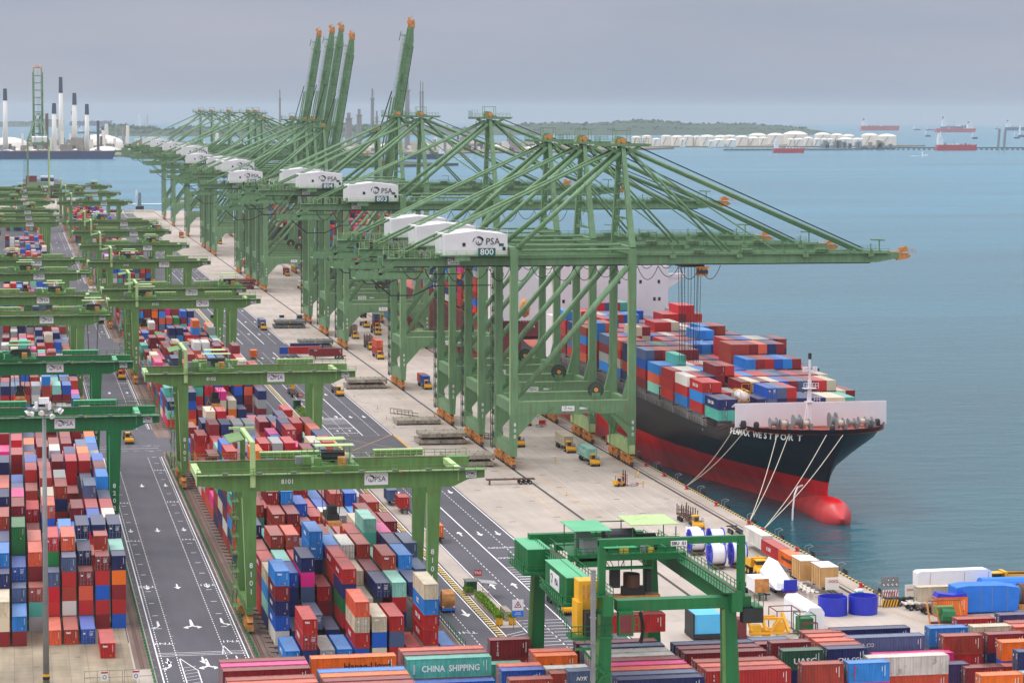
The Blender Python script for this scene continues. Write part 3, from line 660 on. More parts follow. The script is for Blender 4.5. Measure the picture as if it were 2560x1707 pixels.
    b.box(x0+.5, 1.6, 29.1, x0+1.9, 2.9, 30.6, 'orange'); b.box(x0-3.6, 2, 29.1, x0-2.4, 4, 30.4, g); b.box(x0-5.6, 3, 29.2, x0-4.2, 6, 30.6, g); b.box(x0-6.8, 4, 29.2, x0-5.6, 5.6, 30.5, 'grey')
    for k in range(9): xx = x0+rnd.uniform(-3.8, 3.2); yy = rnd.uniform(2.5, 14); b.box(xx, yy, 29.1, xx+rnd.uniform(.4, 1), yy+.8, 29.3+rnd.uniform(.3, 1.3), rnd.choice([g, 'grey', 'dark', coll]))
    tr = b.build('trolley', t)
    b = MB()
    for xx in (-2.6, 2.8):
        for yy in (4, 12): b.bar((x0+xx, yy, 29), (x0+xx, yy, 32.4), .12, .12, g)
    b.box(x0-3.4, 3.4, 32.3, x0+3.6, 6.4, 32.42, coll); b.box(x0-2.4, 9, 32.7, x0+2.8, 13, 32.82, coll); b.build('trolley_canopy', tr)
    b = MB(); b.box(x0+1.6, 4.2, 24.9, x0+3.4, 6.4, 27.2, g); b.box(x0+1.7, 4.1, 25.4, x0+3.3, 4.2, 26.6, 'glass'); b.build('operator_cab', tr)
    if rope:
        zz = 28.3-rope; b = MB()
        for dx in (-1.1, 1.1):
            for dy in (5.5, 11.5): b.tube((x0+dx*1.6, 8.5+(dy-8.5)*.8, 28.5), (x0+dx, dy, zz+1.6), .06, 'dark', 4)
        b.build('hoist_rope', tr)
        b = MB(); b.box(x0-1.1, 5.2, zz+.5, x0+1.1, 11.8, zz+1.5, 'dark'); b.box(x0-.8, 6, zz+1.5, x0+.8, 8, zz+2.9, 'dark'); b.box(x0-.9, 2.6, zz, x0+.9, 14.6, zz+.5, 'orange')
        for yy in (2.4, 14.2): b.box(x0-1.2, yy, zz-.1, x0+1.2, yy+.6, zz+.6, 'orange'); b.bar((x0-1.3, yy, zz), (x0-1.5, yy, zz-.9), .3, .2, 'yellow'); b.bar((x0+1.3, yy, zz), (x0+1.5, yy, zz-.9), .3, .2, 'yellow')
        b.build('spreader', tr)
    if hoist:   # maintenance hoist frame with tilted roof
        b = MB(); b.box(-.1, -.75, 25.9, .8, .0, 33.4, coll if col == 'yard' else g); b.box(-.1, 19.1, 27.5, .8, 19.9, 33.4, g); b.box(-.05, -.7, 33.4, .75, 21.5, 33.9, coll); b.box(-2, 21, 33.5, 2.6, 21.6, 33.9, coll)
        fr_ = b.build('hoist_frame', t)
        b = MB(); b.add([(-.2, 9, 33.2), (-.2, 20.5, 33.2), (-3.0, 20.5, 32.6), (-3.0, 9, 32.6), (-.2, 9, 33.05), (-.2, 20.5, 33.05), (-3.0, 20.5, 32.45), (-3.0, 9, 32.45)], [(0, 1, 2, 3), (7, 6, 5, 4), (0, 4, 5, 1), (1, 5, 6, 2), (2, 6, 7, 3), (3, 7, 4, 0)], 'emerald' if col == 'emerald' else 'yard'); b.build('roof_panel', fr_)
    return t
r1 = rmg('nearest yard crane of the right block, numbered 8101 on its girder', 40.9, 450.4, '8101', tx=15.2, rope=10.0)
rmg('yard crane numbered 8102, second from the camera over the right block', 40.9, 626.1, '8102', tx=8, rope=8.6)
rmg('yard crane numbered 8103, third from the camera over the right block', 40.9, 869.6, '8103', tx=3, rope=10)
rmg('yard crane numbered 8104, directly behind crane 8103', 40.9, 923.5, '8104', tx=36, rope=0)
far = [(1090, '8105', 8), (1222.3, '8106', 24), (1360.4, '8107', 34), (1477, '8108', 9), (1794.6, '8109', 12), (1982, '8110', 10), (2158, '8111', 27)]
for y, n_, tx in far: rmg('yard crane numbered %s over the right block, %s from the camera' % (n_, {'8105': 'fifth', '8106': 'sixth', '8107': 'seventh', '8108': 'eighth', '8109': 'ninth', '8110': 'tenth', '8111': 'eleventh'}[n_]), 40.9, y, n_, tx=tx, det=y < 1500)
rmg('nearest emerald yard crane behind the lamp mast, numbered 8202', -11.5, 541.4, '8202', 'emerald', 'emeraldl', tx=-4, rope=0, hoist=False)
rmg('emerald yard crane with its trolley at the girder end, second over the left block', -11.5, 658.2, '8203', 'emerald', 'emeraldl', tx=13.5, rope=9.5, hoist=False)
rmg('sage green yard crane numbered 8204 with trolley on its right end, left block', -11.5, 808.7, '8204', tx=36.5, rope=19, hoist=False)
for k, (y, tx) in enumerate([(892.5, 26), (1016.8, 17), (1107.8, 12), (1479.3, 5), (1559.6, 3), (1651.2, 24), (1807.3, 14), (1956.1, 18), (2093.3, 20)]):
    rmg('sage green yard crane over the left block, %s from the camera' % ['fourth', 'fifth', 'sixth', 'seventh', 'eighth', 'ninth', 'tenth', 'eleventh', 'farthest'][k], -11.5, y, None, tx=tx, rope=8, hoist=False, det=k < 3)
# ------------------------------------------------------------------ emerald stacking crane at the foreground yard
E_, EL = 'emerald', 'emeraldl'
t = thing('stacking_crane', 'emerald stacking crane with yellow cabinet over the foreground containers', 'yard crane', (0, 0, 0))
def part(nm, f, par=t): b = MB(); f(b); return b.build(nm, par)
for nx, ny, w0 in ((85.0, 364.8, 1.8), (103.7, 364.8, 2.4), (83.9, 397, 2.2), (102.4, 397, 2.2)):
    b = MB(); s_ = -1 if nx < 95 else 1
    b.bar((nx, ny, 19), (nx+s_*.9, ny, 1.2), 1.9, 1.6, E_, up=(0, 1, 0), w2=2.8, h2=1.8); b.bar((nx-1.0, ny-.8, 18.8), (nx-1.4+s_*.9, ny-.9, 1.2), .5, .1, 'yard', up=(0, 1, 0))  # second bar: lighter green painted in for the lit left face
    b.build('leg', t)
for ny in (364.8, 397):
    part('sill_beam', lambda b: (b.box(82, ny-.7, .9, 108, ny+.7, 2.0, E_)))
part('end_beam', lambda b: b.box(86.7, 364, 18.95, 106.95, 365.6, 20.55, E_))
part('end_beam', lambda b: b.box(82.5, 397.5, 21.5, 101.5, 398.7, 23.2, E_))
for x0 in (104.4, 85.0):
    part('girder', lambda b: (b.box(x0-.8, 362.8, 18.7, x0+.8, 401, 21.5, E_), b.box(x0-.3, 363, 21.5, x0+.1, 401, 21.62, 'rail'), b.box(x0-1.9, 363, 21.35, x0-.8, 401, 21.42, E_), b.rail((x0-1.8, 363, 21.42), (x0-1.8, 401, 21.42), E_, 1.3, 1.2), b.rail((x0+.8, 363, 21.5), (x0+.8, 401, 21.5), E_, 1.1, 1.6)))
part('gantry_frame', lambda b: (b.box(83.9, 363.8, 21.5, 84.9, 364.7, 29.3, E_), b.box(104.9, 363.8, 20.5, 105.9, 364.7, 29.3, E_), b.box(83.9, 363.9, 28.6, 105.9, 364.6, 29.6, E_), b.box(84.5, 363.0, 28.5, 89.2, 363.8, 28.6, EL), [b.bar((86.5+k*2.2, 363.85, 28.7), (87.3+k*2.2, 363.85, 28.3), .1, .1, EL) for k in range(9)]))
b = MB(); b.box(94.6, 363.7, 28.4, 97.0, 363.8, 29.15, 'sign'); sg = b.build('number_plate', t); text('SBU  51', .62, 'ink', sg, (95.8, 363.66, 28.77), bold=.01)
def house(x0, y0, x1, y1, z0, z1): 
    b = MB(); b.box(x0, y0, z0, x1, y1, z1, E_); b.box(x0-.08, y0-.08, z1, x1+.08, y1+.08, z1+.1, EL)
    for k in range(int((x1-x0)/.5)): b.box(x0+k*.5, y0-.04, z0+.1, x0+k*.5+.12, y0, z1-.1, E_)
    for k in range(int((y1-y0)/1.9)): b.box(x0-.04, y0+k*1.9, z0+.1, x0, y0+k*1.9+.12, z1-.1, E_)
    b.box(x0-.9, y0-.8, z0-.35, x1+.6, y1, z0, E_); b.rail((x0-.9, y0-.8, z0), (x1+.6, y0-.8, z0), E_, 1.1, 1.1); b.rail((x0-.9, y0-.8, z0), (x0-.9, y1, z0), E_, 1.1, 1.1)
    return b.build('electrical_house', t)
house(80.4, 390.5, 84.0, 399.0, 18.9, 22.3)
h2_ = house(80.9, 370.0, 84.2, 382.0, 19.0, 22.6)
b = MB(); b.box(80.8, 374.0, 19.5, 80.88, 379.0, 21.9, 'sign'); s2 = b.build('sign_panel', h2_)
s2.location = (0, 0, 0)
text('PSA', 1.3, 'ink', s2, (80.76, 375.4, 20.7), face='-x', ext=.01)
eb = MB(); emblem(eb, 0, 0, .62, 0, 'ink'); eo = eb.build('emblem', s2, (80.77, 377.9, 20.75)); eo.rotation_euler = (0, 0, R(-90))
part('cabinet', lambda b: (b.box(81.4, 365.6, 17.8, 84.2, 368, 23.2, 'yellow'), b.box(81.1, 365.2, 16.0, 81.9, 368, 20.2, 'yellow'), b.box(84.3, 367, 20.0, 85.1, 368.6, 22.2, 'yellow'), [b.box(82+k*.6, 365.55, 20.5, 82.3+k*.6, 365.6, 22.6, 'orange') for k in range(3)]))
part('access_platform', lambda b: (b.box(79.8, 363.8, 16.2, 86, 366.5, 16.5, E_), b.rail((79.8, 363.8, 16.5), (86, 363.8, 16.5), E_, 1.1, 1), b.box(82, 364, 16.5, 83.8, 365.8, 19, 'dark'), b.rail((79.8, 363.8, 16.5), (79.8, 380, 19), E_, 1.1, 1.3)))
def zig(b):
    z_ = 2.0; k = 0
    while z_ < 15.5:
        xa, xb = (81.2, 84.4) if k % 2 else (84.4, 81.2)
        b.stairs((xa, 363.0, z_), (xb, 363.0, z_+2.7), .8, E_); b.box(min(xa, xb)-(1 if k % 2 == 0 else -3.0), 362.5, z_+2.6, min(xa, xb)+(1 if k % 2 == 0 else 4.4), 363.5, z_+2.7, E_); z_ += 2.7; k += 1
part('stair', zig)
part('power_cable_mast', lambda b: (b.box(82.4, 362.4, 0, 83.0, 363.0, 25.5, 'grey'), [b.box(82.3, 362.3, 3+k*2.6, 83.1, 363.1, 3.15+k*2.6, 'grey') for k in range(8)]))
part('operator_cab', lambda b: (b.box(86.6, 362.9, 16.6, 88.8, 363.9, 19.1, E_), b.box(86.8, 362.85, 16.9, 88.5, 362.95, 18.8, 'brown'), b.rail((88.9, 362.6, 17), (89.5, 362.6, 17), E_, 1.6, .5)))
part('cable_chain', lambda b: b.path([(89.9+.45*math.sin(k*.3), 363.3, 19-k*.32) for k in range(11)], .28, 'rubber', 6))
def trol(b):
    b.box(85.4, 384, 21.7, 104, 385.2, 22.7, E_); b.box(85.4, 392, 21.7, 104, 393.2, 22.7, E_); b.box(86, 385, 22.4, 103.5, 392, 22.55, E_)
    b.rail((86, 383.6, 22.7), (103.5, 383.6, 22.7), E_, 1.1, 1); b.rail((86, 393.4, 22.7), (103.5, 393.4, 22.7), E_, 1.1, 1)
    b.box(88, 385.5, 22.5, 91.5, 388, 24.6, 'grey'); b.box(92, 386, 22.5, 94, 388, 24.0, E_); b.tube((92.5, 390, 24.2), (97.5, 390, 24.2), 1.25, 'dark', 14); b.tube((98, 390, 23.8), (101, 390, 23.8), .7, 'dark', 12)
    b.box(88.2, 390, 22.5, 90.4, 391.5, 25.4, 'grey'); b.box(94.5, 385.6, 22.5, 98, 387.4, 23.4, E_); b.box(100, 386, 22.5, 103, 391, 23.8, E_)
    for k in range(16): xx = rnd.uniform(86, 102); yy = rnd.uniform(384, 392); b.box(xx, yy, 22.4, xx+rnd.uniform(.4, 1.4), yy+.8, 22.8+rnd.uniform(.2, 1.2), rnd.choice([E_, E_, 'grey', 'dark', 'yellow']))
    for xx, yy in ((86.4, 384.2), (91.6, 384.2), (86.4, 391), (91.6, 391), (96, 392), (103, 392), (96, 386), (103, 386)): b.bar((xx, yy, 22.5), (xx, yy, 26.4), .14, .14, E_)
    b.bar((91, 391.5, 26.3), (97, 391.5, 26.3), .16, .16, E_); b.bar((86, 384.2, 25.2), (103, 384.2, 25.2), .14, .14, E_)
tr = part('trolley', trol)
part('trolley_canopy', lambda b: (b.box(86.0, 384, 26.4, 92.0, 392, 26.5, EL)), tr)
part('trolley_canopy', lambda b: (b.box(95.6, 385.5, 26.8, 103.4, 393, 26.9, 'greenl')), tr)
part('hanging_platform', lambda b: (b.box(91, 383.5, 20.4, 98.5, 385, 20.6, E_), [b.bar((x, 383.6, 20.5), (x, 383.6, 23.2), .1, .1, E_) for x in (91, 93, 95, 97, 98.5)], b.box(86.8, 384, 20.8, 91, 386, 22.2, E_)), tr)
def ropes(b):
    for xx, xt in ((90, 92.6), (91, 93.2), (95.8, 94.2), (97, 98), (98.6, 97.8), (94.5, 94.8)): b.tube((xx, 386, 24.0), (xt, 386.5, 19.9), .06, 'dark', 4)
part('hoist_rope', ropes, tr)
part('spreader', lambda b: (b.box(92.6, 385.6, 17.6, 93.9, 387.2, 19.9, 'dark'), b.box(98.2, 385.6, 17.0, 98.9, 387.2, 19.6, 'dark'), b.tube((96, 386.5, 17.6), (96, 386.5, 19.0), 1.3, 'rail', 16), b.box(91, 385.6, 16.2, 100.4, 387.2, 16.7, 'orange'), b.box(94.4, 385.8, 16.7, 98, 387, 17.6, 'dark'), b.tube((96, 386.5, 19.4), (96, 386.5, 22.4), .08, 'dark', 5), b.tube((95.2, 386.5, 21.8), (96.8, 386.5, 21.8), .4, 'dark', 10)), tr)
part('drive_unit', lambda b: (b.box(105.5, 363.4, 17.4, 108.6, 364.8, 18.9, 'dark'), b.box(106.95, 363, 19.0, 108.4, 366, 19.2, E_), b.rail((107, 363, 19.2), (108.4, 363, 19.2), E_, 1.8, .7)))
# stretch the working drawing of this crane to its surveyed size
def surv(x, y, z): return (.92*x-.4, 334+(y-364)*1.21, (z*25/19 if z < 19 else 25+(z-19)*.92))
seen = set()
def walk(o):
    for c in [k for k in COL.objects if k.parent == o]:
        if c.type == 'MESH':
            if tuple(c.location) == (0, 0, 0):
                if c.data.name not in seen:
                    seen.add(c.data.name)
                    for v_ in c.data.vertices: v_.co = surv(*v_.co)
            else: c.location = surv(*c.location)
        walk(c)
walk(t)
# ------------------------------------------------------------------ containers
m, n, l, b = newmat('container_paint'); MT['cont'] = m
oi = n.new('ShaderNodeObjectInfo'); t_ = n.new('ShaderNodeTexCoord'); v = t_.outputs['Object']
add = n.new('ShaderNodeVectorMath'); add.operation = 'ADD'; sc_ = n.new('ShaderNodeVectorMath'); sc_.operation = 'SCALE'; sc_.inputs['Scale'].default_value = 40
cmb = n.new('ShaderNodeCombineXYZ')
for i in range(3): l.new(oi.outputs['Random'], cmb.inputs[i])
l.new(cmb.outputs[0], sc_.inputs[0]); l.new(v, add.inputs[0]); l.new(sc_.outputs[0], add.inputs[1]); v2 = add.outputs[0]
col = mul(n, l, oi.outputs['Color'], ramp(n, l, noise(n, l, v2, .35, 5), .3, g4(.78), .7, g4(1.12)))
col = mul(n, l, col, ramp(n, l, noise(n, l, v2, 2.0, 4, (1, 1, .12)), .32, g4(.8), .6, g4(1.04)))
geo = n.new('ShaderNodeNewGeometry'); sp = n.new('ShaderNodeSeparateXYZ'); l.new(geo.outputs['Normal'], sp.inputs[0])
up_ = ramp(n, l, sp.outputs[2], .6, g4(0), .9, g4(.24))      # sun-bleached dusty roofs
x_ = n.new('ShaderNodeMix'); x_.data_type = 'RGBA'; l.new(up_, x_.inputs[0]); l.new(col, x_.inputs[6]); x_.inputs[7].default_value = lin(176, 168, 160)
f_ = ramp(n, l, noise(n, l, v2, .8, 6), .64, g4(0), .75, g4(.6))
y_ = n.new('ShaderNodeMix'); y_.data_type = 'RGBA'; l.new(f_, y_.inputs[0]); l.new(x_.outputs[2], y_.inputs[6]); y_.inputs[7].default_value = lin(105, 68, 50)
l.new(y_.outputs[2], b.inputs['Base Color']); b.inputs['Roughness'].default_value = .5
m, n, l, b = newmat('container_paint_distant'); MT['contfar'] = m
vc = n.new('ShaderNodeVertexColor'); vc.layer_name = 'paint'; l.new(vc.outputs[0], b.inputs['Base Color']); b.inputs['Roughness'].default_value = .6
PAL = {'maroon': (134, 26, 34), 'red': (188, 36, 34), 'brown': (168, 58, 42), 'bright red': (214, 18, 38), 'salmon': (222, 92, 60), 'navy': (20, 38, 98), 'blue': (12, 88, 188),
       'light blue': (34, 132, 214), 'slate': (78, 98, 136), 'grey': (158, 160, 158), 'white': (222, 218, 208), 'cream': (214, 200, 172), 'orange': (246, 116, 22), 'pink': (235, 34, 138),
       'teal': (84, 182, 164), 'mint': (142, 208, 190), 'green': (18, 120, 56), 'purple': (60, 48, 100), 'dark green': (30, 86, 62)}
RND = ['maroon']*17+['red']*15+['brown']*12+['salmon']*6+['navy']*17+['blue']*8+['light blue']*5+['slate']*5+['grey']*4+['white']*5+['cream']*4+['orange']*3+['pink']*3+['teal']*3+['mint']*2+['green']*2+['bright red']*5
_cm = {}
def cmesh(L_, h):
    k = (L_, h)
    if k in _cm: return _cm[k]
    W = 2.44; b = MB(); hw = W/2; fr = .13
    # frame
    for x in (-hw, hw-fr):
        for y in (0, L_-fr): b.box(x, y, 0, x+fr, y+fr, h, 'cont')
        b.box(x, fr, 0, x+fr, L_-fr, .16, 'cont'); b.box(x, fr, h-.1, x+fr, L_-fr, h, 'cont')
    for y in (0, L_-fr): b.box(-hw+fr, y, 0, hw-fr, y+fr, .16, 'cont'); b.box(-hw+fr, y, h-.12, hw-fr, y+fr, h, 'cont')
    def corr(n_, P):
        vs = []; d = .07
        for i in range(n_*4+1):
            u = i/(n_*4); off = d if (i % 4) in (1, 2) else 0
            for w_ in (0, 1): vs.append(P(u, w_, off))
        b.add(vs, [(2*i, 2*i+2, 2*i+3, 2*i+1) for i in range(n_*4)], 'cont')
    ns = int((L_-2*fr)/.42)
    corr(ns, lambda u, w_, o: (-hw+.03+o, fr+u*(L_-2*fr), .16+w_*(h-.28)))
    corr(ns, lambda u, w_, o: (hw-.03-o, fr+u*(L_-2*fr), .16+w_*(h-.28)))
    corr(6, lambda u, w_, o: (-hw+fr+u*(W-2*fr), .03+o, .16+w_*(h-.28)))
    corr(6, lambda u, w_, o: (-hw+fr+u*(W-2*fr), L_-.03-o, .16+w_*(h-.28)))
    nr = int(L_/1.5)
    vs = []
    for i in range(nr*2+1):
        y = fr+(L_-2*fr)*i/(nr*2); z = h-.03 if i % 2 else h-.055
        vs += [(-hw+fr, y, z), (hw-fr, y, z)]
    b.add(vs, [(2*i, 2*i+1, 2*i+3, 2*i+2) for i in range(nr*2)], 'cont')
    _cm[k] = b.mesh('container'); return _cm[k]
def doormesh(h):
    k = ('door', h)
    if k in _cm: return _cm[k]
    b = MB(); b.box(-1.09, -.02, .16, -.01, .05, h-.12, 'cont'); b.box(.01, -.02, .16, 1.09, .05, h-.12, 'cont')
    for z in (h*.3, h*.55, h*.8): b.box(-1.05, -.04, z, 1.05, -.02, z+.05, 'cont')
    for x in (-.85, -.35, .35, .85):
        b.tube((x, -.08, .1), (x, -.08, h-.05), .035, 'grey', 5)
        b.box(x-.02, -.12, h*.42, x+.28, -.08, h*.42+.07, 'grey')
        for z in (.3, h-.3): b.box(x-.08, -.1, z, x+.08, -.04, z+.1, 'grey')
    for z, w_ in ((h-.5, .55), (h-.75, .45), (h-.95, .5), (h-1.15, .4)): b.box(.2, -.045, z, .2+w_*1.3, -.04, z+.09, 'wtxt')
    b.box(-.9, -.045, h-.9, -.5, -.04, h-.6, 'wtxt'); _cm[k] = b.mesh('door'); return _cm[k]
def endmark(h):
    k = ('em', h)
    if k in _cm: return _cm[k]
    b = MB(); b.box(.78, .02, h*.42, .84, .028, h*.86, 'wtxt'); b.box(.35, .015, .35, .55, .022, .55, 'yellow'); _cm[k] = b.mesh('code_marks'); return _cm[k]
def sidemark(L_, h):
    k = ('sm', L_, h)
    if k in _cm: return _cm[k]
    b = MB(); b.box(1.222, L_-.75, h*.3, 1.228, L_-.66, h*.85, 'wtxt'); b.box(1.222, L_-1.15, h*.55, 1.228, L_-1.06, h*.8, 'wtxt'); _cm[k] = b.mesh('code_marks'); return _cm[k]
ORD = ['ground', 'second', 'third', 'fourth', 'fifth', 'sixth', 'seventh', 'eighth', 'ninth']
NTH = ['first', 'second', 'third', 'fourth', 'fifth', 'sixth', 'seventh', 'eighth', 'ninth', 'tenth', 'eleventh', 'twelfth', 'thirteenth', 'fourteenth', 'fifteenth', 'sixteenth', 'seventeenth', 'eighteenth', 'nineteenth', 'twentieth', 'twenty-first', 'twenty-second', 'twenty-third', 'twenty-fourth', 'twenty-fifth', 'twenty-sixth', 'twenty-seventh', 'twenty-eighth', 'twenty-ninth', 'thirtieth']
NTH += ['last']*60
CL = []      # candidates: dict
def cand(x, y, z, L_, h, c, axis, where, group, exp, txt=None, door=None, force=False):
    CL.append(dict(x=x, y=y, z=z, L=L_, h=h, c=c, axis=axis, where=where, group=group, exp=exp, txt=txt, door=door, force=force))
SM = [('tex', .62, 'wtxt')]
def make(c):
    L_, h = c['L'], c['h']; r_, g_, b_ = PAL[c['c']]; j = 1+rnd.uniform(-.1, .1)
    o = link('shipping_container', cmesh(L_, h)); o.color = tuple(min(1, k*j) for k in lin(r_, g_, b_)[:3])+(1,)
    if c['axis'] == 'y': o.location = (c['x']+1.22, c['y'], c['z'])
    else: o.location = (c['x'], c['y']+1.22, c['z']); o.rotation_euler = (0, 0, R(-90))   # local y -> world x, local -x -> world +y ; see below
    if c['axis'] == 'x': o.rotation_euler = (0, 0, R(-90)); 
    tag(o, c['c']+' container, '+c['where'], 'container', c['group'])
    if c['y'] < 640 or c['force'] or c['txt']:
        if c['axis'] == 'y':
            if c['door']: d = link('door', doormesh(h), o); d.color = o.color
            else: link('code_marks', endmark(h), o)
            if c['txt']:
                s_, sz, mt = c['txt'][:3]
                if s_ == 'tex': text('tex', .62, 'wtxt', o, (-.45, -.03, h-.5), ext=.01, bold=.02)
                else: text(s_, sz, mt, o, (-1.26, L_*.55, h*.5), face='-x', ext=.01, bold=.02)
        else:
            link('code_marks', sidemark(L_, h), o)
            d = link('door', doormesh(h), o); d.color = o.color
            if c['txt']:
                for it in (c['txt'] if isinstance(c['txt'], list) else [c['txt']]):
                    s_, sz, mt, px, pz = it[:5]; k = it[5] if len(it) > 5 else {}
                    tx = link('lettering', text_mesh(s_, sz, mt, .01, **k), o, (1.26, px, pz)); tx.rotation_euler = (R(90), 0, R(90))
    return o
# --- blocks of end-on stacks
def block(name, xs, bays, spec, lo, hi, ncols_from_right, group, seed, skipbays=()):
    q = random.Random(seed); H_ = {}; info = {}
    for bi, by in enumerate(bays):
        base = q.uniform(lo, hi)
        for ci, x in enumerate(xs):
            if (bi, ci) in spec:
                sp_ = spec[(bi, ci)]
                cols = list(sp_[1]); nt_ = sp_[0]; L_ = sp_[2]
                while len(cols) < nt_: cols.append(q.choice(RND))
                if nt_ == 0: H_[(bi, ci)] = 0; continue
            else:
                nt_ = max(1, min(6, round(q.gauss(base, 1.0)))); L_ = 12.19
                cols = [q.choice(RND) for _ in range(nt_)]
            H_[(bi, ci)] = nt_; info[(bi, ci)] = (nt_, cols, L_, sp_[3] if (bi, ci) in spec and len(sp_) > 3 else {})
    for (bi, ci), (nt_, cols, L_, ex) in info.items():
        for k in range(nt_):     # k=0 bottom
            c = cols[nt_-1-k]; top = k == nt_-1
            front = H_.get((bi-1, ci), 0) <= k or bi == 0
            left = H_.get((bi, ci-1), 0) <= k if ci else True
            yb = bays[bi]
            e = 0
            if top: e += 2.44*L_*((92-2.6*(k+1))/yb)
            vis = 1
            if bi and not top: 
                hf = H_.get((bi-1, ci), 0); e += (2.44*2.6 if hf <= k else 0)
            elif front: e += 2.44*2.6
            if left: e += 2.6*L_*(.16 if xs[ci] > 30 else .02)
            if e <= 0: continue
            t_ = ex.get(nt_-1-k)
            cn = len(xs)-ci if ncols_from_right else ci+1
            cand(xs[ci], yb, k*2.6, L_, 2.57, c, 'y', '%s tier, %s stack from the road, %s bay of %s' % (ORD[k], NTH[cn-1], NTH[bi], name), group, e*(6463/2.5/yb)**2, t_, (q.random() < .22) if not t_ or t_ == 'nodoor' else (t_ == 'door'))
            if t_ == 'door': CL[-1]['txt'] = None
            if t_ is None and q.random() < .18: CL[-1]['txt'] = ('tex', .6, 'wtxt'); CL[-1]['door'] = False
            elif t_ is None and xs[ci] > 30 and left and yb < 560 and q.random() < .6: CL[-1]['txt'] = (q.choice(['CMA CGM', 'MSC', 'CAI', 'TRITON', 'COSCO', 'K LINE', 'CAPITAL']), 1.1, 'wtxt')
TX = ('tex', .6, 'wtxt')
xl = [17.1-2.9*k for k in range(0, 8)][::-1]     # ci 7 = nearest the road
yl = [434.1, 446.6, 459.2, 465.6, 478.2, 490.9, 503.4, 516, 528.6, 541.2, 553.8, 566.4, 579, 591.6, 604.2, 616.8, 629.4, 642, 654.6, 667]
sl = {}
for ci in range(8): sl[(0, ci)] = (0, [], 12)
sl[(0, 6)] = (1, ['red'], 12.19, {0: TX})
for ci, s_ in {7: (0, [], 12), 6: (0, [], 12), 5: (1, ['blue'], 12.19), 4: (1, ['brown'], 12.19), 3: (1, ['salmon'], 12.19), 2: (0, [], 12), 1: (2, ['light blue', 'maroon'], 12.19), 0: (3, ['cream', 'cream', 'maroon'], 12.19)}.items(): sl[(1, ci)] = s_
for ci, s_ in {7: (5, ['navy', 'orange', 'maroon', 'red', 'blue'], 6.06, {2: 'door', 3: TX}), 6: (5, ['maroon', 'red', 'blue', 'red', 'maroon'], 6.06, {0: 'door', 4: 'door'}), 5: (4, ['maroon', 'salmon', 'red', 'maroon'], 6.06, {0: 'door', 1: 'door'}),
    4: (5, ['slate', 'red', 'brown', 'white', 'maroon'], 6.06, {1: TX}), 3: (4, ['slate', 'bright red', 'red', 'brown'], 6.06, {1: TX}), 2: (3, ['brown', 'teal', 'grey'], 6.06), 1: (3, ['slate', 'slate', 'grey'], 6.06), 0: (4, ['navy', 'navy', 'red', 'cream'], 6.06)}.items(): sl[(2, ci)] = s_
for ci, s_ in {7: (5, ['mint', 'navy', 'navy', 'navy', 'brown'], 12.19), 6: (6, ['brown', 'brown', 'red', 'maroon', 'blue', 'navy'], 6.06), 5: (5, ['navy', 'navy', 'maroon', 'navy', 'red'], 12.19), 4: (6, ['salmon', 'red', 'blue', 'maroon', 'red', 'navy'], 12.19, {0: TX}),
    3: (6, ['bright red', 'green', 'slate', 'maroon', 'red', 'navy'], 12.19), 2: (5, ['salmon', 'maroon', 'slate', 'red', 'navy'], 12.19), 1: (4, ['blue', 'blue', 'navy', 'slate'], 12.19), 0: (5, ['light blue', 'navy', 'red', 'slate', 'red'], 12.19)}.items(): sl[(3, ci)] = s_
for ci, s_ in {7: (6, ['navy', 'navy', 'red', 'maroon', 'blue', 'red'], 12.19), 6: (6, ['navy', 'maroon', 'navy', 'red', 'blue', 'red'], 12.19), 5: (6, ['navy', 'salmon', 'red', 'maroon', 'blue', 'red'], 12.19), 4: (5, ['maroon', 'maroon', 'brown', 'red', 'red'], 12.19, {0: 'door', 1: TX}),
    3: (5, ['slate', 'navy', 'red', 'red', 'red'], 12.19), 2: (5, ['salmon', 'maroon', 'red', 'red', 'red'], 12.19, {1: 'door'}), 1: (6, ['green', 'green', 'red', 'red', 'red', 'navy'], 12.19), 0: (5, ['navy', 'navy', 'red', 'red', 'maroon'], 12.19)}.items(): sl[(4, ci)] = s_
block('left yard block', xl, yl, sl, 4.6, 5.6, True, 'containers stacked in the left yard block', 3)
xr = [44.0+2.9*k for k in range(10)]
yr = [422.3, 438.8, 451.2, 463.7, 476.2, 488.7, 501.2, 513.7, 526.2, 538.7, 551.2, 563.7, 576.2, 588.7, 601.2, 613.7, 626.2, 638.7, 651.2, 663.7, 676]
sr = {}
for ci, s_ in {0: (1, ['light blue'], 12.19), 1: (3, ['red', 'red', 'navy'], 12.19, {0: TX}), 2: (1, ['grey'], 12.19), 3: (1, ['light blue'], 12.19), 4: (4, ['salmon', 'cream', 'red', 'blue'], 12.19, {1: 'door'}), 5: (3, ['cream', 'blue', 'cream'], 12.19), 6: (3, ['red', 'slate', 'red'], 12.19), 7: (1, ['red'], 12.19),
    8: (5, ['cream', 'light blue', 'red', 'red', 'grey'], 12.19, {1: ('MSC', 1.2, 'wtxt')}), 9: (1, ['light blue'], 12.19)}.items(): sr[(0, ci)] = s_
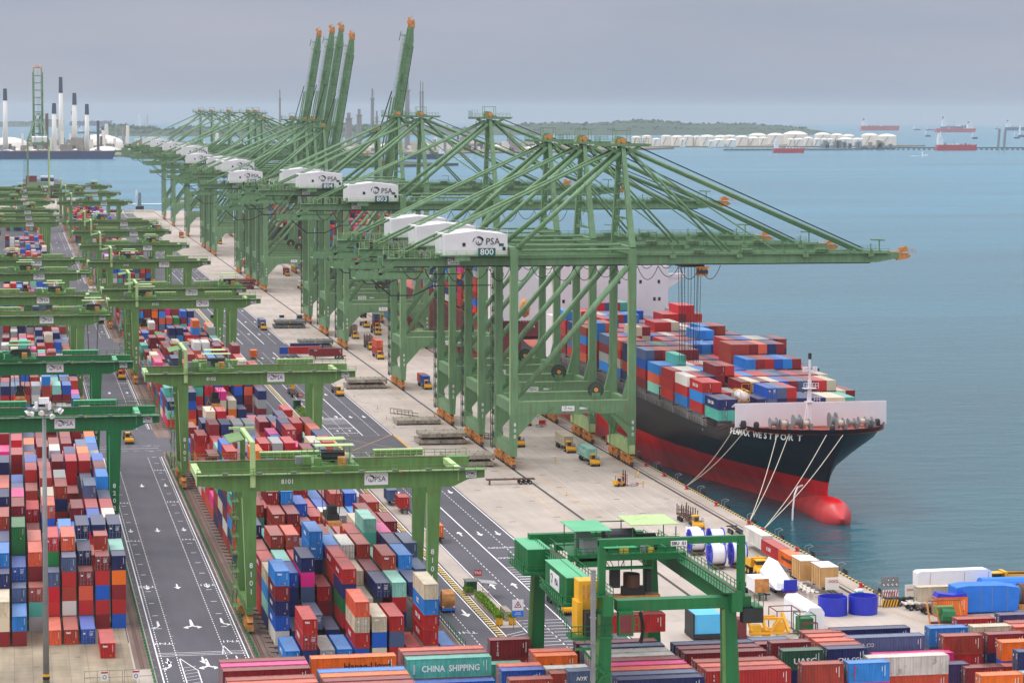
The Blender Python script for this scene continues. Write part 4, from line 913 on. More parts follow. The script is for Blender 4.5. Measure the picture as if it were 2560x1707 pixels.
for ci, s_ in {0: (5, ['light blue', 'maroon', 'navy', 'blue', 'white'], 12.19, {2: ('CMA CGM', .9, 'wtxt')}), 1: (1, ['navy'], 12.19), 2: (2, ['slate', 'navy'], 12.19), 3: (1, ['navy'], 12.19), 4: (5, ['red', 'navy', 'green', 'red', 'maroon'], 12.19, {0: ('CMA CGM', .9, 'wtxt'), 2: ('UASC', 1.2, 'wtxt')}),
    5: (3, ['cream', 'navy', 'red'], 12.19), 6: (4, ['navy', 'brown', 'navy', 'red'], 12.19), 7: (4, ['mint', 'red', 'navy', 'grey'], 12.19), 8: (4, ['navy', 'maroon', 'red', 'navy'], 12.19), 9: (3, ['blue', 'navy', 'red'], 12.19)}.items(): sr[(1, ci)] = s_
for ci, s_ in {0: (4, ['cream', 'light blue', 'mint', 'navy'], 12.19), 1: (4, ['blue', 'navy', 'navy', 'maroon'], 12.19), 2: (5, ['navy', 'pink', 'slate', 'purple', 'navy'], 12.19, {0: ('MOL', 1.2, 'wtxt'), 1: ('ONE', 1.2, 'wtxt')}), 3: (3, ['red', 'maroon', 'navy'], 12.19), 4: (5, ['red', 'brown', 'navy', 'navy', 'maroon'], 12.19),
    5: (4, ['cream', 'slate', 'red', 'navy'], 12.19), 6: (4, ['maroon', 'brown', 'red', 'red'], 12.19), 7: (5, ['brown', 'red', 'red', 'red', 'red'], 12.19), 8: (5, ['light blue', 'navy', 'red', 'navy', 'red'], 12.19), 9: (4, ['slate', 'brown', 'red', 'navy'], 12.19)}.items(): sr[(2, ci)] = s_
for ci, s_ in {0: (4, ['red', 'maroon', 'red', 'red'], 12.19), 1: (4, ['mint', 'red', 'red', 'navy'], 12.19), 2: (4, ['red', 'red', 'navy', 'red'], 12.19), 3: (6, ['light blue', 'light blue', 'navy', 'navy', 'red', 'blue'], 12.19, {0: ('MAERSK', .9, 'wtxt')}), 4: (5, ['light blue', 'blue', 'light blue', 'navy', 'red'], 12.19), 5: (5, ['white', 'white', 'navy', 'red', 'red'], 12.19),
    6: (5, ['brown', 'red', 'red', 'navy', 'red'], 12.19), 7: (4, ['mint', 'navy', 'navy', 'navy'], 12.19, {0: ('CHINA', 1.0, 'wtxt')}), 8: (5, ['navy', 'navy', 'navy', 'red', 'red'], 12.19), 9: (5, ['slate', 'brown', 'red', 'red', 'red'], 12.19)}.items(): sr[(3, ci)] = s_
for ci, s_ in {0: (4, ['brown', 'maroon', 'red', 'red'], 12.19), 1: (5, ['brown', 'maroon', 'maroon', 'red', 'red'], 12.19), 2: (5, ['salmon', 'maroon', 'navy', 'red', 'red'], 12.19), 4: (5, ['maroon', 'maroon', 'navy', 'red', 'red'], 12.19), 6: (5, ['red', 'maroon', 'navy', 'red', 'red'], 12.19), 7: (6, ['mint', 'teal', 'maroon', 'navy', 'red', 'red'], 12.19), 9: (2, ['navy', 'red'], 12.19)}.items(): sr[(4, ci)] = s_
block('right yard block', xr, yr, sr, 4.0, 5.4, False, 'containers stacked in the right yard block', 11)
# farther blocks
def farblock(name, xs, y0, y1, seed, g_):
    ys = []; y = y0
    while y < y1-12: ys.append(y); y += 12.6
    block(name, xs, ys, {}, 3.0, 4.6, False, g_, seed)
farblock('middle right yard', xr, 747, 975, 21, 'containers in the middle yard'); farblock('middle left yard', xl, 747, 975, 22, 'containers in the middle yard')
farblock('far right yard', xr, 1048, 1125, 23, 'containers in the far yard'); farblock('far left yard', xl, 1047, 1330, 24, 'containers in the far yard')
farblock('far right yard', xr, 1376, 1560, 25, 'containers in the far yard'); farblock('far yard', xl, 1376, 1660, 26, 'containers in the far yard'); farblock('farthest yard', xl, 1980, 2230, 27, 'containers in the far yard'); farblock('farthest right yard', xr, 1800, 2230, 28, 'containers in the far yard')
# --- foreground yard, containers lying across the view
def fg(x, y, c, L_=12.19, txt=None, z=None, tiers=5, h=2.8, row=0, only=None):
    for k in range(tiers):
        zt = 14.0-(tiers-1-k)*2.8 if z is None else z-(tiers-1-k)*2.8
        if zt-h < -.05: continue
        top = k == tiers-1
        cc = c if top else rnd.choice(RND)
        cand(x, y, max(0, zt-h), L_, h-.03, cc if not (only and k == tiers-2) else only, 'x', None, 'containers lying across the foreground yard', 1e6 if top else (9e5 if (k >= tiers-3 and not any(abs(f_[0]-x) < 6.2 and -3.4 < f_[1]-y < -2.4 for f_ in FG)) else 1.0), txt if top else None, None, True)
        d_ = CL[-1]; d_['fg'] = (x, y, k)
W_ = 'wtxt'; K = 'ink'
FG = [(28.5, 362.5, 'maroon', 12.19), (28.5, 359.6, 'pink', 12.19), (28.5, 356.7, 'maroon', 12.19), (28.5, 353.6, 'brown', 12.19, None, 11.4), (28.5, 350.5, 'brown', 12.19), (28.5, 347.6, 'salmon', 12.19), (28.5, 344.7, 'red', 12.19),
 (41.5, 362.6, 'orange', 12.19, ('Hapag-Lloyd', 1.35, K, 8.0, 1.45, {'bold': .02})), (41.5, 353.4, 'light blue', 12.19), (41.5, 350.6, 'orange', 12.19), (41.5, 347.7, 'maroon', 12.19, [('tex', .8, W_, 10.9, 1.9)]), (41.5, 344.7, 'brown', 12.19), (41.5, 359.6, 'maroon', 12.19, None, 8.6), (41.5, 356.6, 'red', 12.19, None, 8.6),
 (54.8, 359.6, 'teal', 12.19, [('CHINA  SHIPPING', 1.25, W_, 6.3, 1.3, {'sx': .85, 'bold': .03}), ('中\n国\n海\n运', .42, W_, 1.0, 1.3)]), (54.8, 362.6, 'maroon', 12.19), (54.8, 365.5, 'salmon', 12.19),
 (54.8, 356.6, 'blue', 12.19, None, 11.2), (54.8, 353.6, 'blue', 12.19, None, 8.4),
 (68.9, 370.7, 'maroon', 6.06, [('T\nR\nI\nT\nO\nN', .42, W_, 1.1, 1.4, {'bold': .01})]), (67.0, 367.0, 'teal', 6.06, None, 11.2), (66.9, 352.7, 'salmon', 6.06), (66.7, 349.9, 'blue', 6.06, [('CAI', .7, W_, 4.9, 1.8)]), (66.7, 344.0, 'brown', 6.06, [('CAI', .7, W_, .9, 1.9)]),
 (73.3, 358.5, 'orange', 6.06, [('SAMUDERA', .62, K, 4.0, 1.3), ('S', .8, K, 2.2, 1.35, {'bold': .03})]), (73.3, 361.5, 'salmon', 6.06), (73.1, 352.7, 'maroon', 6.06, None, 11.2), (73.1, 350.1, 'white', 6.06), (73.1, 347.0, 'brown', 6.06, [('tex', .8, W_, 2.4, 1.7)]), (75.4, 346.6, 'slate', 6.06, [('NYK', .75, W_, 1.9, 1.7, {'shear': .3, 'bold': .02})], 14.3),
 (80.9, 366.0, 'maroon', 12.19), (81.2, 362.8, 'slate', 12.19), (81.0, 359.2, 'white', 12.19), (81.0, 356.3, 'white', 12.19), (81.2, 353.4, 'maroon', 12.19), (81.3, 350.4, 'pink', 12.19), (81.3, 347.4, 'salmon', 12.19), (81.3, 344.4, 'slate', 12.19), (81.3, 341.4, 'navy', 12.19, [('CMA CGM', 1.1, W_, 7.5, 1.1)]),
 (94.8, 362.7, 'navy', 12.19), (94.8, 359.6, 'maroon', 12.19), (94.8, 356.5, 'maroon', 12.19, [('t\ne\nx', .7, W_, 1.0, 1.5)]), (94.8, 350.5, 'brown', 12.19), (94.8, 347.5, 'salmon', 12.19), (94.8, 344.6, 'red', 12.19, [('t\ne\nx', .7, W_, 1.0, 1.5)]), (94.8, 353.5, 'maroon', 12.19, None, 11.2),
 (109.2, 361.4, 'maroon', 6.06, [('t\ne\nx', .62, W_, 1.1, 1.6)]), (109.2, 355.6, 'dark green', 6.06, [('UASC', 1.15, W_, 3.3, 1.2, {'sx': 1.2, 'bold': .03})]), (109.2, 346.2, 'brown', 6.06), (107.9, 364.6, 'maroon', 6.06, None, 13.2), (107.9, 367.5, 'slate', 6.06, None, 13.2),
 (116.0, 367.6, 'brown', 6.06), (116.0, 364.6, 'salmon', 6.06), (116.0, 361.4, 'salmon', 6.06), (116.0, 358.4, 'brown', 6.06), (116.0, 355.8, 'navy', 6.06, [('CMA CGM', .85, W_, 3.5, 1.1, {'bold': .015})]), (115.9, 345.9, 'light blue', 6.06, [('P\nI\nL', .75, 'redp', .95, 1.4, {'bold': .02})]),
 (121.0, 368.7, 'navy', 12.19), (121.2, 362.7, 'slate', 12.19, [('NORASIA CO', .8, W_, 1.8, 1.6)]), (121.4, 353.4, 'white', 12.19, None, 13.0), (124.4, 359.3, 'pink', 12.19, [('ONE', 2.1, 'grey', 5.6, 1.0, {'sx': 1.25})], 12.0), (124.9, 354.2, 'purple', 12.19, [('NYK', .8, W_, 2.6, 2.0, {'shear': .3, 'bold': .02})], 11.4),
 (135.9, 367.5, 'light blue', 6.06, [('G\nE\nM\nI\nN\nI', .34, W_, 1.0, 1.4)]), (135.9, 361.4, 'brown', 6.06), (142.5, 373.3, 'red', 6.06, [('CAI', .75, W_, 1.6, 1.8)]), (142.8, 367.3, 'cream', 6.06, [('OOCL', .7, 'redp', 1.6, 1.7, {'bold': .02})]), (142.9, 361.6, 'maroon', 6.06, [('t\ne\nx', .62, W_, 1.2, 1.6)]), (142.8, 355.7, 'orange', 6.06, [('H', .8, 'navy_' if False else K, 3.9, 1.5)]), (142.6, 349.0, 'navy', 6.06),
 (131.5, 335.0, 'orange', 6.06, [('Hapag-Lloyd', .75, K, 3.9, 1.2)]), (149.2, 369.1, 'brown', 6.06), (149.0, 366.2, 'salmon', 6.06), (149.4, 361.6, 'brown', 6.06), (149.2, 349.0, 'brown', 6.06), (137.8, 335.0, 'grey', 6.06), (135.9, 352.3, 'maroon', 6.06, None, 11.2), (138.8, 352.3, 'brown', 6.06, None, 11.2)]
for r_ in FG:
    x, y, c, L_ = r_[:4]; fg(x, y, c, L_, r_[4] if len(r_) > 4 else None, r_[5] if len(r_) > 5 else None)
POSW = {}
for d_ in CL:
    if 'fg' in d_: d_['ri'] = max(0, round((d_['fg'][1]-334.8)/3.02))
rl_ = sorted(set(d_['ri'] for d_ in CL if 'fg' in d_))
for d_ in CL:
    if 'fg' in d_:
        st = sorted(set(e_['fg'][:2] for e_ in CL if 'fg' in e_ and e_['ri'] == d_['ri']))
        d_['where'] = '%s tier, %s stack from left, %s row from the camera, front yard' % (ORD[min(8, d_['fg'][2])], NTH[st.index(d_['fg'][:2])], NTH[rl_.index(d_['ri'])])
# --- deck cargo of the near ship
SX0, SC = 167.6, 2.47
bays_s = [601, 615.6, 630.2, 644.8, 659.4, 674, 688.6, 703.2, 717.8, 732.4, 747, 761.6, 773.9+2.3]
qs = random.Random(5); HS = {}
HT = ['2211233322222211', '3322333333333322', '3334433333333332', '3333333344444433', '3343333355555533', '4444443335555555', '4444444444443333', '4443344445544444', '4445544444455544', '5544444555444444', '4455444444444444', '4445555544455665', '5555666655444455']
for bi, r_ in enumerate(HT):
    for ci, ch in enumerate(r_): HS[(bi, ci)] = int(ch)
SHC = {(0, 0): ['navy', 'teal'], (0, 1): ['navy', 'teal'], (0, 4): ['navy', 'slate', 'orange'], (0, 5): ['blue', 'slate', 'orange'], (0, 6): ['slate', 'navy'], (0, 7): ['red', 'maroon'], (0, 8): ['navy', 'blue'], (0, 9): ['navy', 'navy'], (0, 10): ['navy', 'red'], (0, 11): ['cream', 'grey'], (0, 12): ['cream', 'red'], (0, 13): ['teal', 'teal'], (0, 14): ['maroon'], (0, 15): ['navy'],
 (1, 0): ['red', 'light blue', 'red'], (1, 1): ['red', 'light blue', 'maroon'], (1, 2): ['red', 'bright red'], (1, 4): ['maroon', 'red'], (1, 5): ['cream', 'grey'], (1, 6): ['maroon', 'red'], (1, 7): ['cream', 'red'], (1, 8): ['blue', 'maroon'], (1, 9): ['maroon', 'maroon'], (1, 10): ['slate', 'red'], (1, 11): ['maroon', 'red'], (1, 12): ['red', 'red'], (1, 13): ['cream', 'navy'], (1, 14): ['cream', 'navy'], (1, 15): ['maroon', 'red'],
 (2, 0): ['white', 'red', 'light blue'], (2, 1): ['red', 'cream', 'light blue'], (2, 2): ['navy', 'red'], (2, 3): ['maroon', 'maroon', 'red'], (2, 4): ['red', 'maroon'], (2, 5): ['salmon', 'blue'], (2, 6): ['light blue', 'white'], (2, 13): ['maroon', 'cream'], (2, 12): ['maroon', 'red'], (2, 14): ['cream', 'red'],
 (3, 0): ['red', 'red', 'red'], (3, 1): ['white', 'red', 'red'], (3, 2): ['white', 'blue', 'red'], (3, 3): ['light blue', 'red'], (3, 12): ['light blue', 'light blue', 'navy'], (3, 13): ['maroon', 'navy'], (3, 8): ['light blue', 'maroon'],
 (4, 0): ['light blue', 'salmon', 'mint'], (4, 1): ['light blue', 'red', 'teal'], (4, 2): ['teal', 'blue'], (4, 3): ['white', 'maroon'], (4, 8): ['brown', 'brown'], (4, 9): ['brown', 'navy'], (4, 10): ['maroon', 'brown'], (4, 11): ['salmon', 'brown'], (4, 12): ['navy', 'brown'], (4, 13): ['maroon', 'maroon'],
 (6, 0): ['navy', 'navy', 'red'], (6, 1): ['maroon', 'blue', 'salmon'], (6, 2): ['navy', 'red', 'light blue'], (6, 3): ['green', 'navy'], (6, 4): ['navy', 'red'], (6, 5): ['maroon', 'teal'], (5, 0): ['slate', 'blue', 'red', 'maroon'], (8, 11): ['light blue', 'maroon'], (8, 12): ['maroon', 'teal'], (8, 3): ['cream', 'red'], (8, 4): ['maroon', 'cream'],
 (11, 12): ['bright red', 'red'], (11, 13): ['bright red', 'maroon'], (11, 11): ['red', 'red'], (9, 0): ['light blue', 'light blue', 'red'], (9, 1): ['salmon', 'red'], (10, 2): ['bright red', 'light blue'], (12, 5): ['slate', 'red']}
for (bi, ci), nt_ in HS.items():
    yb = bays_s[bi]
    for k in range(nt_):
        top = k == nt_-1; front = bi == 0 or HS.get((bi-1, ci), 0) <= k+1; left = ci == 0 or HS.get((bi, ci-1), 0) <= k
        e = (2.44*12*.09 if top else 0)+(2.44*2.6 if (bi == 0 or HS.get((bi-1, ci), 0) <= k) else 0)+(2.6*12*.25 if left else 0)
        if e <= 0: continue
        cc = qs.choice(['maroon']*5+['red']*6+['bright red']*2+['brown']*3+['navy']*5+['light blue']*3+['blue']*2+['slate', 'cream', 'white', 'teal', 'salmon', 'grey'])
        if (bi, ci) in SHC and nt_-1-k < len(SHC[(bi, ci)]): cc = SHC[(bi, ci)][nt_-1-k]
        cand(SX0+ci*SC, yb, 17.0+k*2.6, 12.19, 2.57, cc, 'y', '%s tier, %s stack from quay side, %s bay behind the ship bow' % (ORD[k] if k else 'lowest', NTH[ci], NTH[bi]), 'containers on the deck of the moored ship', e*(6463/2.5/yb)**2, TX if qs.random() < .15 else None, qs.random() < .3, False)
        if ci == 0 and qs.random() < .5: CL[-1]['txt'] = ('CMA CGM', 1.1, 'wtxt'); CL[-1]['force'] = True
CL.sort(key=lambda d_: -(d_['exp']+(1e7 if d_['exp'] >= 9e5 else 0)))
CAP = 268
for i, d_ in enumerate(CL[:CAP]): make(d_)
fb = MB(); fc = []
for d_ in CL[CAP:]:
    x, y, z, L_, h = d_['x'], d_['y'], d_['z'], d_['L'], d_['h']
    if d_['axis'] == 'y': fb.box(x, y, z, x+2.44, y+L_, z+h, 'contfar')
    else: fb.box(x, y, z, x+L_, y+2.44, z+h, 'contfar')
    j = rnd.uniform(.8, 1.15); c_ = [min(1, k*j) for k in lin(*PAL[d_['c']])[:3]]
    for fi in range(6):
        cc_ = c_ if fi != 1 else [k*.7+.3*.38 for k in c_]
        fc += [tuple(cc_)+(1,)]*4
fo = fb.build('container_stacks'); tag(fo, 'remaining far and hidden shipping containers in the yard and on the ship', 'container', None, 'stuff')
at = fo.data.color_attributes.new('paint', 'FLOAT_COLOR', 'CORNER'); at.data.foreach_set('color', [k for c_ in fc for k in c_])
print('containers', len(CL), 'individual', min(CAP, len(CL)))
# ------------------------------------------------------------------ vehicles and cargo on the quay
def tractor(label, x, y, rz=0, load=0, rack=0, cab='yellow', reverse=False, empty=True, trailer=True):
    """terminal tractor facing -y with its trailer behind (+y)"""
    t = thing('terminal_tractor', label, 'terminal truck', (x, y, 0), rz, 'terminal tractors on the wharf and roads')
    b = MB(); b.box(-1.2, .2, .55, 1.2, 2.0, 1.35, cab); b.box(-1.15, 0, .5, 1.15, .3, 1.1, cab); b.prism([(0.25, 1.35), (2.0, 1.35), (2.0, 1.55), (.35, 1.45)], -1.15, 1.15, 'x', cab)
    for k in range(6): b.box(-1.1+k*.38, -.03, .55, -.92+k*.38, 0, .85, 'dark')
    b.box(-1.15, 2.0, .7, 1.15, 5.4, 1.05, 'blackc'); b.box(.15, 2.2, 1.05, 1.1, 3.8, 1.8, 'grey'); b.box(-1.1, -.02, .45, 1.1, .1, .6, 'dark'); body = b.build('body', t)
    b = MB(); b.box(-1.05, 1.2, 1.35, .15, 2.9, 3.0, cab); b.box(-1.1, 1.1, 3.0, .2, 3.0, 3.1, cab); b.box(-.98, 1.16, 1.85, .08, 1.2, 2.8, 'glass'); b.box(-1.08, 1.35, 1.9, -1.04, 2.6, 2.8, 'glass'); b.box(.14, 1.35, 1.9, .18, 2.6, 2.8, 'glass'); b.rail((1.0, .4, 1.3), (1.0, 2.2, 1.3), 'dark', 1.2, .8, .06); b.build('cab', t)
    for yy in (.9, 3.9, 5.0):
        for sx in (-1, 1): b = MB(); b.tube((sx*.75, yy, .5), (sx*1.22, yy, .5), .5, 'rubber', 14); b.tube((sx*1.2, yy, .5), (sx*1.25, yy, .5), .22, 'sign', 8); b.build('wheel', t)
    if trailer:
        b = MB(); c_ = 'chassis'; b.box(-.6, 3.6, 1.1, -.35, 16, 1.45, c_); b.box(.35, 3.6, 1.1, .6, 16, 1.45, c_)
        for yy in (3.7, 7, 10, 13, 15.7): b.box(-1.2, yy, 1.2, 1.2, yy+.3, 1.5, c_)
        b.box(-1.22, 4, 1.15, -1.12, 15.9, 1.3, c_); b.box(1.12, 4, 1.15, 1.22, 15.9, 1.3, c_)
        if rack:
            for yy in (6, 8, 10, 12, 14, 15.6):
                for sx in (-1.1, 0, 1.1): b.bar((sx, yy, 1.4), (sx, yy, rack+rnd.uniform(-.3, .3)), .2, .2, c_)
                b.bar((-1.1, yy, 2.4), (1.1, yy, 2.4), .12, .12, c_)
        tr_ = b.build('trailer', t)
        for yy in (12.2, 13.5, 14.8):
            for sx in (-1, 1): b = MB(); b.tube((sx*.7, yy, .5), (sx*1.22, yy, .5), .48, 'rubber', 14); b.build('wheel', tr_)
    return t
def cargo(c, x, y, L_=12.19, z=1.5, label='', axis='y', txt=None, door=False, h=2.57):
    d_ = dict(x=x-(1.22 if axis == 'y' else 0), y=y, z=z, L=L_, h=h, c=c, axis=axis, where=label, group=None, exp=0, txt=txt, door=door, force=True)
    o = make(d_); o['label'] = label; return o
tractor('yellow tractor hauling a cream container near crane 800, wharf side lane', 147.4, 674); cargo('cream', 147.4, 678.2, label='cream container with red lettering on a trailer beside crane 801', txt=None)
tractor('yellow tractor with striped bumper hauling the mint container, nearest on the wharf', 148.0, 647.5); cargo('mint', 148.0, 651.6, label='mint green container on the trailer nearest the ship bow', txt=('MAXICON', 1.3, 'wtxt'))
tractor('yellow tractor with tall rusty rack trailer beside the quay edge rail', 147.9, 544.5, rack=3.6)
tractor('yellow tractor half hidden behind the leg of crane 800', 136.3, 688, trailer=False)
tractor('yellow tractor with black cab window parked past crane 801', 147.5, 734.5)
tractor('yellow tractor under crane 803 hauling two short containers', 134.5, 836); cargo('blue', 134.5, 840.2, 6.06, label='short blue container behind the tractor at crane 803'); cargo('salmon', 134.5, 846.6, 6.06, label='short salmon container on the same trailer behind the blue one')
tractor('yellow tractor hauling two stacked red containers below crane 804', 133.6, 940); cargo('brown', 133.6, 944, 12.19, label='brown container, lower of two on the trailer below crane 804'); cargo('salmon', 133.6, 944, 12.19, 4.1, label='salmon container, upper of two on the trailer below crane 804')
tractor('yellow tractor with rack trailer below crane 804, nearer of two racks', 135.4, 977, rack=5); tractor('yellow tractor with rack trailer below crane 805, farther of two racks', 135.8, 1026, rack=5)
tractor('yellow tractor with empty trailer below crane 805, right lane', 147.0, 1042); tractor('yellow tractor with orange trailer below crane 806', 147.3, 1078)
tractor('yellow tractor under two stacked containers, far under the cranes', 150, 1063, trailer=True); cargo('maroon', 150, 1068, 6.06, label='maroon container, lower of two far under crane 806'); cargo('slate', 150, 1068, 6.06, 4.1, label='slate container, upper of two far under crane 806')
tractor('yellow tractor with empty trailer on the main road beside the hatch covers', 103.6, 821)
tractor('yellow tractor hauling a pink container at the foot of the emerald crane', 99.5, 456); cargo('pink', 99.5, 460.2, 12.19, label='pink container on the trailer behind the emerald crane leg', txt=None)
tractor('yellow tractor hauling a blue container, alone on the main road', 103.3, 1073); cargo('slate', 103.3, 1077.3, 12.19, 1.5, label='slate blue container on the road tractor near the grey hatch covers')
tractor('yellow tractor on the cross road behind crane 8202', 31.6, 713, trailer=True); tractor('yellow tractor with red container on the lane road beside crane 8203', 36.8, 884); cargo('bright red', 36.8, 888, 12.19, label='bright red container on the lane road trailer')
tractor('yellow tractor on the lane road beside crane 8204', 28.5, 1150, trailer=False)
tractor('yellow tractor facing away on the main road behind crane 8102', 89.0, 836, rz=PI)
tractor('yellow tractor hauling a white container near crane 807', 146, 1310); cargo('white', 146, 1314, label='white container on the trailer near crane 807')
for k, (x, y, c1, c2) in enumerate(((134, 1500, 'red', 'navy'), (150, 1420, 'maroon', 'red'), (120, 1850, 'red', 'red'), (140, 1760, 'navy', 'blue'))):
    tractor('far tractor hauling a container, %s from the camera beyond crane 808' % NTH[k], x, y); cargo(c1, x, y+4, 12.19, label='%s container on a far trailer, %s beyond crane 808' % (c1, NTH[k]))
# orange road truck in the lane by the right block
t = thing('road_truck', 'orange road truck with blue bumper in the lane beside the right block', 'truck', (78.2, 462.6, 0))
b = MB(); b.prism([(0, .9), (2.1, .9), (2.1, 3.4), (.3, 3.4), (0, 2.6)], -1.22, 1.22, 'x', 'orange'); b.box(-1.22, -.05, .4, 1.22, 2, .9, 'tarp'); b.prism([(.2, 3.4), (2.1, 3.4), (2.1, 4.0), (1.2, 3.9)], -1.1, 1.1, 'x', 'orange'); b.box(-1.1, 2.1, .8, 1.1, 7, 1.1, 'blackc')
for k in range(4): b.box(-1.0, -.03, 1.0+k*.22, 1.0, .0, 1.1+k*.22, 'rail')
b.build('cab', t); b = MB(); b.add([(-1.1, -.02, 2.0), (1.1, -.02, 2.0), (1.05, .25, 3.2), (-1.05, .25, 3.2)], [(0, 1, 2, 3)], 'glass'); b.build('windscreen', t)
for yy in (1.0, 5.2, 6.4):
    for sx in (-1, 1): b = MB(); b.tube((sx*.8, yy, .52), (sx*1.24, yy, .52), .52, 'rubber', 14); b.build('wheel', t)
for sx in (-1, 1): b = MB(); b.box(sx*1.0-.15, -.08, 1.0, sx*1.0+.15, -.02, 1.25, 'sign'); b.build('headlight', t)
def skel(label, x, y, L_=12.4, c='blackc', rz=0, nm='chassis_trailer', wheels=True):
    t = thing(nm, label, 'trailer', (x, y, 0), rz, 'parked chassis trailers')
    b = MB(); b.box(-.55, 0, 1.1, -.3, L_, 1.4, c); b.box(.3, 0, 1.1, .55, L_, 1.4, c)
    for k in range(6): b.box(-1.2, k*(L_-.3)/5, 1.15, 1.2, k*(L_-.3)/5+.3, 1.4, c)
    for sx in (-.6, .6): b.box(sx-.1, .7, 0, sx+.1, .9, 1.1, c); b.box(sx-.25, .6, 0, sx+.25, 1.0, .08, c)
    b.build('frame', t)
    if wheels:
        for yy in (L_-3.6, L_-2.4, L_-1.2):
            for sx in (-1, 1): b = MB(); b.tube((sx*.7, yy, .5), (sx*1.2, yy, .5), .48, 'rubber', 14); b.tube((sx*1.19, yy, .5), (sx*1.23, yy, .5), .24, 'grey', 8); b.build('wheel', t)
    return t
skel('black parked chassis trailer in front of the orange and white crates', 138.4, 463.2); skel('maroon flatbed chassis in front of the white wrapped cargo', 143.9, 462.3, c='brown'); skel('pale blue empty chassis between flatbed and crates', 148.0, 463.6, c='tank')
skel('black chassis under the plywood crates', 152.0, 461.2, 27); skel('black chassis under the white reefer container', 154.4, 506, 36)
skel('rusty orange empty trailer standing crosswise on the apron', 114.3, 620.8, 12, 'chassis', R(-90))
skel('rusty flat trailer behind the row of red containers', 109, 944.5, 12, 'chassis', R(-90))
# road train of containers lying crosswise near crane 8102
cargo('maroon', 107.6, 944, 12.19, 1.5, 'long maroon container crosswise on a trailer beyond crane 8102', 'x', [('tex', .9, 'wtxt', 2.2, 2.0)]); cargo('red', 100.8, 952, 12.19, 1.5, 'red container crosswise behind the long maroon one', 'x'); cargo('navy', 103, 966, 12.19, 1.5, 'navy container crosswise, farthest of the crosswise three', 'x'); cargo('blue', 98.0, 957, 6.06, 1.0, 'short blue container standing left of the crosswise trailers', 'x')
cargo('red', 87.5, 578.5, 6.06, 1.3, 'short red container on a parked trailer seen under crane 8101'); cargo('slate', 86.5, 590, 6.06, 1.3, 'short slate container on the trailer behind the red one'); skel('dark trailer under the short red and slate containers', 87.5, 577, 22)
cargo('orange', 88.6, 538, 6.06, 1.2, 'short orange container beside the right leg of crane 8101'); skel('trailer under the short orange container', 88.6, 537, 8)
cargo('orange', 87.8, 950, 6.06, .6, 'orange flat rack container with blue load beyond crane 8102')
# parked cargo by the quay corner
cargo('white', 152.8, 509.5, 13.7, 1.5, 'large white reefer container, first of the row on the quay edge', h=2.9)
cargo('red', 152.3, 496, 12.19, 1.45, 'red container on chassis between the white reefer and orange container', txt=('K LINE', 1.0, 'wtxt')); cargo('orange', 152.2, 483.5, 12.19, 1.45, 'orange container on chassis behind the plywood crates', txt=('CHINA MARITIME', .9, 'ink'))
for k, (x, y, nm) in enumerate(((150.7, 474.5, 'tall plywood crate with pale top, farther of two'), (152.3, 467.0, 'tall plywood crate with pale top, nearer of two, behind the grey end panel'))):
    b = MB(); b.box(x-1.6, y, 1.5, x+1.9, y+6.2, 5.3, 'wood'); b.box(x-1.65, y-.05, 5.3, x+1.95, y+6.25, 5.4, 'sign')
    for j in range(5): b.box(x-1.64, y+j*1.5, 1.5, x-1.6, y+j*1.5+.1, 5.3, 'chassis')
    tag(b.build('plywood_crate'), nm, 'crate', 'plywood crates')
b = MB(); b.box(151.0, 464.8, 1.4, 153.6, 465.1, 3.7, 'tank'); o = b.build('flat_rack_end'); tag(o, 'grey flat rack end panel with red letters before the plywood crate', 'flat rack'); text('OOCL', .7, 'redp', o, (152.5, 464.78, 3.0), ext=.01, bold=.02)
b = MB(); b.box(142.6, 464.5, 1.4, 145.4, 466, 1.8, 'navy' if False else 'reel'); b.box(142.7, 464.6, 1.4, 145.3, 464.9, 3.6, 'purple_' if False else 'reel'); tag(b.build('flat_rack_end'), 'dark blue flat rack end in front of the white wrapped cargo', 'flat rack')
# wrapped cargo: irregular sail like shape
b = MB(); ptsb = [(141.6, 466, 1.5), (145.6, 466, 1.5), (145.9, 477, 1.5), (141.2, 477, 1.5)]
top = [(142.6, 474.5, 6.4), (144.2, 473.8, 5.6), (145.2, 469.5, 3.0), (145.6, 467.2, 2.1), (142.2, 468, 2.6), (141.0, 474.8, 3.8)]
b.add(ptsb+top, [(0, 1, 7, 8), (1, 2, 6), (1, 6, 7), (2, 3, 5), (2, 5, 6), (3, 9 if False else 10, 5), (3, 0, 9), (3, 9, 10), (0, 8, 9), (0, 7, 8), (4, 5, 6), (4, 6, 7), (4, 7, 8), (4, 8, 9), (4, 9, 10), (4, 10, 5)], 'wrap')
tag(b.build('wrapped_cargo'), 'pointed white shrink wrapped cargo on the flatbed', 'wrapped cargo')
for x, y, lb in ((138.3, 464.4, 'orange crate on the black chassis left of the wrapped cargo'), (141.2, 521, 'orange crate behind the cable reels')):
    b = MB(); b.box(x-1.3, y, 1.4, x+1.4, y+.4, 4.0, 'orange'); b.box(x-1.3, y+.4, 1.4, x+1.4, y+6, 3.9, 'wrap'); tag(b.build('cargo_crate'), lb, 'crate')
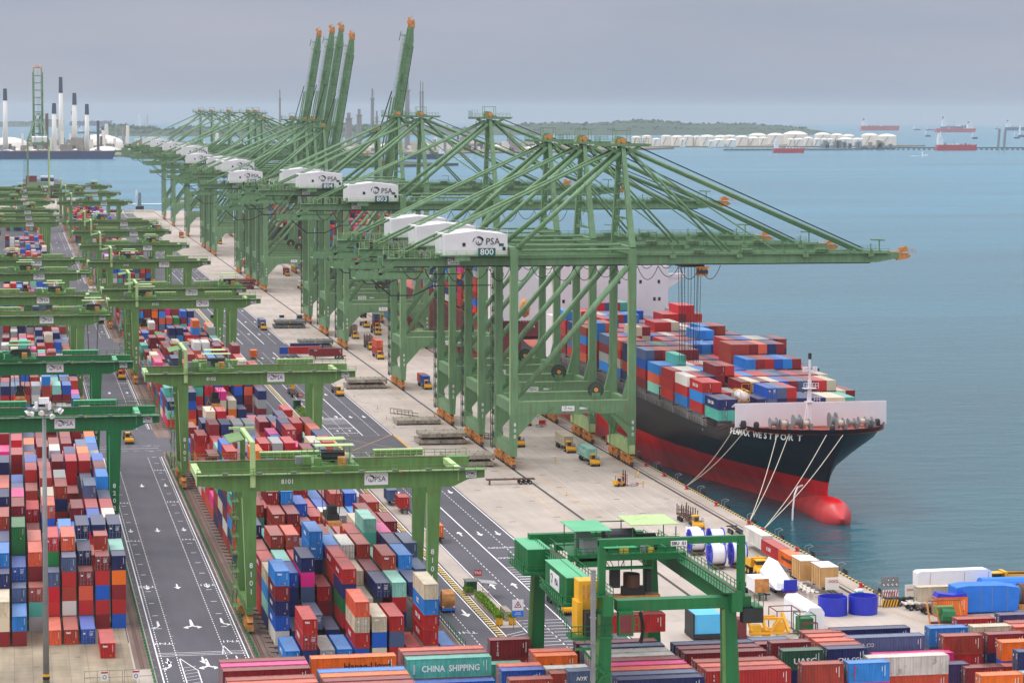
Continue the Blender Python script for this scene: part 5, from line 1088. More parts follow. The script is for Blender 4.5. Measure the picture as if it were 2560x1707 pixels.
for k, (x, y, lb) in enumerate(((139.2, 515.5, 'far left'), (143.6, 516, 'far right'), (139.0, 499, 'near left'), (143.6, 499.5, 'near right'))):
    b = MB()
    for yy, rr in ((y, 2.3), (y+2.9, 2.3)):
        pass
    b.tube((x-1.5, y, 2.9), (x-1.35, y, 2.9), 2.4, 'reel', 24); b.tube((x+1.35, y, 2.9), (x+1.5, y, 2.9), 2.4, 'reel', 24); b.tube((x-1.35, y, 2.9), (x+1.35, y, 2.9), 2.1, 'wrap', 24)
    for j in range(12): a = 2*PI*j/12; b.bar((x-1.55, y+.4*math.cos(a), 2.9+.4*math.sin(a)), (x-1.55, y+2.4*math.cos(a), 2.9+2.4*math.sin(a)), .12, .12, 'reel')
    b.box(x-1.4, y-2, .3, x+1.4, y+2, .7, 'chassis'); tag(b.build('cable_reel'), 'blue and silver cable reel on the quay, %s of the four' % lb, 'cable reel', 'blue cable reels')
def dumper(label, x, y, rz, writing=False):
    t = thing('dump_truck', label, 'dump truck', (x, y, 0), rz, 'yellow dump trucks')
    b = MB(); b.prism([(0, 1.2), (3.4, 1.2), (3.4, 2.3), (2.2, 2.3), (.2, 1.9)], -1.4, 1.4, 'x', 'yellow'); b.box(-.9, 2.8, .9, .9, 10, 1.5, 'dark'); b.box(-1.3, -.05, 1.2, 1.3, .1, 1.8, 'dark'); b.build('body', t)
    b = MB(); b.box(-1.0, 2.4, 2.2, 1.0, 4.2, 2.7, 'yellow'); b.box(-.95, 2.5, 2.7, .95, 4.1, 3.5, 'glass'); b.box(-1.1, 2.2, 3.5, 1.1, 4.4, 3.65, 'yellow'); b.build('cab', t)
    b = MB(); th_ = .12
    b.prism([(5.2, 1.9), (9.4, 1.9), (10.8, 2.9), (10.4, 3.3), (5.0, 3.5)], -1.55, -1.43, 'x', 'yellow'); b.prism([(5.2, 1.9), (9.4, 1.9), (10.8, 2.9), (10.4, 3.3), (5.0, 3.5)], 1.43, 1.55, 'x', 'yellow')
    b.box(-1.43, 5.2, 1.85, 1.43, 9.5, 2.0, 'rail'); b.prism([(5.0, 1.9), (5.2, 1.9), (5.1, 3.9), (4.4, 3.9)], -1.55, 1.55, 'x', 'yellow'); b.box(-1.42, 5.3, 2.0, -1.36, 9.8, 3.2, 'rail'); b.box(1.36, 5.3, 2.0, 1.42, 9.8, 3.2, 'rail'); bd = b.build('dump_body', t)
    if writing: text('VOLVO', .6, 'wtxt', bd, (-1.58, 7.6, 2.75), face='-x', ext=.01, bold=.02)
    for yy in (1.6, 6.6, 8.4):
        for sx in (-1, 1): b = MB(); b.tube((sx*.8, yy, .85), (sx*1.5, yy, .85), .85, 'rubber', 18); b.tube((sx*1.48, yy, .85), (sx*1.53, yy, .85), .4, 'orange' if rz else 'yellow', 10); b.build('wheel', t)
    return t
dumper('yellow articulated dump truck parked among the cargo on the quay', 144.6, 483.5, R(0))
dumper('yellow articulated dump truck at the far right beside the water', 182.0, 465.5, R(-90), False)
b = MB(); b.box(-.6, -.6, .1, .6, .6, 2.2, 'teal_' if False else 'mintp' if 'mintp' in MT else 'teal'); 
MT['loo'] = paint('turquoise_plastic', lin(30, 175, 175), .5, .05)
t = thing('portable_toilet', 'turquoise portable toilet near the quay corner', 'portable toilet', (155.1, 457.3, 0))
b = MB(); b.box(-.7, -.7, 0, .7, .7, .15, 'dark'); b.box(-.62, -.62, .15, .62, .62, 2.5, 'loo'); b.build('cabin', t); b = MB(); b.prism([(-.7, 2.5), (.7, 2.5), (.5, 2.8), (-.5, 2.8)], -.7, .7, 'y', 'sign'); b.build('roof', t); b = MB(); b.box(-.4, -.66, .3, .4, -.62, 2.3, 'loo'); b.box(.2, -.7, 1.2, .3, -.66, 1.4, 'dark'); b.build('door', t)
# barriers, signs
t = thing('gate_barrier', 'rusty barred gate with black and yellow stripes by the quay corner', 'barrier', (157.6, 453.4, 0))
b = MB()
for k in range(9): b.bar((k*.4, .4, 0), (k*.4, .4, 2.7), .08, .08, 'chassis')
b.bar((0, .4, 2.7), (3.3, .4, 2.7), .1, .1, 'chassis'); b.bar((0, .4, .2), (3.3, .4, .2), .1, .1, 'chassis'); b.bar((0, .4, 2.7), (0, 3.2, 2.7), .1, .1, 'chassis')
for k in range(7): b.bar((0, .4+k*.45, 0), (0, .4+k*.45, 2.7), .08, .08, 'chassis')
b.build('fence', t); b = MB(); b.box(.6, 0, .1, 3.8, .12, 1.4, 'yellow')
for k in range(6): b.add([(.7+k*.55, -.01, .1), (.95+k*.55, -.01, .1), (1.35+k*.55, -.01, 1.4), (1.1+k*.55, -.01, 1.4)], [(0, 1, 2, 3)], 'ink')
b.build('striped_board', t)
t = thing('warning_board', 'grey board with warning symbols over red and white stripes, quay corner', 'sign', (160.8, 461.2, 0))
b = MB(); b.box(0, 0, 0, .1, .1, 4.2, 'grey'); b.box(3.1, 0, 0, 3.2, .1, 4.2, 'grey'); b.build('post', t)
b = MB(); b.box(-.1, -.1, 2.2, 3.4, 0, 4.3, 'grey')
for k in range(2): b.add([(1.0+k*.9, -.12, 3.4), (1.7+k*.9, -.12, 3.4), (1.35+k*.9, -.12, 4.1)], [(0, 1, 2)], 'ink'); b.add([(1.15+k*.9, -.13, 3.48), (1.55+k*.9, -.13, 3.48), (1.35+k*.9, -.13, 3.92)], [(0, 1, 2)], 'sign')
for k in range(4): b.tube((.4+k*.85, -.11, 2.75), (.4+k*.85, -.13, 2.75), .34, 'ink', 16); b.tube((.4+k*.85, -.14, 2.75), (.4+k*.85, -.15, 2.75), .25, 'sign', 16); b.bar((.2+k*.85, -.16, 2.55), (.6+k*.85, -.16, 2.95), .02, .07, 'ink')
b.build('board', t); b = MB(); b.box(.2, -.1, .5, 3.3, 0, 1.7, 'sign')
for k in range(6): b.add([(.25+k*.5, -.12, .5), (.5+k*.5, -.12, .5), (.8+k*.5, -.12, 1.7), (.55+k*.5, -.12, 1.7)], [(0, 1, 2, 3)], 'redp')
b.build('striped_board', t)
b = MB(); b.box(0, 0, .6, 2.4, .15, 3.4, 'tank'); b.box(0, .1, 0, .15, .3, .6, 'dark'); b.box(2.2, .1, 0, 2.4, .3, .6, 'dark'); o = b.build('flat_rack', None, (164.0, 457.0, 0)); tag(o, 'cream flat rack panel with red letters standing left of the white trailer', 'panel'); text('OOCL', .6, 'redp', o, (1.2, -.02, 2.4), ext=.01, bold=.02)
# white box trailer at the water's edge
t = thing('box_trailer', 'long white box trailer with red straps at the water edge', 'trailer', (167.3, 459.5, 0))
b = MB(); b.prism([(0, 2.0), (14.8, 2.0), (14.8, 5.0), (13.8, 5.4), (.6, 5.3), (0, 5.0)], 0, 2.6, 'y', 'wrap'); b.build('box_body', t)
for x in (2.0, 8.8, 13.6): b = MB(); b.bar((x+.4, -.02, 2.0), (x+.6, -.02, 5.0), .03, .1, 'redp'); b.build('strap', t)
for x in (.9, 2.3):
    b = MB(); b.tube((x, -.1, .65), (x, .5, .65), .65, 'rubber', 18); b.tube((x, -.14, .65), (x, -.1, .65), .36, 'sign', 12); b.build('wheel', t)
b = MB(); b.box(-.6, 0, .6, 14, 2.4, 1.9, 'blackc'); b.build('frame', t)
# tarped and crated cargo at right
b = MB(); b.prism([(0, .3), (11.8, .3), (12.2, 4.6), (9, 5.1), (2.2, 5.2), (-.1, 4.9)], 0, 4.4, 'y', 'tarp')
for x in (1.3, 4.6, 6.8, 9.8): b.bar((x, -.03, .3), (x, -.03, 5.0), .08, .03, 'grey')
o = b.build('tarped_cargo', None, (169.5, 444.5, 0)); tag(o, 'large cargo box wrapped in bright blue tarpaulin beside the white container', 'tarped cargo')
cargo('cream', 164.2, 450.5, 14.5, .2, 'long off white container behind the blue tarped cargo', 'x', h=3.9)
cargo('orange', 165.0, 443.2, 6.06, .1, 'orange open top container with sagging blue cover', 'x', h=3.4)
b = MB(); b.prism([(0, 3.5), (5.9, 3.5), (5.6, 4.2), (3, 3.9), (.4, 4.3)], 0, 2.4, 'y', 'reel'); tag(b.build('cargo_cover', None, (165.1, 443.2, 0)), 'crumpled dark blue cover on top of the orange container', 'cover')
b = MB()
b.tube((0, 0, 2.2), (11, 0, 2.2), 2.2, 'tarp', 16); o = b.build('tarped_cargo', None, (178.6, 456.5, 0)); tag(o, 'rounded cargo under blue tarpaulin at the right edge', 'tarped cargo')
b = MB(); b.tube((0, 0, 2.6), (2.6, 0, 2.6), 2.0, 'rail', 20); b.tube((-.1, 0, 2.6), (0, 0, 2.6), 1.7, 'grey', 20); b.prism([(-.5, 0), (3.4, 0), (3.4, 1.2), (-.5, .9)], -1.6, 1.6, 'y', 'orange'); o = b.build('steel_drum', None, (183.0, 448.5, 0)); tag(o, 'large grey steel drum on an orange cradle at the right edge', 'drum')
cargo('purple', 150.6, 376.3, 6.06, 11.2, 'purple maroon container with dark blue cover, far right of foreground yard', 'x', [('tex', .9, 'wtxt', 1.6, 1.6)])
skel('pale blue low trailer parked beside the quay corner gate', 168.3, 450.5, 7.0, 'tank', R(90)); skel('black low trailer parked behind the pale blue one', 166.0, 455.0, 6.5, 'blackc', R(90)); skel('rusty low trailer behind the green bundle', 168.8, 446.6, 6, 'chassis', R(90))
b = MB(); b.box(0, 0, 0, 6.2, .3, .4, 'brown'); 
for x in (0, 1.7, 4.8, 6.0): b.bar((x, 0, 0), (x-.3, 1.2, 4.2), .25, .2, 'orange')
b.box(1.4, .6, 1.6, 4.8, 2.4, 2.9, 'dark green_' if False else 'yard'); b.bar((0, 1, 4.0), (6, 1, 4.0), .15, .15, 'chassis'); b.tube((2.2, .5, 1.5), (4.6, .5, 1.3), 1.3, 'emerald', 9)
tag(b.build('cargo_rack', None, (161.6, 437.0, 0)), 'orange framed rack holding a green wrapped bundle', 'cargo rack')
# between the emerald crane legs and foreground yard
t = thing('wrapped_machine', 'light blue wrapped cargo box on a flat rack beside the emerald crane leg', 'wrapped cargo', (115.9, 431, 0))
MT['lb'] = paint('light_blue_wrap', lin(90, 195, 245), .4, .06); b = MB(); b.box(.4, 0, 1.0, 5.2, 5.2, 4.4, 'lb'); b.build('wrapped_box', t); b = MB(); b.box(0, -.4, .2, 9, 5.6, .9, 'blackc'); b.box(0, -.3, .8, .3, 5.4, 4.6, 'dark'); b.build('flat_rack', t)
t = thing('grab', 'yellow lifting machinery lying on the apron behind the foreground yard', 'lifting gear', (124.8, 429.5, 0))
b = MB()
for x in (.8, 3.4): b.bar((x, 2, 4.6), (x+.7, .5, 1.4), .45, .45, 'yellow'); b.tube((x, 2, 4.4), (x, 2, 5.0), .5, 'orange', 10); b.bar((x, 2, 3.6), (x+3, 3, 3.4), .4, .4, 'yellow')
b.bar((1.2, 1.4, 3.6), (7.4, 1.4, 3.2), .5, .5, 'yellow'); b.bar((7.6, 2.6, 4.0), (8.2, .4, 1.0), .5, .5, 'yellow'); b.box(1.4, .5, .6, 3.2, 1.8, 2.4, 'yellow'); b.box(3.6, .8, .4, 5.0, 2, 1.8, 'yellow'); b.tube((6.6, .8, 1.8), (6.6, 1.6, 1.8), 1.1, 'yellow', 12); b.bar((1, .4, 1), (8, .4, .9), .35, .35, 'yellow'); b.bar((5, .6, 1.2), (6.6, .6, 3.3), .35, .35, 'yellow')
b.build('linkage', t); b = MB(); b.box(-.8, 1.0, 0, .7, 4, 3.4, 'brown'); b.build('counterweight', t)
t = thing('empty_frame', 'maroon and green open steel racks beside the white wrapped box', 'cargo rack', (131.6, 430.5, 0))
b = MB()
for (x0, y0, x1, y1, z1, c_) in ((0, 2, 4.2, 7, 4.2, 'brown'), (3.6, .5, 6.6, 4, 3.6, 'emerald'), (4.2, -.6, 6.6, .4, 2.4, 'brown')):
    for x in (x0, x1):
        for y in (y0, y1): b.bar((x, y, 0), (x, y, z1), .14, .14, c_)
    for z in (.2, z1):
        b.bar((x0, y0, z), (x1, y0, z), .14, .14, c_); b.bar((x0, y1, z), (x1, y1, z), .14, .14, c_); b.bar((x0, y0, z), (x0, y1, z), .14, .14, c_); b.bar((x1, y0, z), (x1, y1, z), .14, .14, c_)
b.box(3.9, .8, .4, 6.3, 3.6, 3.0, 'emerald'); b.build('rack', t)
b = MB(); b.prism([(0, 0), (3.2, 0), (3.2, 3.4), (2.6, 4.3), (.5, 4.3), (0, 3.6)], 0, 14, 'y', 'wrap'); o = b.build('wrapped_cargo', None, (137.6, 434, 0)); tag(o, 'long white wrapped box behind the foreground yard', 'wrapped cargo')
for x, lb in ((147.2, 'left'), (153.0, 'right')):
    b = MB(); prof_ = [(2.7, 0), (2.7, 3.2)]; n_ = 28
    vs = [(x+r_*math.cos(2*PI*i/n_), 449+r_*math.sin(2*PI*i/n_), z) for r_, z in ((2.7, 0), (2.7, 3.3), (2.55, 3.3), (2.55, 0)) for i in range(n_)]
    b.add(vs, [(j*n_+i, j*n_+(i+1) % n_, (j+1)*n_+(i+1) % n_, (j+1)*n_+i) for j in range(3) for i in range(n_)], 'reel')
    tag(b.build('steel_ring'), 'cobalt blue open steel ring, %s of two behind the foreground yard' % lb, 'steel ring', 'blue steel rings')
cargo('red', 79.9, 357.5, 12.19, 17.1, 'long red container hanging under the emerald crane trolley', 'x')
# hatch covers on the apron
def hatch(label, x, y, n_=1, L_=13, W_=9, c='hatch'):
    for k in range(n_):
        b = MB(); ox = x+(.5*k if n_ > 1 else 0); z0 = k*1.75+.35
        b.box(ox, y, z0, ox+L_, y+W_, z0+1.0, c)
        for i in range(6): b.box(ox+i*(L_-.6)/5, y-.02, .0 if k == 0 else z0-.35, ox+i*(L_-.6)/5+.5, y+.6, z0, 'dark'); b.box(ox+i*(L_-.6)/5, y+.5, z0+1.0, ox+i*(L_-.6)/5+.35, y+1.1, z0+1.25, c); b.box(ox+i*(L_-.6)/5, y+W_-1, z0+1.0, ox+i*(L_-.6)/5+.35, y+W_-.5, z0+1.2, c)
        for i in range(3): b.box(ox, y+1+i*3, z0+1.0, ox+L_, y+1.15+i*3, z0+1.05, c)
        b.box(ox+L_*.45, y-.03, z0+.2, ox+L_*.48, y, z0+.8, 'yellow' if c == 'hatchg' else 'chassis')
        tag(b.build('hatch_cover'), label+(', %s of its pile' % ('lower', 'upper', 'top')[k] if n_ > 1 else ''), 'hatch cover', 'ship hatch covers laid on the apron')
hatch('weathered grey hatch cover partly behind crane 8101, nearest pile', 108.8, 652, 2); hatch('rusty hatch cover beside crane 801', 109.6, 697.5, 2); hatch('pale hatch cover lying alone beside crane 802', 110.2, 743, 1); hatch('long rusty hatch cover beside crane 803', 108.2, 842, 2)
hatch('dark grey hatch cover below crane 804', 108.2, 987, 2, c='hatchg'); hatch('dark grey hatch cover near the parked lorries', 108.4, 1081, 2, c='hatchg'); hatch('maroon hatch cover beyond crane 8106', 109, 1320, 3, c='brown')
for k, (x, y) in enumerate(((112.5, 772, ), (128, 711))):
    b = MB()
    for i in range(7): b.bar((x+i*.9, y-i*1.4, .2), (x+1.8+i*.9, y-i*1.4, .2), .2, .2, 'hatch'); b.bar((x+i*.9, y-i*1.4, 0), (x+i*.9, y-i*1.4, 1.8), .2, .2, 'hatch')
    b.bar((x, y, 1.7), (x+5.4, y-8.4, 1.7), .25, .25, 'hatch'); b.bar((x+1.8, y, .9), (x+7.2, y-8.4, .9), .25, .25, 'hatch'); tag(b.build('steel_rack'), ('pale steel rack lying before the hatch covers near crane 802', 'pale steel rack lying behind crane 801 foot')[k], 'steel rack')
for k, (x, y, c_, lb) in enumerate(((115.2, 1117, 'wrap', 'white lorry cab parked before the grey hatch covers'), (122.5, 1112, 'grey', 'grey lorry cab parked beside crane 806'), (152.9, 1130, 'dark', 'dark van parked far under the cranes'), (147.5, 1190, 'grey', 'silver lorry cab behind the far quay cranes'))):
    t = thing('lorry_cab', lb, 'lorry', (x, y, 0)); b = MB(); b.box(-1.2, 0, .5, 1.2, 2.4, 3.2, c_); b.box(-1.1, 2.4, .5, 1.1, 5.5, 1.1, 'blackc'); b.build('cab', t); b = MB(); b.box(-1.05, -.03, 1.7, 1.05, 0, 2.7, 'glass'); b.build('windscreen', t)
    for yy in (.8, 4.6):
        for sx in (-1, 1): b = MB(); b.tube((sx*.8, yy, .5), (sx*1.2, yy, .5), .5, 'rubber', 12); b.build('wheel', t)
# forklift
t = thing('forklift', 'orange forklift standing alone on the open apron', 'forklift', (145.0, 612.3, 0), R(-70))
b = MB(); b.box(-.7, 0, .4, .7, 2.2, 1.2, 'orange'); b.box(-.75, -.5, .5, .75, .2, 1.5, 'yellow'); b.build('body', t)
b = MB(); [b.bar((sx*.6, yy, 1.2), (sx*.6, yy, 2.5), .09, .09, 'dark') for sx in (-1, 1) for yy in (.2, 1.9)]; b.box(-.7, .1, 2.5, .7, 2.0, 2.6, 'orange'); b.box(-.3, .6, 1.2, .3, 1.2, 1.9, 'dark'); b.build('cage', t)
b = MB(); b.box(-.55, 2.3, .2, -.42, 2.5, 3.9, 'dark'); b.box(.42, 2.3, .2, .55, 2.5, 3.9, 'dark'); b.rail((-1.1, 2.6, .3), (1.1, 2.6, .3), 'redp', 2.6, .55); b.box(-.4, 2.6, .15, -.25, 3.8, .22, 'dark'); b.box(.25, 2.6, .15, .4, 3.8, .22, 'dark'); b.build('mast', t)
for yy in (.3, 1.9):
    for sx in (-1, 1): b = MB(); b.tube((sx*.5, yy, .4), (sx*.75, yy, .4), .4, 'rubber', 12); b.build('wheel', t)
# ------------------------------------------------------------------ people: skinned bodies
def person(label, x, y, rz, arms=((.3, .0, .85), (-.28, .02, .85)), cloth='hiviz'):
    me = bpy.data.meshes.new('person')
    J = [((0, 0, .95), .13), ((0, 0, 1.15), .14), ((0, 0, 1.38), .17), ((0, 0, 1.52), .07), ((0, -.02, 1.66), .10), ((0, -.02, 1.76), .07),
         ((.10, 0, .9), .10), ((.11, -.03, .5), .075), ((.12, .02, .1), .055), ((.12, -.12, .05), .045), ((-.10, 0, .9), .10), ((-.11, .05, .5), .075), ((-.12, .12, .1), .055), ((-.12, -.02, .05), .045),
         ((.2, 0, 1.42), .065), ((.27, .02, 1.14), .05), (arms[0], .035), ((-.2, 0, 1.42), .065), ((-.27, .02, 1.14), .05), (arms[1], .035)]
    E_ = [(0, 1), (1, 2), (2, 3), (3, 4), (4, 5), (0, 6), (6, 7), (7, 8), (8, 9), (0, 10), (10, 11), (11, 12), (12, 13), (2, 14), (14, 15), (15, 16), (2, 17), (17, 18), (18, 19)]
    me.from_pydata([j[0] for j in J], E_, []); o = bpy.data.objects.new('tmp', me); COL.objects.link(o)
    md = o.modifiers.new('s', 'SKIN'); o.modifiers.new('u', 'SUBSURF').levels = 1
    for v_, j in zip(me.skin_vertices[0].data, J): v_.radius = (j[1], j[1])
    me.skin_vertices[0].data[0].use_root = True
    dg = bpy.context.evaluated_depsgraph_get(); dg.update(); m2 = bpy.data.meshes.new_from_object(o.evaluated_get(dg)); bpy.data.objects.remove(o)
    m2.materials.clear(); m2.materials.append(MT[cloth]); m2.materials.append(MT['skin']); m2.materials.append(MT['rubber'])
    for p in m2.polygons:
        c = p.center; p.material_index = 1 if (c.z > 1.5 or c.z < .9 and abs(c.x) > .22) else (2 if c.z < .12 else 0)
    o = link('person', m2, None, (x, y, 0)); o.rotation_euler = (0, 0, rz); tag(o, label, 'person', 'dock workers on the apron')
    b = MB(); b.lathe(0, -.02, [(.15, 1.70), (.135, 1.76), (.10, 1.83), (.03, 1.86)], 'sign', 14); b.box(-.1, -.2, 1.70, .1, -.1, 1.72, 'sign'); b.build('helmet', o)
    b = MB(); b.box(-.17, -.19, 1.22, .17, -.15, 1.27, 'sign'); b.box(-.17, -.19, 1.05, .17, -.15, 1.10, 'sign'); b.build('reflective_band', o)
    return o
person('worker in yellow overalls standing right of the forklift by a low stand', 151.2, 609.7, .4); person('worker in yellow overalls and white helmet nearer the waterside rail', 154.1, 626.4, -.5); person('second worker in yellow beside the one at the waterside rail', 153.6, 627.4, 1.2); person('worker walking behind the forklift near the quay crane feet', 139.0, 655.5, .2); person('worker in yellow on the apron near crane 802', 124.0, 760, .2)
t = thing('floor_sign', 'small round red no entry sign standing beside the worker', 'sign', (150.0, 610.8, 0)); b = MB(); b.box(-.04, 0, 0, .04, .08, .9, 'grey'); b.build('post', t); b = MB(); b.tube((0, -.05, .75), (0, 0, .75), .38, 'redp', 16); b.box(-.25, -.07, .7, .25, -.05, .82, 'sign'); b.build('disc', t)
b = MB(); b.box(0, 0, .4, 1.3, .8, .5, 'grey'); [b.bar((x, y, 0), (x, y, .4), .06, .06, 'grey') for x in (.1, 1.2) for y in (.1, .7)]; b.rail((0, .8, .4), (1.3, .8, .4), 'grey', .5, .6, .05); tag(b.build('metal_stand', None, (148.6, 611.5, 0)), 'low grey metal stand between forklift and worker', 'stand')
for k, (x, y, c_) in enumerate(((151.0, 734, 'redp'), (149.4, 731, 'grey'), (131.5, 700, 'grey'), (133.2, 838, 'grey'))):
    b = MB(); [b.bar((xx, yy, 0), (xx, yy, 1.8 if k == 0 else .8), .12, .12, c_) for xx in (0, 1.8) for yy in (0, 1.4)]; b.box(0, 0, .5, 1.8, 1.4, .62, c_); b.box(0, 1.35, .5, 1.8, 1.4, 1.6 if k == 0 else .8, c_); tag(b.build('gear_cage', None, (x, y, 0)), ('red gear cage standing beside the quay crane row', 'grey lashing stand left of the red cage', 'grey lashing stand left of crane 801 foot', 'grey stand at the foot of crane 803')[k], 'gear stand')
for k, (x, y) in enumerate(((108.5, 738), (109.6, 760), (110.4, 785), (113.5, 700), (110, 668), (107.8, 820), (129.9, 600))):
    b = MB(); b.lathe(0, 0, [(.28, 0), (.28, .05), (.2, .05), (.04, .75)], 'orange', 10); b.lathe(0, 0, [(.16, .3), (.12, .45)], 'sign', 10); tag(b.build('traffic_cone', None, (x, y, 0)), 'orange traffic cone on the apron, %s from the camera' % NTH[sorted([738, 760, 785, 700, 668, 820, 600]).index(y)], 'traffic cone', 'traffic cones on the apron')
# ------------------------------------------------------------------ median shelters and planters
MT['leaf'] = paint('hedge_leaves', lin(120, 160, 30), .7, .5, 3)
def hedge(nm, lb, x, y, lx, ly, h, seed, z0=.5):
    q = random.Random(seed); b = MB()
    t = thing(nm, lb, 'planter', (x, y, 0), 0, 'hedges in the road median'); c = MB(); c.box(-lx/2-.15, 0, 0, lx/2+.15, ly, z0+.1, 'hatch'); c.build('planter_box', t)
    for _ in range(int(lx*ly*260)+150):
        p = Vector((q.uniform(-lx/2, lx/2), q.uniform(0, ly), z0+h*q.random()**.6)); p.z += .12*math.sin(p.y*2.1)+q.uniform(-.08, .08)
        a = Vector((q.uniform(-1, 1), q.uniform(-1, 1), q.uniform(-.6, 1))).normalized(); s_ = q.uniform(.09, .2); u = a.orthogonal().normalized()*s_; v_ = a.cross(u).normalized()*s_
        b.add([p-u-v_, p+u-v_, p+u+v_, p-u+v_], [(0, 1, 2, 3)], 'leaf')
    b.build('foliage', t); return t
hedge('hedge_planter', 'long bright green hedge in the nearest road median', 85.9, 454, 1.2, 21, .9, 1); hedge('hedge_planter', 'short green hedge left of the nearest green shelter', 84.9, 478.5, 1.3, 3.2, .8, 2)
for k in range(3): hedge('hedge_planter', 'lime green hedge box beside the farther shelter, %s of three' % NTH[k], 86.2, 764+k*6.5, 2.2, 4.2, .7, 5+k)
hedge('hedge_planter', 'lime green hedge in the farthest visible median', 86.2, 1115, 2, 8, .8, 9)
for x, y, lb in ((85.1, 449.2, 'left'), (87.5, 449.3, 'right')):
    t = thing('striped_drum', 'black and yellow striped drum planter, %s of two at the median end' % lb, 'planter', (x, y, 0), 0, 'striped drums at the median end')
    b = MB(); b.lathe(0, 0, [(.62, 0), (.68, 1.5), (.55, 1.5), (.5, 1.3)], 'yellow', 16)
    for k in range(8): a = 2*PI*k/8; b.add([((.66)*math.cos(a+d_), (.66)*math.sin(a+d_), z) for d_, z in ((0, .05), (.35, .05), (.85, 1.45), (.5, 1.45))], [(0, 1, 2, 3)], 'ink')
    b.build('drum', t); b = MB(); q = random.Random(4)
    for _ in range(260):
        p = Vector((q.gauss(0, .33), q.gauss(0, .33), 1.5+abs(q.gauss(0, .3)))); a = Vector((q.uniform(-1, 1), q.uniform(-1, 1), q.uniform(-.5, 1))).normalized(); u = a.orthogonal().normalized()*.12; v_ = a.cross(u)
        b.add([p-u-v_, p+u-v_, p+u+v_, p-u+v_], [(0, 1, 2, 3)], 'leaf')
    b.build('foliage', t)
def shelter(lb, x, y):
    t = thing('road_shelter', lb, 'shelter', (x, y, 0), 0, 'green shelters in the road median')
    b = MB(); b.box(-.9, 0, .1, -.8, 2.8, 2.5, 'emerald'); b.box(-.9, 2.7, .1, 1.6, 2.8, 2.5, 'emerald'); b.box(-.9, -.1, .1, -.2, 0, 2.5, 'emerald'); b.box(-1.1, -.5, 2.5, 2.0, 3.0, 2.62, 'hatchg'); b.box(-.8, .4, .5, 1.2, 2.6, .6, 'grey'); b.build('cabin', t)
    b = MB(); b.prism([(1.2, 2.9), (4.4, 2.5), (4.4, 2.6), (1.2, 3.0)], -4.2, -.4, 'y', 'grey')
    for k in range(8): b.box(1.3+k*.4, -4.2, 2.92-k*.05, 1.36+k*.4, -.4, 2.99-k*.05, 'sign')
    for xx in (1.5, 2.6):
        for k in range(6): b.box(xx, -3.8, k*.45, xx+.14, -3.66, k*.45+.45, 'redp' if k % 2 else 'sign')
    b.build('canopy', t)
    b = MB(); b.box(1.2, -.05, 2.6, 1.28, 0, 4.9, 'grey'); b.box(.5, -.12, 3.6, 2.0, -.04, 4.7, 'redp'); sg_ = b.build('sign_panel', t); text('TN1', .75, 'wtxt', sg_, (1.25, -.14, 4.15), ext=.01, bold=.015)
shelter('green roadside shelter with red TN1 sign in the nearest median', 85.4, 479.5); shelter('green roadside shelter with TN1 sign in the median beyond crane 8102', 86.0, 790); shelter('green roadside shelter in the far median beyond crane 8104', 86.0, 1125)
t = thing('road_sign', 'red and white triangle warning sign over a blue panel on the median', 'sign', (87.6, 444.8, 0))
b = MB(); b.bar((-.8, 0, 0), (-.8, 0, 5.4), .12, .12, 'grey'); b.bar((.8, 0, 0), (.8, 0, 5.4), .12, .12, 'grey'); b.build('post', t)
b = MB(); b.box(-1.0, -.1, 3.6, 1.0, 0, 5.5, 'sign'); b.add([(-.7, -.12, 4.1), (.7, -.12, 4.1), (0, -.12, 5.3)], [(0, 1, 2)], 'redp'); b.add([(-.42, -.13, 4.26), (.42, -.13, 4.26), (0, -.13, 4.98)], [(0, 1, 2)], 'sign'); b.box(-.12, -.14, 4.35, .12, -.13, 4.7, 'ink'); b.build('warning_panel', t)
b = MB(); b.box(-1.0, -.1, 2.5, 1.0, 0, 3.5, 'tarp'); bp_ = b.build('blue_panel', t); text('SLOW\nDOWN', .34, 'wtxt', bp_, (0, -.12, 3.0), ext=.01)
b = MB(); b.box(0, 0, 0, 1.1, 5.5, 1.9, 'hatch'); tag(b.build('concrete_block', None, (86.9, 452.5, 0)), 'grey concrete block at the near end of the median hedge', 'concrete block')
# lamp mast
t = thing('lamp_mast', 'tall grey lamp mast with a ring of floodlights at the left', 'lamp mast', (5.0, 417, 0))
b = MB(); b.tube((0, 0, 0), (0, 0, 42.8), .52, 'grey', 16, .30)
for z in (9, 20, 31): b.tube((0, 0, z), (0, 0, z+.12), .5-.006*z*1.3, 'grey', 16)
smooth(b.build('mast_pole', t)); b = MB(); b.tube((0, 0, .6), (0, 0, 1.1), .56, 'ink', 16); b.tube((0, 0, 1.1), (0, 0, 1.5), .555, 'yellow', 16); b.build('base_band', t)
b = MB(); b.tube((0, 0, 43.4), (0, 0, 44.3), .9, 'grey', 16); b.box(-.8, -.4, 45.0, .8, .4, 46.0, 'sign'); b.box(-1.5, -.7, 44.1, -1.0, -.2, 45.4, 'sign'); b.box(.6, -.8, 44.1, 1.1, -.3, 45.4, 'sign')
for k in range(10): a = 2*PI*k/10; b.bar((0, 0, 44.2), (2.3*math.cos(a), 2.3*math.sin(a), 44.2), .1, .1, 'grey')
b.build('lamp_crown', t)
for k in range(10):
    a = 2*PI*k/10+.15; c = Vector((2.4*math.cos(a), 2.4*math.sin(a), 43.9+.4*(k % 2)-.2*(k % 3))); d_ = Vector((math.cos(a), math.sin(a), -.7)).normalized()
    b = MB(); b.tube(c, c+d_*.55, .22, 'sign', 12, .5); b.box(c.x-.25, c.y-.25, c.z, c.x+.25, c.y+.25, c.z+.5, 'grey'); b.build('floodlight', t)
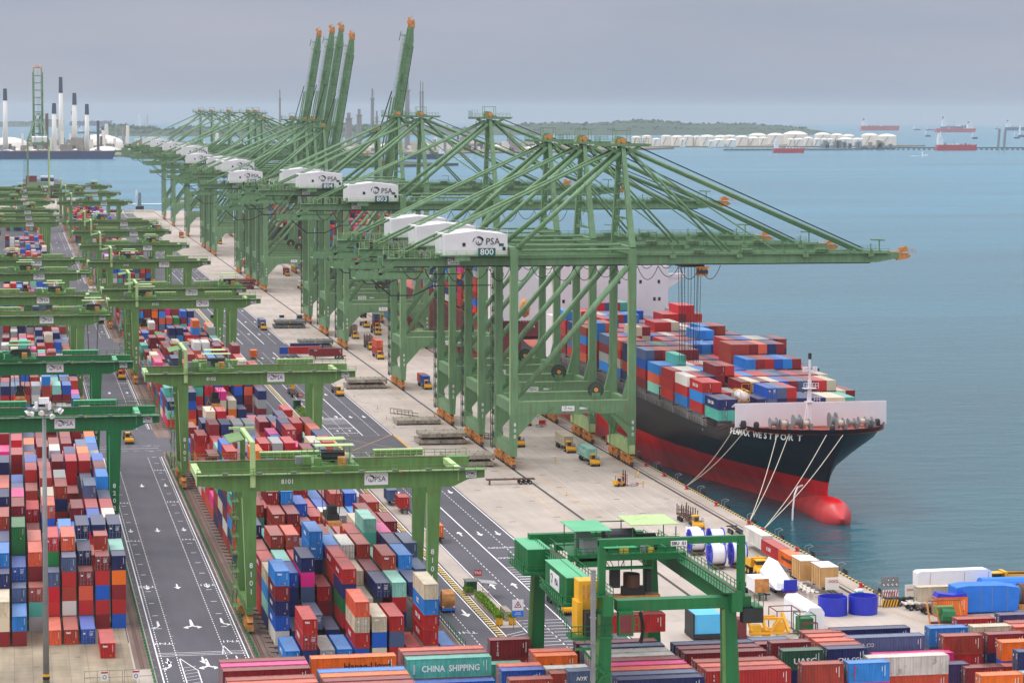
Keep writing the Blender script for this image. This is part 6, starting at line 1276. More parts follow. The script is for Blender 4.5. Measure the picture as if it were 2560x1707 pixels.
# fence along the lane road
for x, y0, y1, lb in ((39.9, 400, 686, 'right'), (22.0, 400, 686, 'left'), (75.6, 430, 686, 'green fence along the right side of the right yard block')):
    b = MB(); k = y0
    while k <= y1: b.bar((x, k, 0), (x, k, 1.6), .1, .1, 'emerald'); k += 2.5
    for z in (.5, 1.0, 1.55): b.bar((x, y0, z), (x, y1, z), .07, .07, 'emerald')
    tag(b.build('wire_fence'), lb if len(lb) > 5 else 'low green fence along the %s edge of the lane road' % lb, 'fence')
t = thing('gate_fence', 'grey mesh gate with small prohibition signs at the lower left', 'fence', (12.0, 414.5, 0)); b = MB(); b.rail((-1, 0, 0), (5, 0, 0), 'grey', 2.2, 2, .08); b.rail((5.3, 0, 0), (10, 0, 0), 'grey', 2.2, 2, .08); b.build('mesh_panel', t)
for xx in (1.6, 6.6): b = MB(); b.box(xx, -.1, .6, xx+1.1, -.03, 2.0, 'sign'); b.box(xx, -.12, 1.75, xx+1.1, -.1, 2.0, 'redp'); b.tube((xx+.55, -.13, 1.15), (xx+.55, -.11, 1.15), .32, 'ink', 12); b.tube((xx+.55, -.15, 1.15), (xx+.55, -.13, 1.15), .22, 'sign', 12); b.build('sign_panel', t)
# quay edge: fenders and bollards
fend = None; q = 0
for k, y in enumerate([470+k*21.5 for k in range(28)]):
    if k == 0:
        t = thing('quay_fender', 'black framed rubber fender nearest the quay corner', 'fender', (162.3, y, 0), 0, 'rubber fenders along the quay edge')
        b = MB(); b.box(.0, -1.1, -3.0, 1.3, 1.1, -.2, 'rubber'); b.box(1.3, -1.2, -2.8, 1.5, 1.2, .3, 'dark'); b.build('rubber_block', t); b = MB(); b.path([(.1, -1.2, 0), (.1, -1.2, 1.2), (1.2, -1.2, 1.5), (1.2, 1.2, 1.5), (.1, 1.2, 1.2), (.1, 1.2, 0)], .07, 'grey', 5); b.build('hoop', t); fend = t
    else: dup(fend, (162.3, y, 0), 0, 'black framed rubber fender, %s from the quay corner' % NTH[k])
for k, y in enumerate([473.5, 492, 515, 540, 551, 578, 605, 627, 646, 668, 690]):
    t = thing('bollard', 'red mooring bollard on the quay edge, %s from the corner' % NTH[k], 'bollard', (160.9, y, 0), 0, 'mooring bollards along the quay')
    b = MB(); b.lathe(0, 0, [(.55, 0), (.55, .1), (.32, .2), (.3, .6), (.48, .75), (.4, .95)], 'redp', 14); b.build('post', t)
# ------------------------------------------------------------------ the moored container ship
def hullmat(name, top, zred, red, faded, zf, tz):
    m, n, l, b = newmat(name); t = n.new('ShaderNodeTexCoord'); sp = n.new('ShaderNodeSeparateXYZ'); v = t.outputs['Object']; l.new(v, sp.inputs[0])
    def step(z): 
        c = n.new('ShaderNodeMath'); c.operation = 'GREATER_THAN'; c.inputs[1].default_value = z; l.new(sp.outputs[2], c.inputs[0]); return c.outputs[0]
    def mixc(f, a, c_):
        x = n.new('ShaderNodeMix'); x.data_type = 'RGBA'; l.new(f, x.inputs[0])
        for i, q in ((6, a), (7, c_)):
            if isinstance(q, tuple): x.inputs[i].default_value = q
            else: l.new(q, x.inputs[i])
        return x.outputs[2]
    col = mixc(step(zf), faded, red); col = mixc(step(zred), col, top)
    col = mul(n, l, col, ramp(n, l, noise(n, l, v, .25, 5, (1, 1, .2)), .3, g4(.82), .7, g4(1.12)))
    col = mul(n, l, col, ramp(n, l, noise(n, l, v, .05, 3), .3, g4(.9), .7, g4(1.1)))
    l.new(col, b.inputs['Base Color']); b.inputs['Roughness'].default_value = .38; return m
MT['hull'] = hullmat('ship_hull_paint', lin(14, 18, 38), 5.2, lin(226, 14, 26), lin(212, 66, 68), 1.6, 0)
MT['deck'] = paint('red_deck_paint', lin(170, 80, 62), .7, .2, .5, .3)
MT['pinkw'] = paint('ship_white', lin(236, 226, 230), .5, .04, .2, .06)
CXS = 187.2
def itp(tab, x):
    if x <= tab[0][0]: return tab[0][1]
    for (a, u), (c, v_) in zip(tab[:-1], tab[1:]):
        if x <= c: f_ = (x-a)/(c-a); f_ = f_; return u+(v_-u)*f_
    return tab[-1][1]
def ship_hull(parent, mat, y0=570, Ln=300, cx=CXS, bulb=True):
    # tables are distances aft of the stem -> half breadth, at several heights
    LV = [(-6, 6.5, [(0, .05), (14, .6), (40, 6), (80, 13), (120, 18.5), (150, 19)]), (-3.2, 6, [(0, .05), (14, 1.4), (35, 4.2), (55, 8), (80, 13.8), (115, 18.7), (145, 20)]), (0, 6, [(0, .1), (14, 2.2), (35, 6), (55, 10), (80, 15.6), (110, 19.4), (140, 20)]), (4, 5.8, [(0, .15), (10, 2.6), (20, 5), (35, 9.2), (55, 13.5), (80, 17.8), (105, 20)]),
          (8, 4.2, [(0, .2), (6, 3), (14, 6.6), (26, 10.8), (42, 15), (62, 18.6), (85, 20)]), (11, 2.6, [(0, .3), (5, 4.6), (12, 9), (22, 13.4), (36, 17.2), (52, 19.6), (64, 20)]), (14, 1.3, [(0, .5), (4, 6.4), (9, 11), (18, 16), (30, 19.2), (42, 20)]), (17.6, 0, [(0, .8), (2.5, 7), (6, 12), (12, 16), (20, 18.8), (32, 20)])]
    st = [0, 1.5, 3, 5, 8, 12, 17, 23, 30, 38, 48, 60, 75, 92, 112, 135, 160, 200, 240, 265, 280, 292, Ln]
    rows = []
    for z, off, tab in LV:
        row = []
        for s_ in st:
            hb = itp(tab, s_)
            if s_ > 240: hb *= 1-((s_-240)/(Ln-240))**2*(.75 if z < 4 else .25)
            y = y0+off+s_*(Ln-off)/Ln
            zz = z
            if z == 17.6: zz = 18.2-.5*min(1, s_/10) if s_ < 22 else (17.7-(s_-22)/14*3.2 if s_ < 36 else 14.5-.3*min(1, (s_-36)/40))
            if z == 14: zz = 14 if s_ < 30 else 12.4
            row.append((hb, y, zz))
        rows.append(row)
    b = MB(); n_ = len(st); vs = []
    for sd in (-1, 1):
        for row in rows: vs += [(cx+sd*hb, y, z) for hb, y, z in row]
    k = len(rows)*n_; fs = []
    for j in range(len(rows)-1):
        for i in range(n_-1):
            a = j*n_+i; fs.append((a, a+n_, a+n_+1, a+1)); a += k; fs.append((a, a+1, a+n_+1, a+n_))
    fs += [(j*n_, k+j*n_, k+(j+1)*n_, (j+1)*n_) for j in range(len(rows)-1)]
    fs += [(j*n_+n_-1, (j+1)*n_+n_-1, k+(j+1)*n_+n_-1, k+j*n_+n_-1) for j in range(len(rows)-1)]
    b.add(vs, fs, mat)
    if bulb:
        R_ = 18; vs = []
        for i in range(13):
            t_ = i/12; yy = y0-6.0+t_*34; rad = 4.5*math.sqrt(max(0, 1-(1-min(1, t_*5))**2))*(1 if t_ < .3 else 1-(t_-.3)*.45); rad = max(rad, .05)
            for a in range(R_): vs.append((cx+rad*.8*math.cos(2*PI*a/R_), yy, -1.7-t_*1.2+rad*math.sin(2*PI*a/R_)*.95))
        b.add(vs, [(i*R_+a, i*R_+(a+1) % R_, (i+1)*R_+(a+1) % R_, (i+1)*R_+a) for i in range(12) for a in range(R_)], mat)
    h = smooth(b.build('hull', parent))
    b = MB(); top = rows[-1]
    vs = [(cx-hb+.15, y, z-1.1) for hb, y, z in top]+[(cx+hb-.15, y, z-1.1) for hb, y, z in top]
    b.add(vs, [(i, i+1, n_+i+1, n_+i) for i in range(n_-1)], 'deck'); b.build('deck', parent)
    return h, rows
sh = thing('container_ship', 'black and red container ship moored at the wharf, bow towards the camera', 'ship', (0, 0, 0), 0, None)
hull, rows = ship_hull(sh, 'hull')
# name on the port bow, letters follow the plating
nm = 'SEAMAX WESTPORT'; s_ = 30.0
top = rows[-1]; n14 = rows[-2]
def hullpt(rowa, rowb, s_, f_):
    y = 570+s_
    def at(row):
        pts_ = [(p[1], p[0], p[2]) for p in row]; return itp([(a, c) for a, c, d_ in pts_], y), itp([(a, d_) for a, c, d_ in pts_], y)
    a = at(rowa); c = at(rowb); return a[0]*(1-f_)+c[0]*f_, a[1]*(1-f_)+c[1]*f_
s_ = 22.5
for ch in nm:
    if ch != ' ':
        hb0, z0 = hullpt(n14, top, s_, .52); hb1, z1 = hullpt(n14, top, s_-.6, .52)
        o = link('name_letter', text_mesh(ch, 2.0, 'wtxt', .03, bold=.05), hull, (CXS-hb0-.75, 570+s_, z0-.1))
        ang = math.atan2(-(hb1-hb0), -.6)      # direction of travel in plan
        o.rotation_euler = (R(82), 0, math.atan2(-.6, hb0-hb1)); 
    s_ -= 1.33
b = MB(); b.box(168.3, 588.2, 17.0, 205.8, 588.6, 22.6, 'pinkw'); b.prism([(588.6, 22.4), (591.5, 21.4), (591.5, 21.6), (588.4, 22.7)], 168.3, 205.8, 'x', 'pinkw')
for k in range(10): b.prism([(588.6, 17), (591.5, 17), (588.6, 21.6)], 169+k*4, 169.2+k*4, 'x', 'pinkw')
b.build('breakwater', sh)
# foremast
b = MB(); b.tube((CXS-2, 584, 17), (CXS-2, 584, 28.4), .62, 'pinkw', 12, .45); b.tube((CXS-2, 584, 28.4), (CXS-2, 584, 33.4), .3, 'pinkw', 10); b.tube((CXS-2, 584, 33.4), (CXS-2, 584, 34.8), .42, 'dark', 10)
b.box(CXS-3.6, 583, 26.4, CXS-.4, 585, 26.5, 'pinkw'); b.rail((CXS-3.8, 582.8, 26.5), (CXS-.2, 582.8, 26.5), 'pinkw', 1.3, .8, .12); b.box(CXS-3.0, 583, 23.2, CXS-1, 585, 23.3, 'pinkw'); b.rail((CXS-1.2, 582.8, 23.3), (CXS+.2, 582.8, 23.3), 'pinkw', 1.3, .7, .1)
b.bar((CXS-3.6, 584, 30.8), (CXS-.4, 584, 30.8), .25, .25, 'pinkw')
for x in (-3.5, -2.9, -1.1, -.5): b.tube((CXS+x, 583.8, 30.4), (CXS+x, 583.8, 31.6), .32, 'pinkw', 8)
b.tube((CXS-4.0, 582, 17), (CXS-2.4, 583.6, 25.8), .12, 'pinkw', 5); b.build('foremast', sh)
# winches, windlasses, fairleads
for k, (x, y, r_) in enumerate(((176, 583, 1.3), (178.2, 582, 1.1), (181.5, 582.5, 1.7), (183.4, 581.5, 1.1), (190.4, 582.5, 1.9), (191.2, 579.5, 1.3), (194.5, 581, 1.1), (197.6, 582.5, 1.2), (199.6, 583.5, 1.1))):
    b = MB(); b.tube((x-.8, y, 17.8+r_*.6), (x-.6, y, 17.8+r_*.6), r_, 'grey', 16); b.tube((x-.6, y, 17.8+r_*.6), (x+.8, y, 17.8+r_*.6), r_*.55, 'rope' if k % 2 else 'grey', 12); b.tube((x+.8, y, 17.8+r_*.6), (x+1, y, 17.8+r_*.6), r_, 'grey', 16); b.box(x+1, y-.6, 17, x+1.8, y+.6, 18.4, 'grey'); b.build('winch', sh)
for x, y in ((170.2, 588), (172.5, 585), (202.8, 586), (176.5, 589), (198, 577), (188, 575)): b = MB(); b.lathe(x, y, [(.7, 17), (.7, 18.1), (.5, 18.6)], 'dark', 10); b.build('mooring_bitt', sh)
for k in range(14):      # cell guides, coaming and lashing bridges
    yb = 599.2+k*14.6 if k < 13 else 787
    b = MB()
    for ci in range(2 if k == 0 else 0, 15 if k == 0 else 17): b.box(167.3+ci*2.47, yb, 13.2, 167.5+ci*2.47, yb+.7, 16.9, 'grey')
    b.box(167.2, yb-.1, 16.1, 207.2, yb+.9, 16.35, 'chassis'); 
    if k > 2: b.box(167.2, yb-.1, 19, 207.2, yb+.9, 19.15, 'chassis'); [b.box(167.3+ci*4.94, yb, 16.3, 167.5+ci*4.94, yb+.3, 19, 'chassis') for ci in range(9)]
    b.build('lashing_bridge', sh)
b = MB(); b.box(168.4, 614, 13.2, 206.0, 786, 16.9, 'grey'); b.box(171, 600.5, 13.2, 203.6, 614, 17.0, 'grey'); b.build('hatch_coaming', sh)
b = MB(); b.rail((167.4, 610, 14.3), (167.2, 785, 14.3), 'chassis', 1.2, 2.4, .1); b.build('deck_rail', sh)
# accommodation block
b = MB(); b.box(168.5, 797, 14, 205.5, 812, 42.5, 'pinkw'); b.box(163.5, 798, 38.6, 211.5, 801, 39.9, 'pinkw'); b.box(170, 797.5, 42.5, 204, 808, 45.6, 'pinkw'); b.prism([(205.5, 38.6), (211.5, 38.6), (205.5, 35.2)], 798.2, 799, 'y', 'pinkw')
b.box(166.4, 790, 14, 170.6, 800, 27.5, 'pinkw')
b.rail((163.5, 797.9, 39.9), (211.5, 797.9, 39.9), 'pinkw', 1.3, 2, .12); b.rail((170, 797.4, 45.6), (204, 797.4, 45.6), 'pinkw', 1.3, 2, .12)
b.tube((187, 801, 45.6), (187, 801, 52), .5, 'pinkw', 10); b.bar((183, 801, 49.5), (191, 801, 49.5), .3, .3, 'pinkw'); ac = b.build('accommodation_block', sh)
for wx, wz in ((186, 37), (187.5, 37), (189, 37), (196, 37), (202, 37), (200.6, 31.5), (202.2, 31.5), (180.5, 31.5), (173, 37), (171, 31)): b = MB(); b.box(wx, 796.9, wz, wx+.8, 797.02, wz+1.1, 'glass'); b.build('window', ac)
b = MB(); b.box(170.5, 797.4, 43.2, 203.5, 797.48, 44.6, 'glass'); b.build('bridge_window', ac)
b = MB(); b.box(206, 790, 22, 208.6, 797, 24.4, 'salmon_' if False else 'orange'); b.build('lifeboat', sh)
tk = {}
for k, (x, y, z, c_) in enumerate(((173.0, 600.8, 21.6, 'yellow'), (177.6, 615.4, 21.8, 'yellow'), (180.2, 615.4, 21.8, 'redp'))):
    t = thing('tank_container', ('white tank container in a yellow frame above the port bow corner', 'white tank container in a yellow frame, left of the red framed one', 'white tank container in a red frame on the fore deck cargo')[k], 'tank container', (x, y, z)); b = MB()
    for xx in (0, 2.3):
        for yy in (0, 5.9): b.box(xx, yy, 0, xx+.14, yy+.14, 2.6, c_)
        for zz in (0, 2.46): b.box(xx, 0, zz, xx+.14, 6.04, zz+.14, c_)
    for yy in (0, 5.9):
        for zz in (0, 2.46): b.box(0, yy, zz, 2.44, yy+.14, zz+.14, c_)
    b.build('frame', t); b = MB(); b.tube((1.22, .3, 1.3), (1.22, 5.8, 1.3), 1.12, 'wrap', 18); smooth(b.build('tank_body', t))
# mooring ropes
for k, (a, c_, lb) in enumerate((((168.0, 587.1, 17.4), (160.9, 605, .8), 'upper of the pair left of the ship name'), ((169.8, 583.6, 17.4), (160.9, 605, .8), 'lower of the pair left of the ship name'), ((175.8, 578.2, 17.2), (161.2, 551, .8), 'left rope of the pair from the bow centre'), ((177.8, 575.6, 17.2), (161.2, 551, .8), 'right rope of the pair from the bow centre'), ((184.6, 569.0, 17.2), (161.2, 540, .8), 'left of the pair nearest the corner'), ((188.3, 568.2, 17.2), (161.2, 540, .8), 'right of the pair nearest the corner'))):
    b = MB(); A = Vector(a); B_ = Vector(c_); pts_ = [A.lerp(B_, i/14)-Vector((0, 0, 1.3*math.sin(PI*i/14))) for i in range(15)]; b.path(pts_, .10, 'rope', 5); tag(b.build('mooring_rope'), 'pale mooring rope from ship to quay, '+lb, 'rope', 'mooring ropes')
b = MB(); b.path([(181.5, 577, 4.5), (179.8, 575.6, 4.2), (178.8, 574.6, 2.6), (178.3, 574.2, -1), (178.2, 574, -3.2)], .22, 'sign', 6); tag(b.build('water_discharge'), 'thin jet of water falling from the ship bow into the sea', 'water', kind='stuff')
# ------------------------------------------------------------------ other ships at the berth
def simple_hull(b, x0, x1, y0, y1, z1, m, red=None, zr=0, z0=-5):
    cx = (x0+x1)/2; hw = (x1-x0)/2
    prof = [(0, .05), (.04, .45), (.1, .8), (.2, 1), (.9, 1), (.97, .8), (1, .6)]
    def ring(z, k): return [(cx-hw*w_*k, y0+(y1-y0)*t_, z) for t_, w_ in prof]+[(cx+hw*w_*k, y0+(y1-y0)*t_, z) for t_, w_ in reversed(prof)]
    n_ = len(prof)*2
    lv = [(z0, .9), (zr, .97), (z1, 1)] if red else [(z0, .92), (z1, 1)]
    for j in range(len(lv)-1):
        vs = ring(*lv[j])+ring(*lv[j+1]); b.add(vs, [(i, (i+1) % n_, (i+1) % n_+n_, i+n_) for i in range(n_)], red if (red and j == 0) else m)
    b.add(ring(z1-.2, .99), [list(range(n_))], 'deck')
for k, (ys, ye, nm_, fun, mh) in enumerate(((905, 1165, 'second container ship behind the quay cranes, orange lifeboat at its stern', 'wrap', 'brown'), (1230, 1560, 'third container ship at the wharf, tall stacks behind the raised booms', 'wrap', 'blackc'), (1620, 1930, 'far container ship along the wharf behind crane 811', 'wrap', 'dark'))):
    t = thing('container_ship', nm_, 'ship', (0, 0, 0)); b = MB(); simple_hull(b, 167, 212, ys, ye, 16, mh, 'redp', 1); b.build('hull', t)
    b = MB(); b.box(170, ye-70 if k else ys+8, 16, 208, ye-56 if k else ys+20, 44 if k else 38, 'pinkw'); b.build('accommodation_block', t)
    fbm = MB(); fc_ = []; y = ys+(30 if k == 0 else 24); q = random.Random(40+k)
    while y < ye-80:
        base = q.randint(5, 8)
        for ci in range(16):
            nt_ = max(3, base+q.choice((-1, 0, 0, 0, 1)) if ci % 3 == 0 else nt_)
            for kk in range(max(0, nt_-3) if ci else 0, nt_):
                fbm.box(168+ci*2.6, y, 17+kk*2.6, 168+ci*2.6+2.5, y+12.2, 17+kk*2.6+2.55, 'contfar'); c_ = lin(*PAL[q.choice(RND)])
                fc_ += [c_]*24
        y += 14.2
    o = fbm.build('deck_cargo', t); o['kind'] = 'stuff'; at = o.data.color_attributes.new('paint', 'FLOAT_COLOR', 'CORNER'); at.data.foreach_set('color', [v_ for c_ in fc_ for v_ in c_])
t = thing('lifeboat', 'orange enclosed lifeboat on a slanted launching frame behind the crane braces', 'lifeboat', (178, 893, 21)); b = MB(); b.lathe(0, 0, [(.3, -2.2), (1.6, -1.2), (1.9, 1), (1.5, 3.2), (.6, 4.4)], 'orange', 14); smooth(b.build('boat_body', t)); b = MB(); b.bar((0, 2, 3), (4, 2, -6), .3, .3, 'sign'); b.rail((-3, 2, -4), (4, 2, -4), 'sign', 1.2, 1); b.build('launching_frame', t)
# ------------------------------------------------------------------ far shore, islands, anchorage
MT['forest'] = paint('far_forest', lin(48, 70, 40), .9, .4, .02)
MT['isle'] = paint('island_ground', lin(120, 112, 90), .9, .25, .01)
MT['blueh'] = paint('blue_hull', lin(30, 48, 90), .6, .1, .05); MT['darkcap'] = paint('dark_chimney_cap', lin(30, 44, 70), .7, 0); MT['jetty'] = paint('jetty_concrete', lin(80, 84, 86), .9, .2, .02)
def seaz(x, y): return -3.2-drop(x, y)
def island(name, pts_, h, m='isle'):
    b = MB(); z = seaz(*pts_[0]); b.prism(pts_, z-3, z+h, 'z', m); return structure(b, name)
island('tank_island', [(1500, 6700), (2000, 6640), (2420, 6800), (2520, 6900), (2380, 7300), (1200, 7600), (900, 7200)], 2.5)
island('refinery_island', [(-900, 5230), (120, 5250), (420, 5330), (700, 5500), (1250, 5780), (1650, 6350), (1500, 6900), (400, 7000), (-900, 6600)], 3)
island('green_islet', [(430, 4330), (620, 4260), (760, 4400), (640, 4700), (460, 4600)], 4, 'forest')
# wooded hills far away
def hills(name, path_, depth, hmax, seed):
    q = random.Random(seed); b = MB(); n_ = 90; vs = []; rowsn = 5
    for j in range(rowsn):
        for i in range(n_+1):
            t_ = i/n_; k = t_*(len(path_)-1); a = int(min(k, len(path_)-2)); f_ = k-a
            x = path_[a][0]*(1-f_)+path_[a+1][0]*f_; y = path_[a][1]*(1-f_)+path_[a+1][1]*f_
            e = min(1, t_*14, (1-t_)*22)**.6; prof_ = (0, .55, .9, 1, .7)[j]
            z = hmax*prof_*e*(.72+.2*math.sin(t_*9+seed)+.08*math.sin(t_*31))
            vs.append((x+q.uniform(-5, 5), y+depth*j/4, seaz(x, y)-2+z+(q.uniform(-3, 4) if j else 0)))
    b.add(vs, [(j*(n_+1)+i, j*(n_+1)+i+1, (j+1)*(n_+1)+i+1, (j+1)*(n_+1)+i) for j in range(rowsn-1) for i in range(n_)], 'forest')
    o = structure(b, name); smooth(o)
    # tree canopy texture: clumps standing on the ridge
    b = MB()
    for _ in range(700):
        t_ = q.uniform(.03, .97); j = q.choice((1, 2, 2, 3, 3)); i = int(t_*n_); p = vs[j*(n_+1)+i]; r_ = q.uniform(5, 13); c = Vector((p[0]+q.uniform(-40, 40), p[1], p[2]-r_*.3))
        vv = []
        for a in range(7):
            an = 2*PI*a/7; vv.append(c+Vector((r_*math.cos(an)*q.uniform(.8, 1.2), r_*.6*math.sin(an), q.uniform(-2, 2))))
        vv.append(c+Vector((0, 0, r_*q.uniform(.6, 1.0)))); b.add(vv, [(a, (a+1) % 7, 7) for a in range(7)], 'forest')
    tag(b.build('far_woodland'), 'dark tree cover on the %s' % name.replace('_', ' '), 'woodland', kind='stuff')
hills('wooded_island', [(1180, 10400), (1600, 10300), (2300, 10250), (2900, 10600), (3560, 10700)], 500, 62, 2)
hills('hazy_hill', [(-700, 16400), (-300, 16200), (60, 16300), (330, 16500)], 600, 50, 5)
hills('hazy_shore', [(350, 9800), (700, 9600), (1300, 9300)], 400, 45, 8)
# white storage tanks on the right island, placed left to right
TK = [(1352, 1478, 925, 1000, 6900), (1240, 1352, 922, 1002, 6980), (1178, 1250, 950, 1006, 6760), (1083, 1180, 950, 1008, 6740), (1110, 1190, 920, 990, 7150), (1030, 1112, 915, 990, 7200), (1006, 1050, 950, 1008, 6700), (960, 1006, 950, 1008, 6700), (912, 962, 948, 1008, 6700), (920, 1030, 915, 995, 7150),
      (846, 910, 938, 1006, 6720), (780, 844, 948, 1006, 6700), (735, 782, 948, 1006, 6700), (705, 870, 912, 995, 7150), (596, 710, 916, 995, 7050), (540, 598, 938, 1000, 6900), (460, 540, 940, 1002, 6850), (470, 590, 918, 990, 7200), (380, 465, 930, 1002, 6850), (315, 386, 955, 1014, 6560), (300, 380, 925, 990, 7150), (230, 305, 955, 1014, 6560),
      (192, 232, 962, 1014, 6540), (134, 235, 930, 1010, 6700), (235, 320, 925, 985, 7200), (88, 140, 932, 1010, 6750), (20, 88, 932, 1012, 6750), (0, 36, 950, 1014, 6560), (-60, 20, 935, 1010, 6800), (-130, -60, 930, 1005, 6900), (-190, -135, 950, 1010, 6700), (-260, -195, 930, 1005, 6900), (-330, -270, 935, 1003, 6900)]
def upx(sx, yy): return (sx-23.3)/6463*yy*.0+xat(sx, yy)
def xat(sx, yy):
    # world x of a point on the sea plane at distance yy seen at photo column sx
    lo, hi = -9000.0, 12000.0
    for _ in range(50):
        m_ = (lo+hi)/2; v_ = Vector((m_, yy, -92-drop(m_, yy))); z_ = v_.dot(F); u = 1286.11+6462.97*v_.dot(RIGHTV)/z_
        if u < sx: lo = m_
        else: hi = m_
    return lo
for k, (a, c_, tp, bs, yy) in enumerate(TK):
    xa, xc = xat(1700+a/2.735, yy), xat(1700+c_/2.735, yy); r_ = (xc-xa)/2*.98; x = (xa+xc)/2; z = seaz(x, yy)+2.4
    dist = math.hypot(x, yy); h = (bs-tp)/2.735/6463*dist*.80
    t = thing('storage_tank', 'white domed storage tank on the right island, %s from its right end' % (NTH[k] if k < 30 else ('thirty-first', 'thirty-second', 'thirty-third')[k-30]), 'storage tank', (x, yy, z), 0, 'white tanks on the right island')
    b = MB(); b.lathe(0, 0, [(r_, 0), (r_, h)], 'tank', 32); b.build('wall', t); b = MB(); b.lathe(0, 0, [(r_*1.01, h), (r_*.93, h+r_*.07), (r_*.72, h+r_*.17), (r_*.4, h+r_*.25), (.5, h+r_*.28)], 'tank', 32); b.build('dome_roof', t)
    b = MB(); b.bar((-r_*.8, -r_*.75, h*.1), (-r_*.2, -r_*1.02, h), 1.2, 1.2, 'grey'); b.build('stair', t)
b = MB(); zj = seaz(1800, 6200)
b.bar((xat(2030, 6050), 6050, zj+3), (xat(2235, 6230), 6230, zj+3), 10, 3, 'jetty'); b.bar((xat(2150, 6350), 6350, zj+3), (xat(2640, 6330), 6330, zj+3), 10, 3, 'jetty'); b.bar((xat(1812, 6000), 6000, zj+3), (xat(2030, 6080), 6080, zj+3), 14, 3, 'jetty')
for k in range(60): xx = xat(1815+k*13, 6200); b.box(xx, 6195, zj-3, xx+3, 6205, zj+3, 'jetty')
for k in range(26): xx = xat(2150+rnd.uniform(-110, 90), 6280); b.box(xx, 6280, zj+3, xx+rnd.uniform(3, 10), 6290, zj+rnd.uniform(8, 24), rnd.choice(['grey', 'hatch', 'grey']))
for k in (2495, 2510): b.bar((xat(k, 6330), 6330, zj+3), (xat(k+3, 6330), 6330, zj+52), 5, 5, 'grey')
tag(b.build('jetty'), 'long low jetty running out from the tank island', 'jetty')
# refinery on the left
for k, (sx, tp, cp, bs, w_) in enumerate(((14, 226, 255, 368, 5.5), (136, 261, 287, 370, 6), (153, 197, 236, 355, 5.5), (187, 236, 265, 353, 6), (218, 263, 289, 367, 5.5))):
    yy = 5480 if k in (2, 3) else 5330; x = xat(sx, yy); z0 = seaz(x, yy)+3; s_ = 1/6463*yy*1.0
    zt = 92+(273.5-tp)*s_; zc = 92+(273.5-cp)*s_
    t = thing('chimney', 'tall slim refinery chimney with dark top, %s from the left' % NTH[k], 'chimney', (x, yy, z0), 0, 'refinery chimneys')
    b = MB(); b.tube((0, 0, 0), (0, 0, zc-z0), w_, 'tank', 16, w_*.72); smooth(b.build('stack', t)); b = MB(); b.tube((0, 0, zc-z0), (0, 0, zt-z0), w_*.78, 'darkcap', 16, w_*.66); b.build('cap', t)
for k, (sx, yy, r_, h, lb) in enumerate(((22, 5600, 38, 22, 'large white domed tank at the left edge of the refinery'), (249, 5650, 50, 24, 'wide white domed tank right of the chimneys'), (262, 5350, 36, 7, 'low cream roofed tank in front of the wide domed tank'))):
    x = xat(sx, yy); t = thing('storage_tank', lb, 'storage tank', (x, yy, seaz(x, yy)+3)); b = MB(); b.lathe(0, 0, [(r_, 0), (r_, h)], 'tank', 28); smooth(b.build('wall', t)); b = MB(); b.lathe(0, 0, [(r_, h), (r_*.8, h+r_*.15), (r_*.4, h+r_*.26), (1, h+r_*.3)], 'tank', 28); b.build('dome_roof', t)
q = random.Random(9); b = MB()
for k in range(900):
    sx = q.uniform(-20, 320) if k % 3 else q.uniform(320, 1390); yy = q.uniform(5300, 6100) if sx < 320 else q.uniform(5750, 6500); x = xat(sx, yy); z = seaz(x, yy)+2
    h = abs(q.gauss(0, 16))+3; w2_ = q.uniform(2, 12); mtl = q.choice(['grey', 'tank', 'hatch', 'grey', 'jetty', 'tank', 'chassis'])
    if k % 5 == 0: b.tube((x, yy, z), (x, yy, z+h*1.6), q.uniform(1.2, 4), mtl, 8)
    elif k % 7 == 0: b.lathe(x, yy, [(w2_*1.6, z), (w2_*1.6, z+9), (1, z+13)], 'tank', 14)
    else: b.box(x, yy, z, x+w2_*q.uniform(1, 3), yy+8, z+h*.6, mtl)
for k in range(60): sx = q.uniform(0, 300); x = xat(sx, 5300); z = seaz(x, 5300)+3; b.bar((x, 5300, z+6), (x+60, 5300, z+6+q.uniform(-1, 4)), 2, 1.2, 'grey'); b.bar((x, 5300, z), (x, 5300, z+7), 1.5, 1.5, 'tank')
tag(b.build('refinery_pipework'), 'hazy maze of refinery towers, pipes and sheds along the far shore', 'refinery', kind='stuff')
for k, (sx, yy, h, w_) in enumerate(((931, 6200, 150, 5), (942, 6000, 95, 4), (1018, 6300, 175, 7), (1051, 6200, 170, 2.5), (1057, 6200, 168, 2.5), (700, 6500, 150, 3), (872, 6600, 90, 10), (898, 6700, 100, 8))):
    x = xat(sx, yy); t = thing('refinery_tower', 'slim hazy refinery tower behind the quay cranes, %s from the left' % NTH[sorted([931, 942, 1018, 1051, 1057, 700, 872, 898]).index(sx)], 'tower', (x, yy, seaz(x, yy)+2), 0, 'refinery towers'); b = MB(); b.tube((0, 0, 0), (0, 0, h*.8), w_, 'grey', 10, w_*.8); b.build('column', t); b = MB(); b.tube((0, 0, h*.8), (0, 0, h*.97), w_*.5, 'grey', 8); b.box(-w_, -w_, h*.8, w_, w_, h*.82, 'grey'); b.build('vent_stack', t)
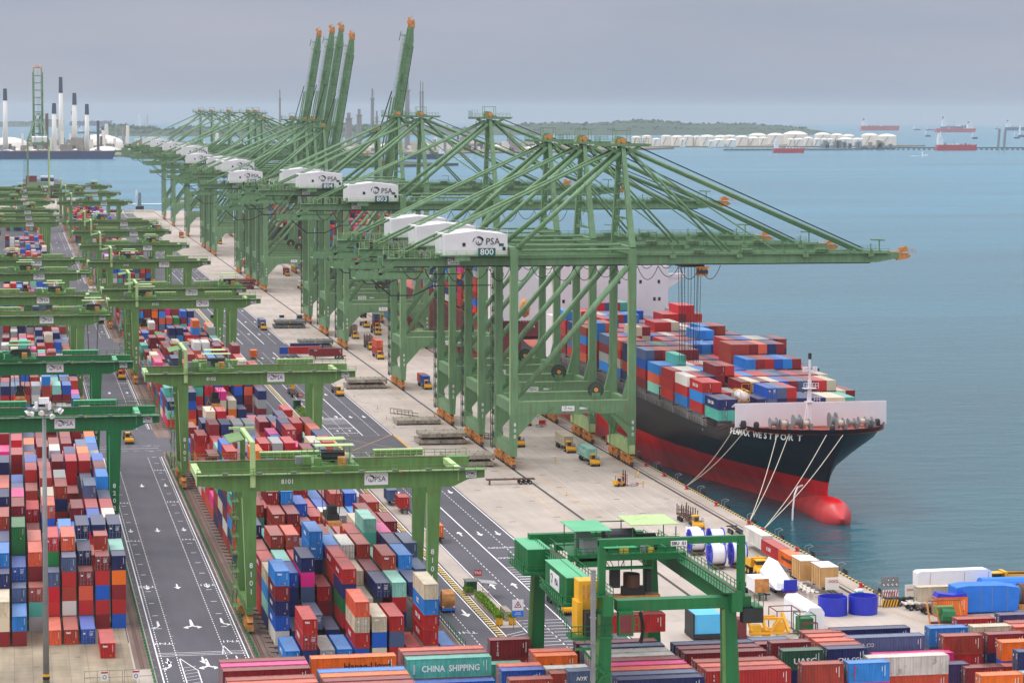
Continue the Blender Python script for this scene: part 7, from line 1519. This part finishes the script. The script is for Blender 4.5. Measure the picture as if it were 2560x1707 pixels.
def far_ship(lb, sx0, sx1, yy, hm, hz=10, house='l', deckm='deck', hh=26, nm_='tanker', cargo_=False):
    x0, x1 = xat(sx0, yy), xat(sx1, yy); L_ = x1-x0; z = seaz((x0+x1)/2, yy); B_ = L_*.14
    t = thing(nm_, lb, 'ship', (x0, yy, z)); b = MB()
    s_ = [(0, 0), (L_*.02, hz*1.05), (L_*.97, hz*1.15), (L_, hz*1.3), (L_*.97, 0)]
    b.prism(s_, -B_/2, B_/2, 'y', hm); b.box(L_*.03, -B_/2+.5, hz*1.0, L_*.95, B_/2-.5, hz*1.16, deckm); b.build('hull', t)
    hx = L_*.04 if house == 'l' else L_*.80
    b = MB(); b.box(hx, -B_*.4, hz, hx+L_*.12, B_*.4, hz+hh*.6, 'sign'); b.box(hx+L_*.02, -B_*.45, hz+hh*.6, hx+L_*.10, B_*.45, hz+hh*.8, 'sign'); b.box(hx+L_*.01, -2, hz+hh*.4, hx+L_*.05, 2, hz+hh, 'sign' if L_ < 120 else 'darkcap'); b.tube((hx+L_*.08, 0, hz+hh*.8), (hx+L_*.08, 0, hz+hh*1.2), .8, 'sign', 6); b.build('deckhouse', t)
    b = MB()
    for k in range(7): xx = L_*(.22+.1*k); b.box(xx, -B_*.2, hz, xx+L_*.03, B_*.2, hz+hh*.12+rnd.random()*3, rnd.choice(['grey', 'sign', hm]))
    if cargo_:
        b.bar((L_*.5, 0, hz), (L_*.5, 0, hz+hh), 2.5, 2.5, 'grey'); b.bar((L_*.3, 0, hz), (L_*.45, 0, hz+hh*.8), 1.5, 1.5, 'grey')
    b.bar((L_*.45, 0, hz), (L_*.45, 0, hz+hh*.5), 1, 1, 'grey'); b.build('deck_gear', t); return t
far_ship('red tanker with white stern house moored at the right jetty', 2339, 2440, 6120, 'redp', 12, 'l', 'deck', 30); far_ship('small orange red tanker moored before the white tanks', 1933, 2010, 5740, 'redp', 9, 'l', 'deck', 24)
far_ship('long pale red tanker anchored near the horizon behind the wooded island', 2152, 2247, 13900, 'redp', 22, 'l', 'redp', 45); far_ship('red and white ship in the anchored group near the right horizon', 2338, 2438, 12500, 'redp', 16, 'r', 'redp', 38); far_ship('grey ship in the anchored group near the right horizon', 2352, 2425, 14500, 'blueh', 20, 'l', 'sign', 60)
far_ship('grey ship cut by the right edge of the photo near the horizon', 2513, 2590, 14200, 'blueh', 18, 'l', 'sign', 42); far_ship('small ship on the right edge below the far grey ship', 2546, 2580, 9700, 'blueh', 8, 'l', 'sign', 40)
for k, (sx, yy, w_) in enumerate(((2292, 14200, 9), (2325, 14000, 11), (2320, 9800, 7), (2437, 8960, 7), (2542, 9100, 7), (2492, 15500, 5))): far_ship('tiny dark service boat scattered right of the tank island, %s of six' % NTH[k], sx-w_, sx+w_, yy, 'blueh', 5, 'l', 'grey', 18, 'service_boat')
far_ship('large white and blue ship near the left horizon behind the chimneys', 173, 281, 18400, 'blueh', 30, 'l', 'sign', 70); far_ship('pale ship with dark cargo near the left horizon above the quay cranes', 344, 395, 13200, 'grey', 18, 'l', 'grey', 60, cargo_=True); far_ship('low dark barge left of centre near the horizon', 192, 288, 11000, 'blueh', 6, 'l', 'grey', 24, 'barge')
far_ship('long low blue barge lying before the refinery shore', -20, 290, 5060, 'blueh', 13, 'l', 'brown', 5, 'barge'); far_ship('long dark barge moored in the middle distance behind the crane masts', 1010, 1120, 5000, 'blueh', 9, 'r', 'grey', 12, 'barge')
far_ship('dark tug with tall mast beyond the end of the wharf', 339, 360, 2475, 'dark', 3, 'l', 'dark', 13, 'tug_boat', True)
MT['foam'] = paint('white_foam', lin(225, 235, 238), .6, .1, .3)
t = far_ship('small white speedboat trailing a wake below the red tanker', 2305, 2320, 5300, 'sign', 3, 'l', 'sign', 6, 'speed_boat')
w_ = MB(); x = xat(2275, 5310); z = seaz(x, 5300)+.35; x2 = xat(2306, 5300); w_.add([(x, 5285, z), (x2, 5296, z), (x2, 5304, z), (x, 5320, z)], [(0, 1, 2, 3)], 'foam')
for (sa, ya, sb, yb, wd) in ((270, 2600, 420, 2610, 5), (1125, 5000, 1180, 5010, 5)):
    xa, xb = xat(sa, ya), xat(sb, yb); za = seaz(xa, ya)+.3; w_.add([(xa, ya, za), (xb, yb, za), (xb, yb+wd*3, za), (xa, ya+wd*3, za)], [(0, 1, 2, 3)], 'foam')
tag(w_.build('wake'), 'thin white wakes on the sea', 'wake', kind='stuff')
# ship at the far left quay with its few boxes
t = thing('container_ship', 'container ship end behind the far left crane, maroon and white stacks', 'ship', (0, 0, 0)); b = MB(); b.box(14, 2700, -5, 52, 2900, 14, 'dark'); b.build('hull', t)
b = MB(); b.box(16, 2690, 6, 27, 2702, 23, 'brown'); b.box(31, 2690, 6, 44, 2702, 11, 'brown'); b.box(31, 2690, 11, 44, 2702, 17, 'wrap'); b.box(31, 2690, 17, 44, 2702, 21, 'blueh'); b.box(31, 2690, 21, 44, 2702, 23, 'wrap'); b.build('container_stack', t)
tag(MB().build('pier') if False else structure(MB().box(-300, 2361, -6, 70, 2688, 0, 'apron'), 'pier_ground'), kind='structure')
cargo('white', 98, 2290, 26, .8, 'long pale trailer box near the far end of the wharf', 'x'); cargo('maroon', 84, 2290, 12.19, .8, 'maroon container left of the pale trailer box at the wharf end', 'x'); cargo('red', 132, 2262, 6.06, .8, 'red container alone near the far wharf end')
b = MB(); b.box(47, 1131, 0, 70, 1160, 7, 'grey'); b.box(46.5, 1130.5, 7, 70.5, 1160.5, 7.4, 'tank'); tag(b.build('warehouse'), 'low grey flat roofed shed at the end of the middle right block', 'building')
# ------------------------------------------------------------------ haze
b = MB(); b.box(-32000, -3000, -285, 40000, 43500, 158, 'sign'); hz = b.build('haze'); tag(hz, kind='stuff'); hz['label'] = 'thin even sea haze'
m, n, l, bb = newmat('haze'); n.remove(bb); pv = n.new('ShaderNodeVolumePrincipled'); pv.inputs['Color'].default_value = (.66, .69, .74, 1); pv.inputs['Density'].default_value = HAZE; pv.inputs['Anisotropy'].default_value = .25
l.new(pv.outputs[0], n['Material Output'].inputs['Volume']); hz.data.materials.clear(); hz.data.materials.append(m)
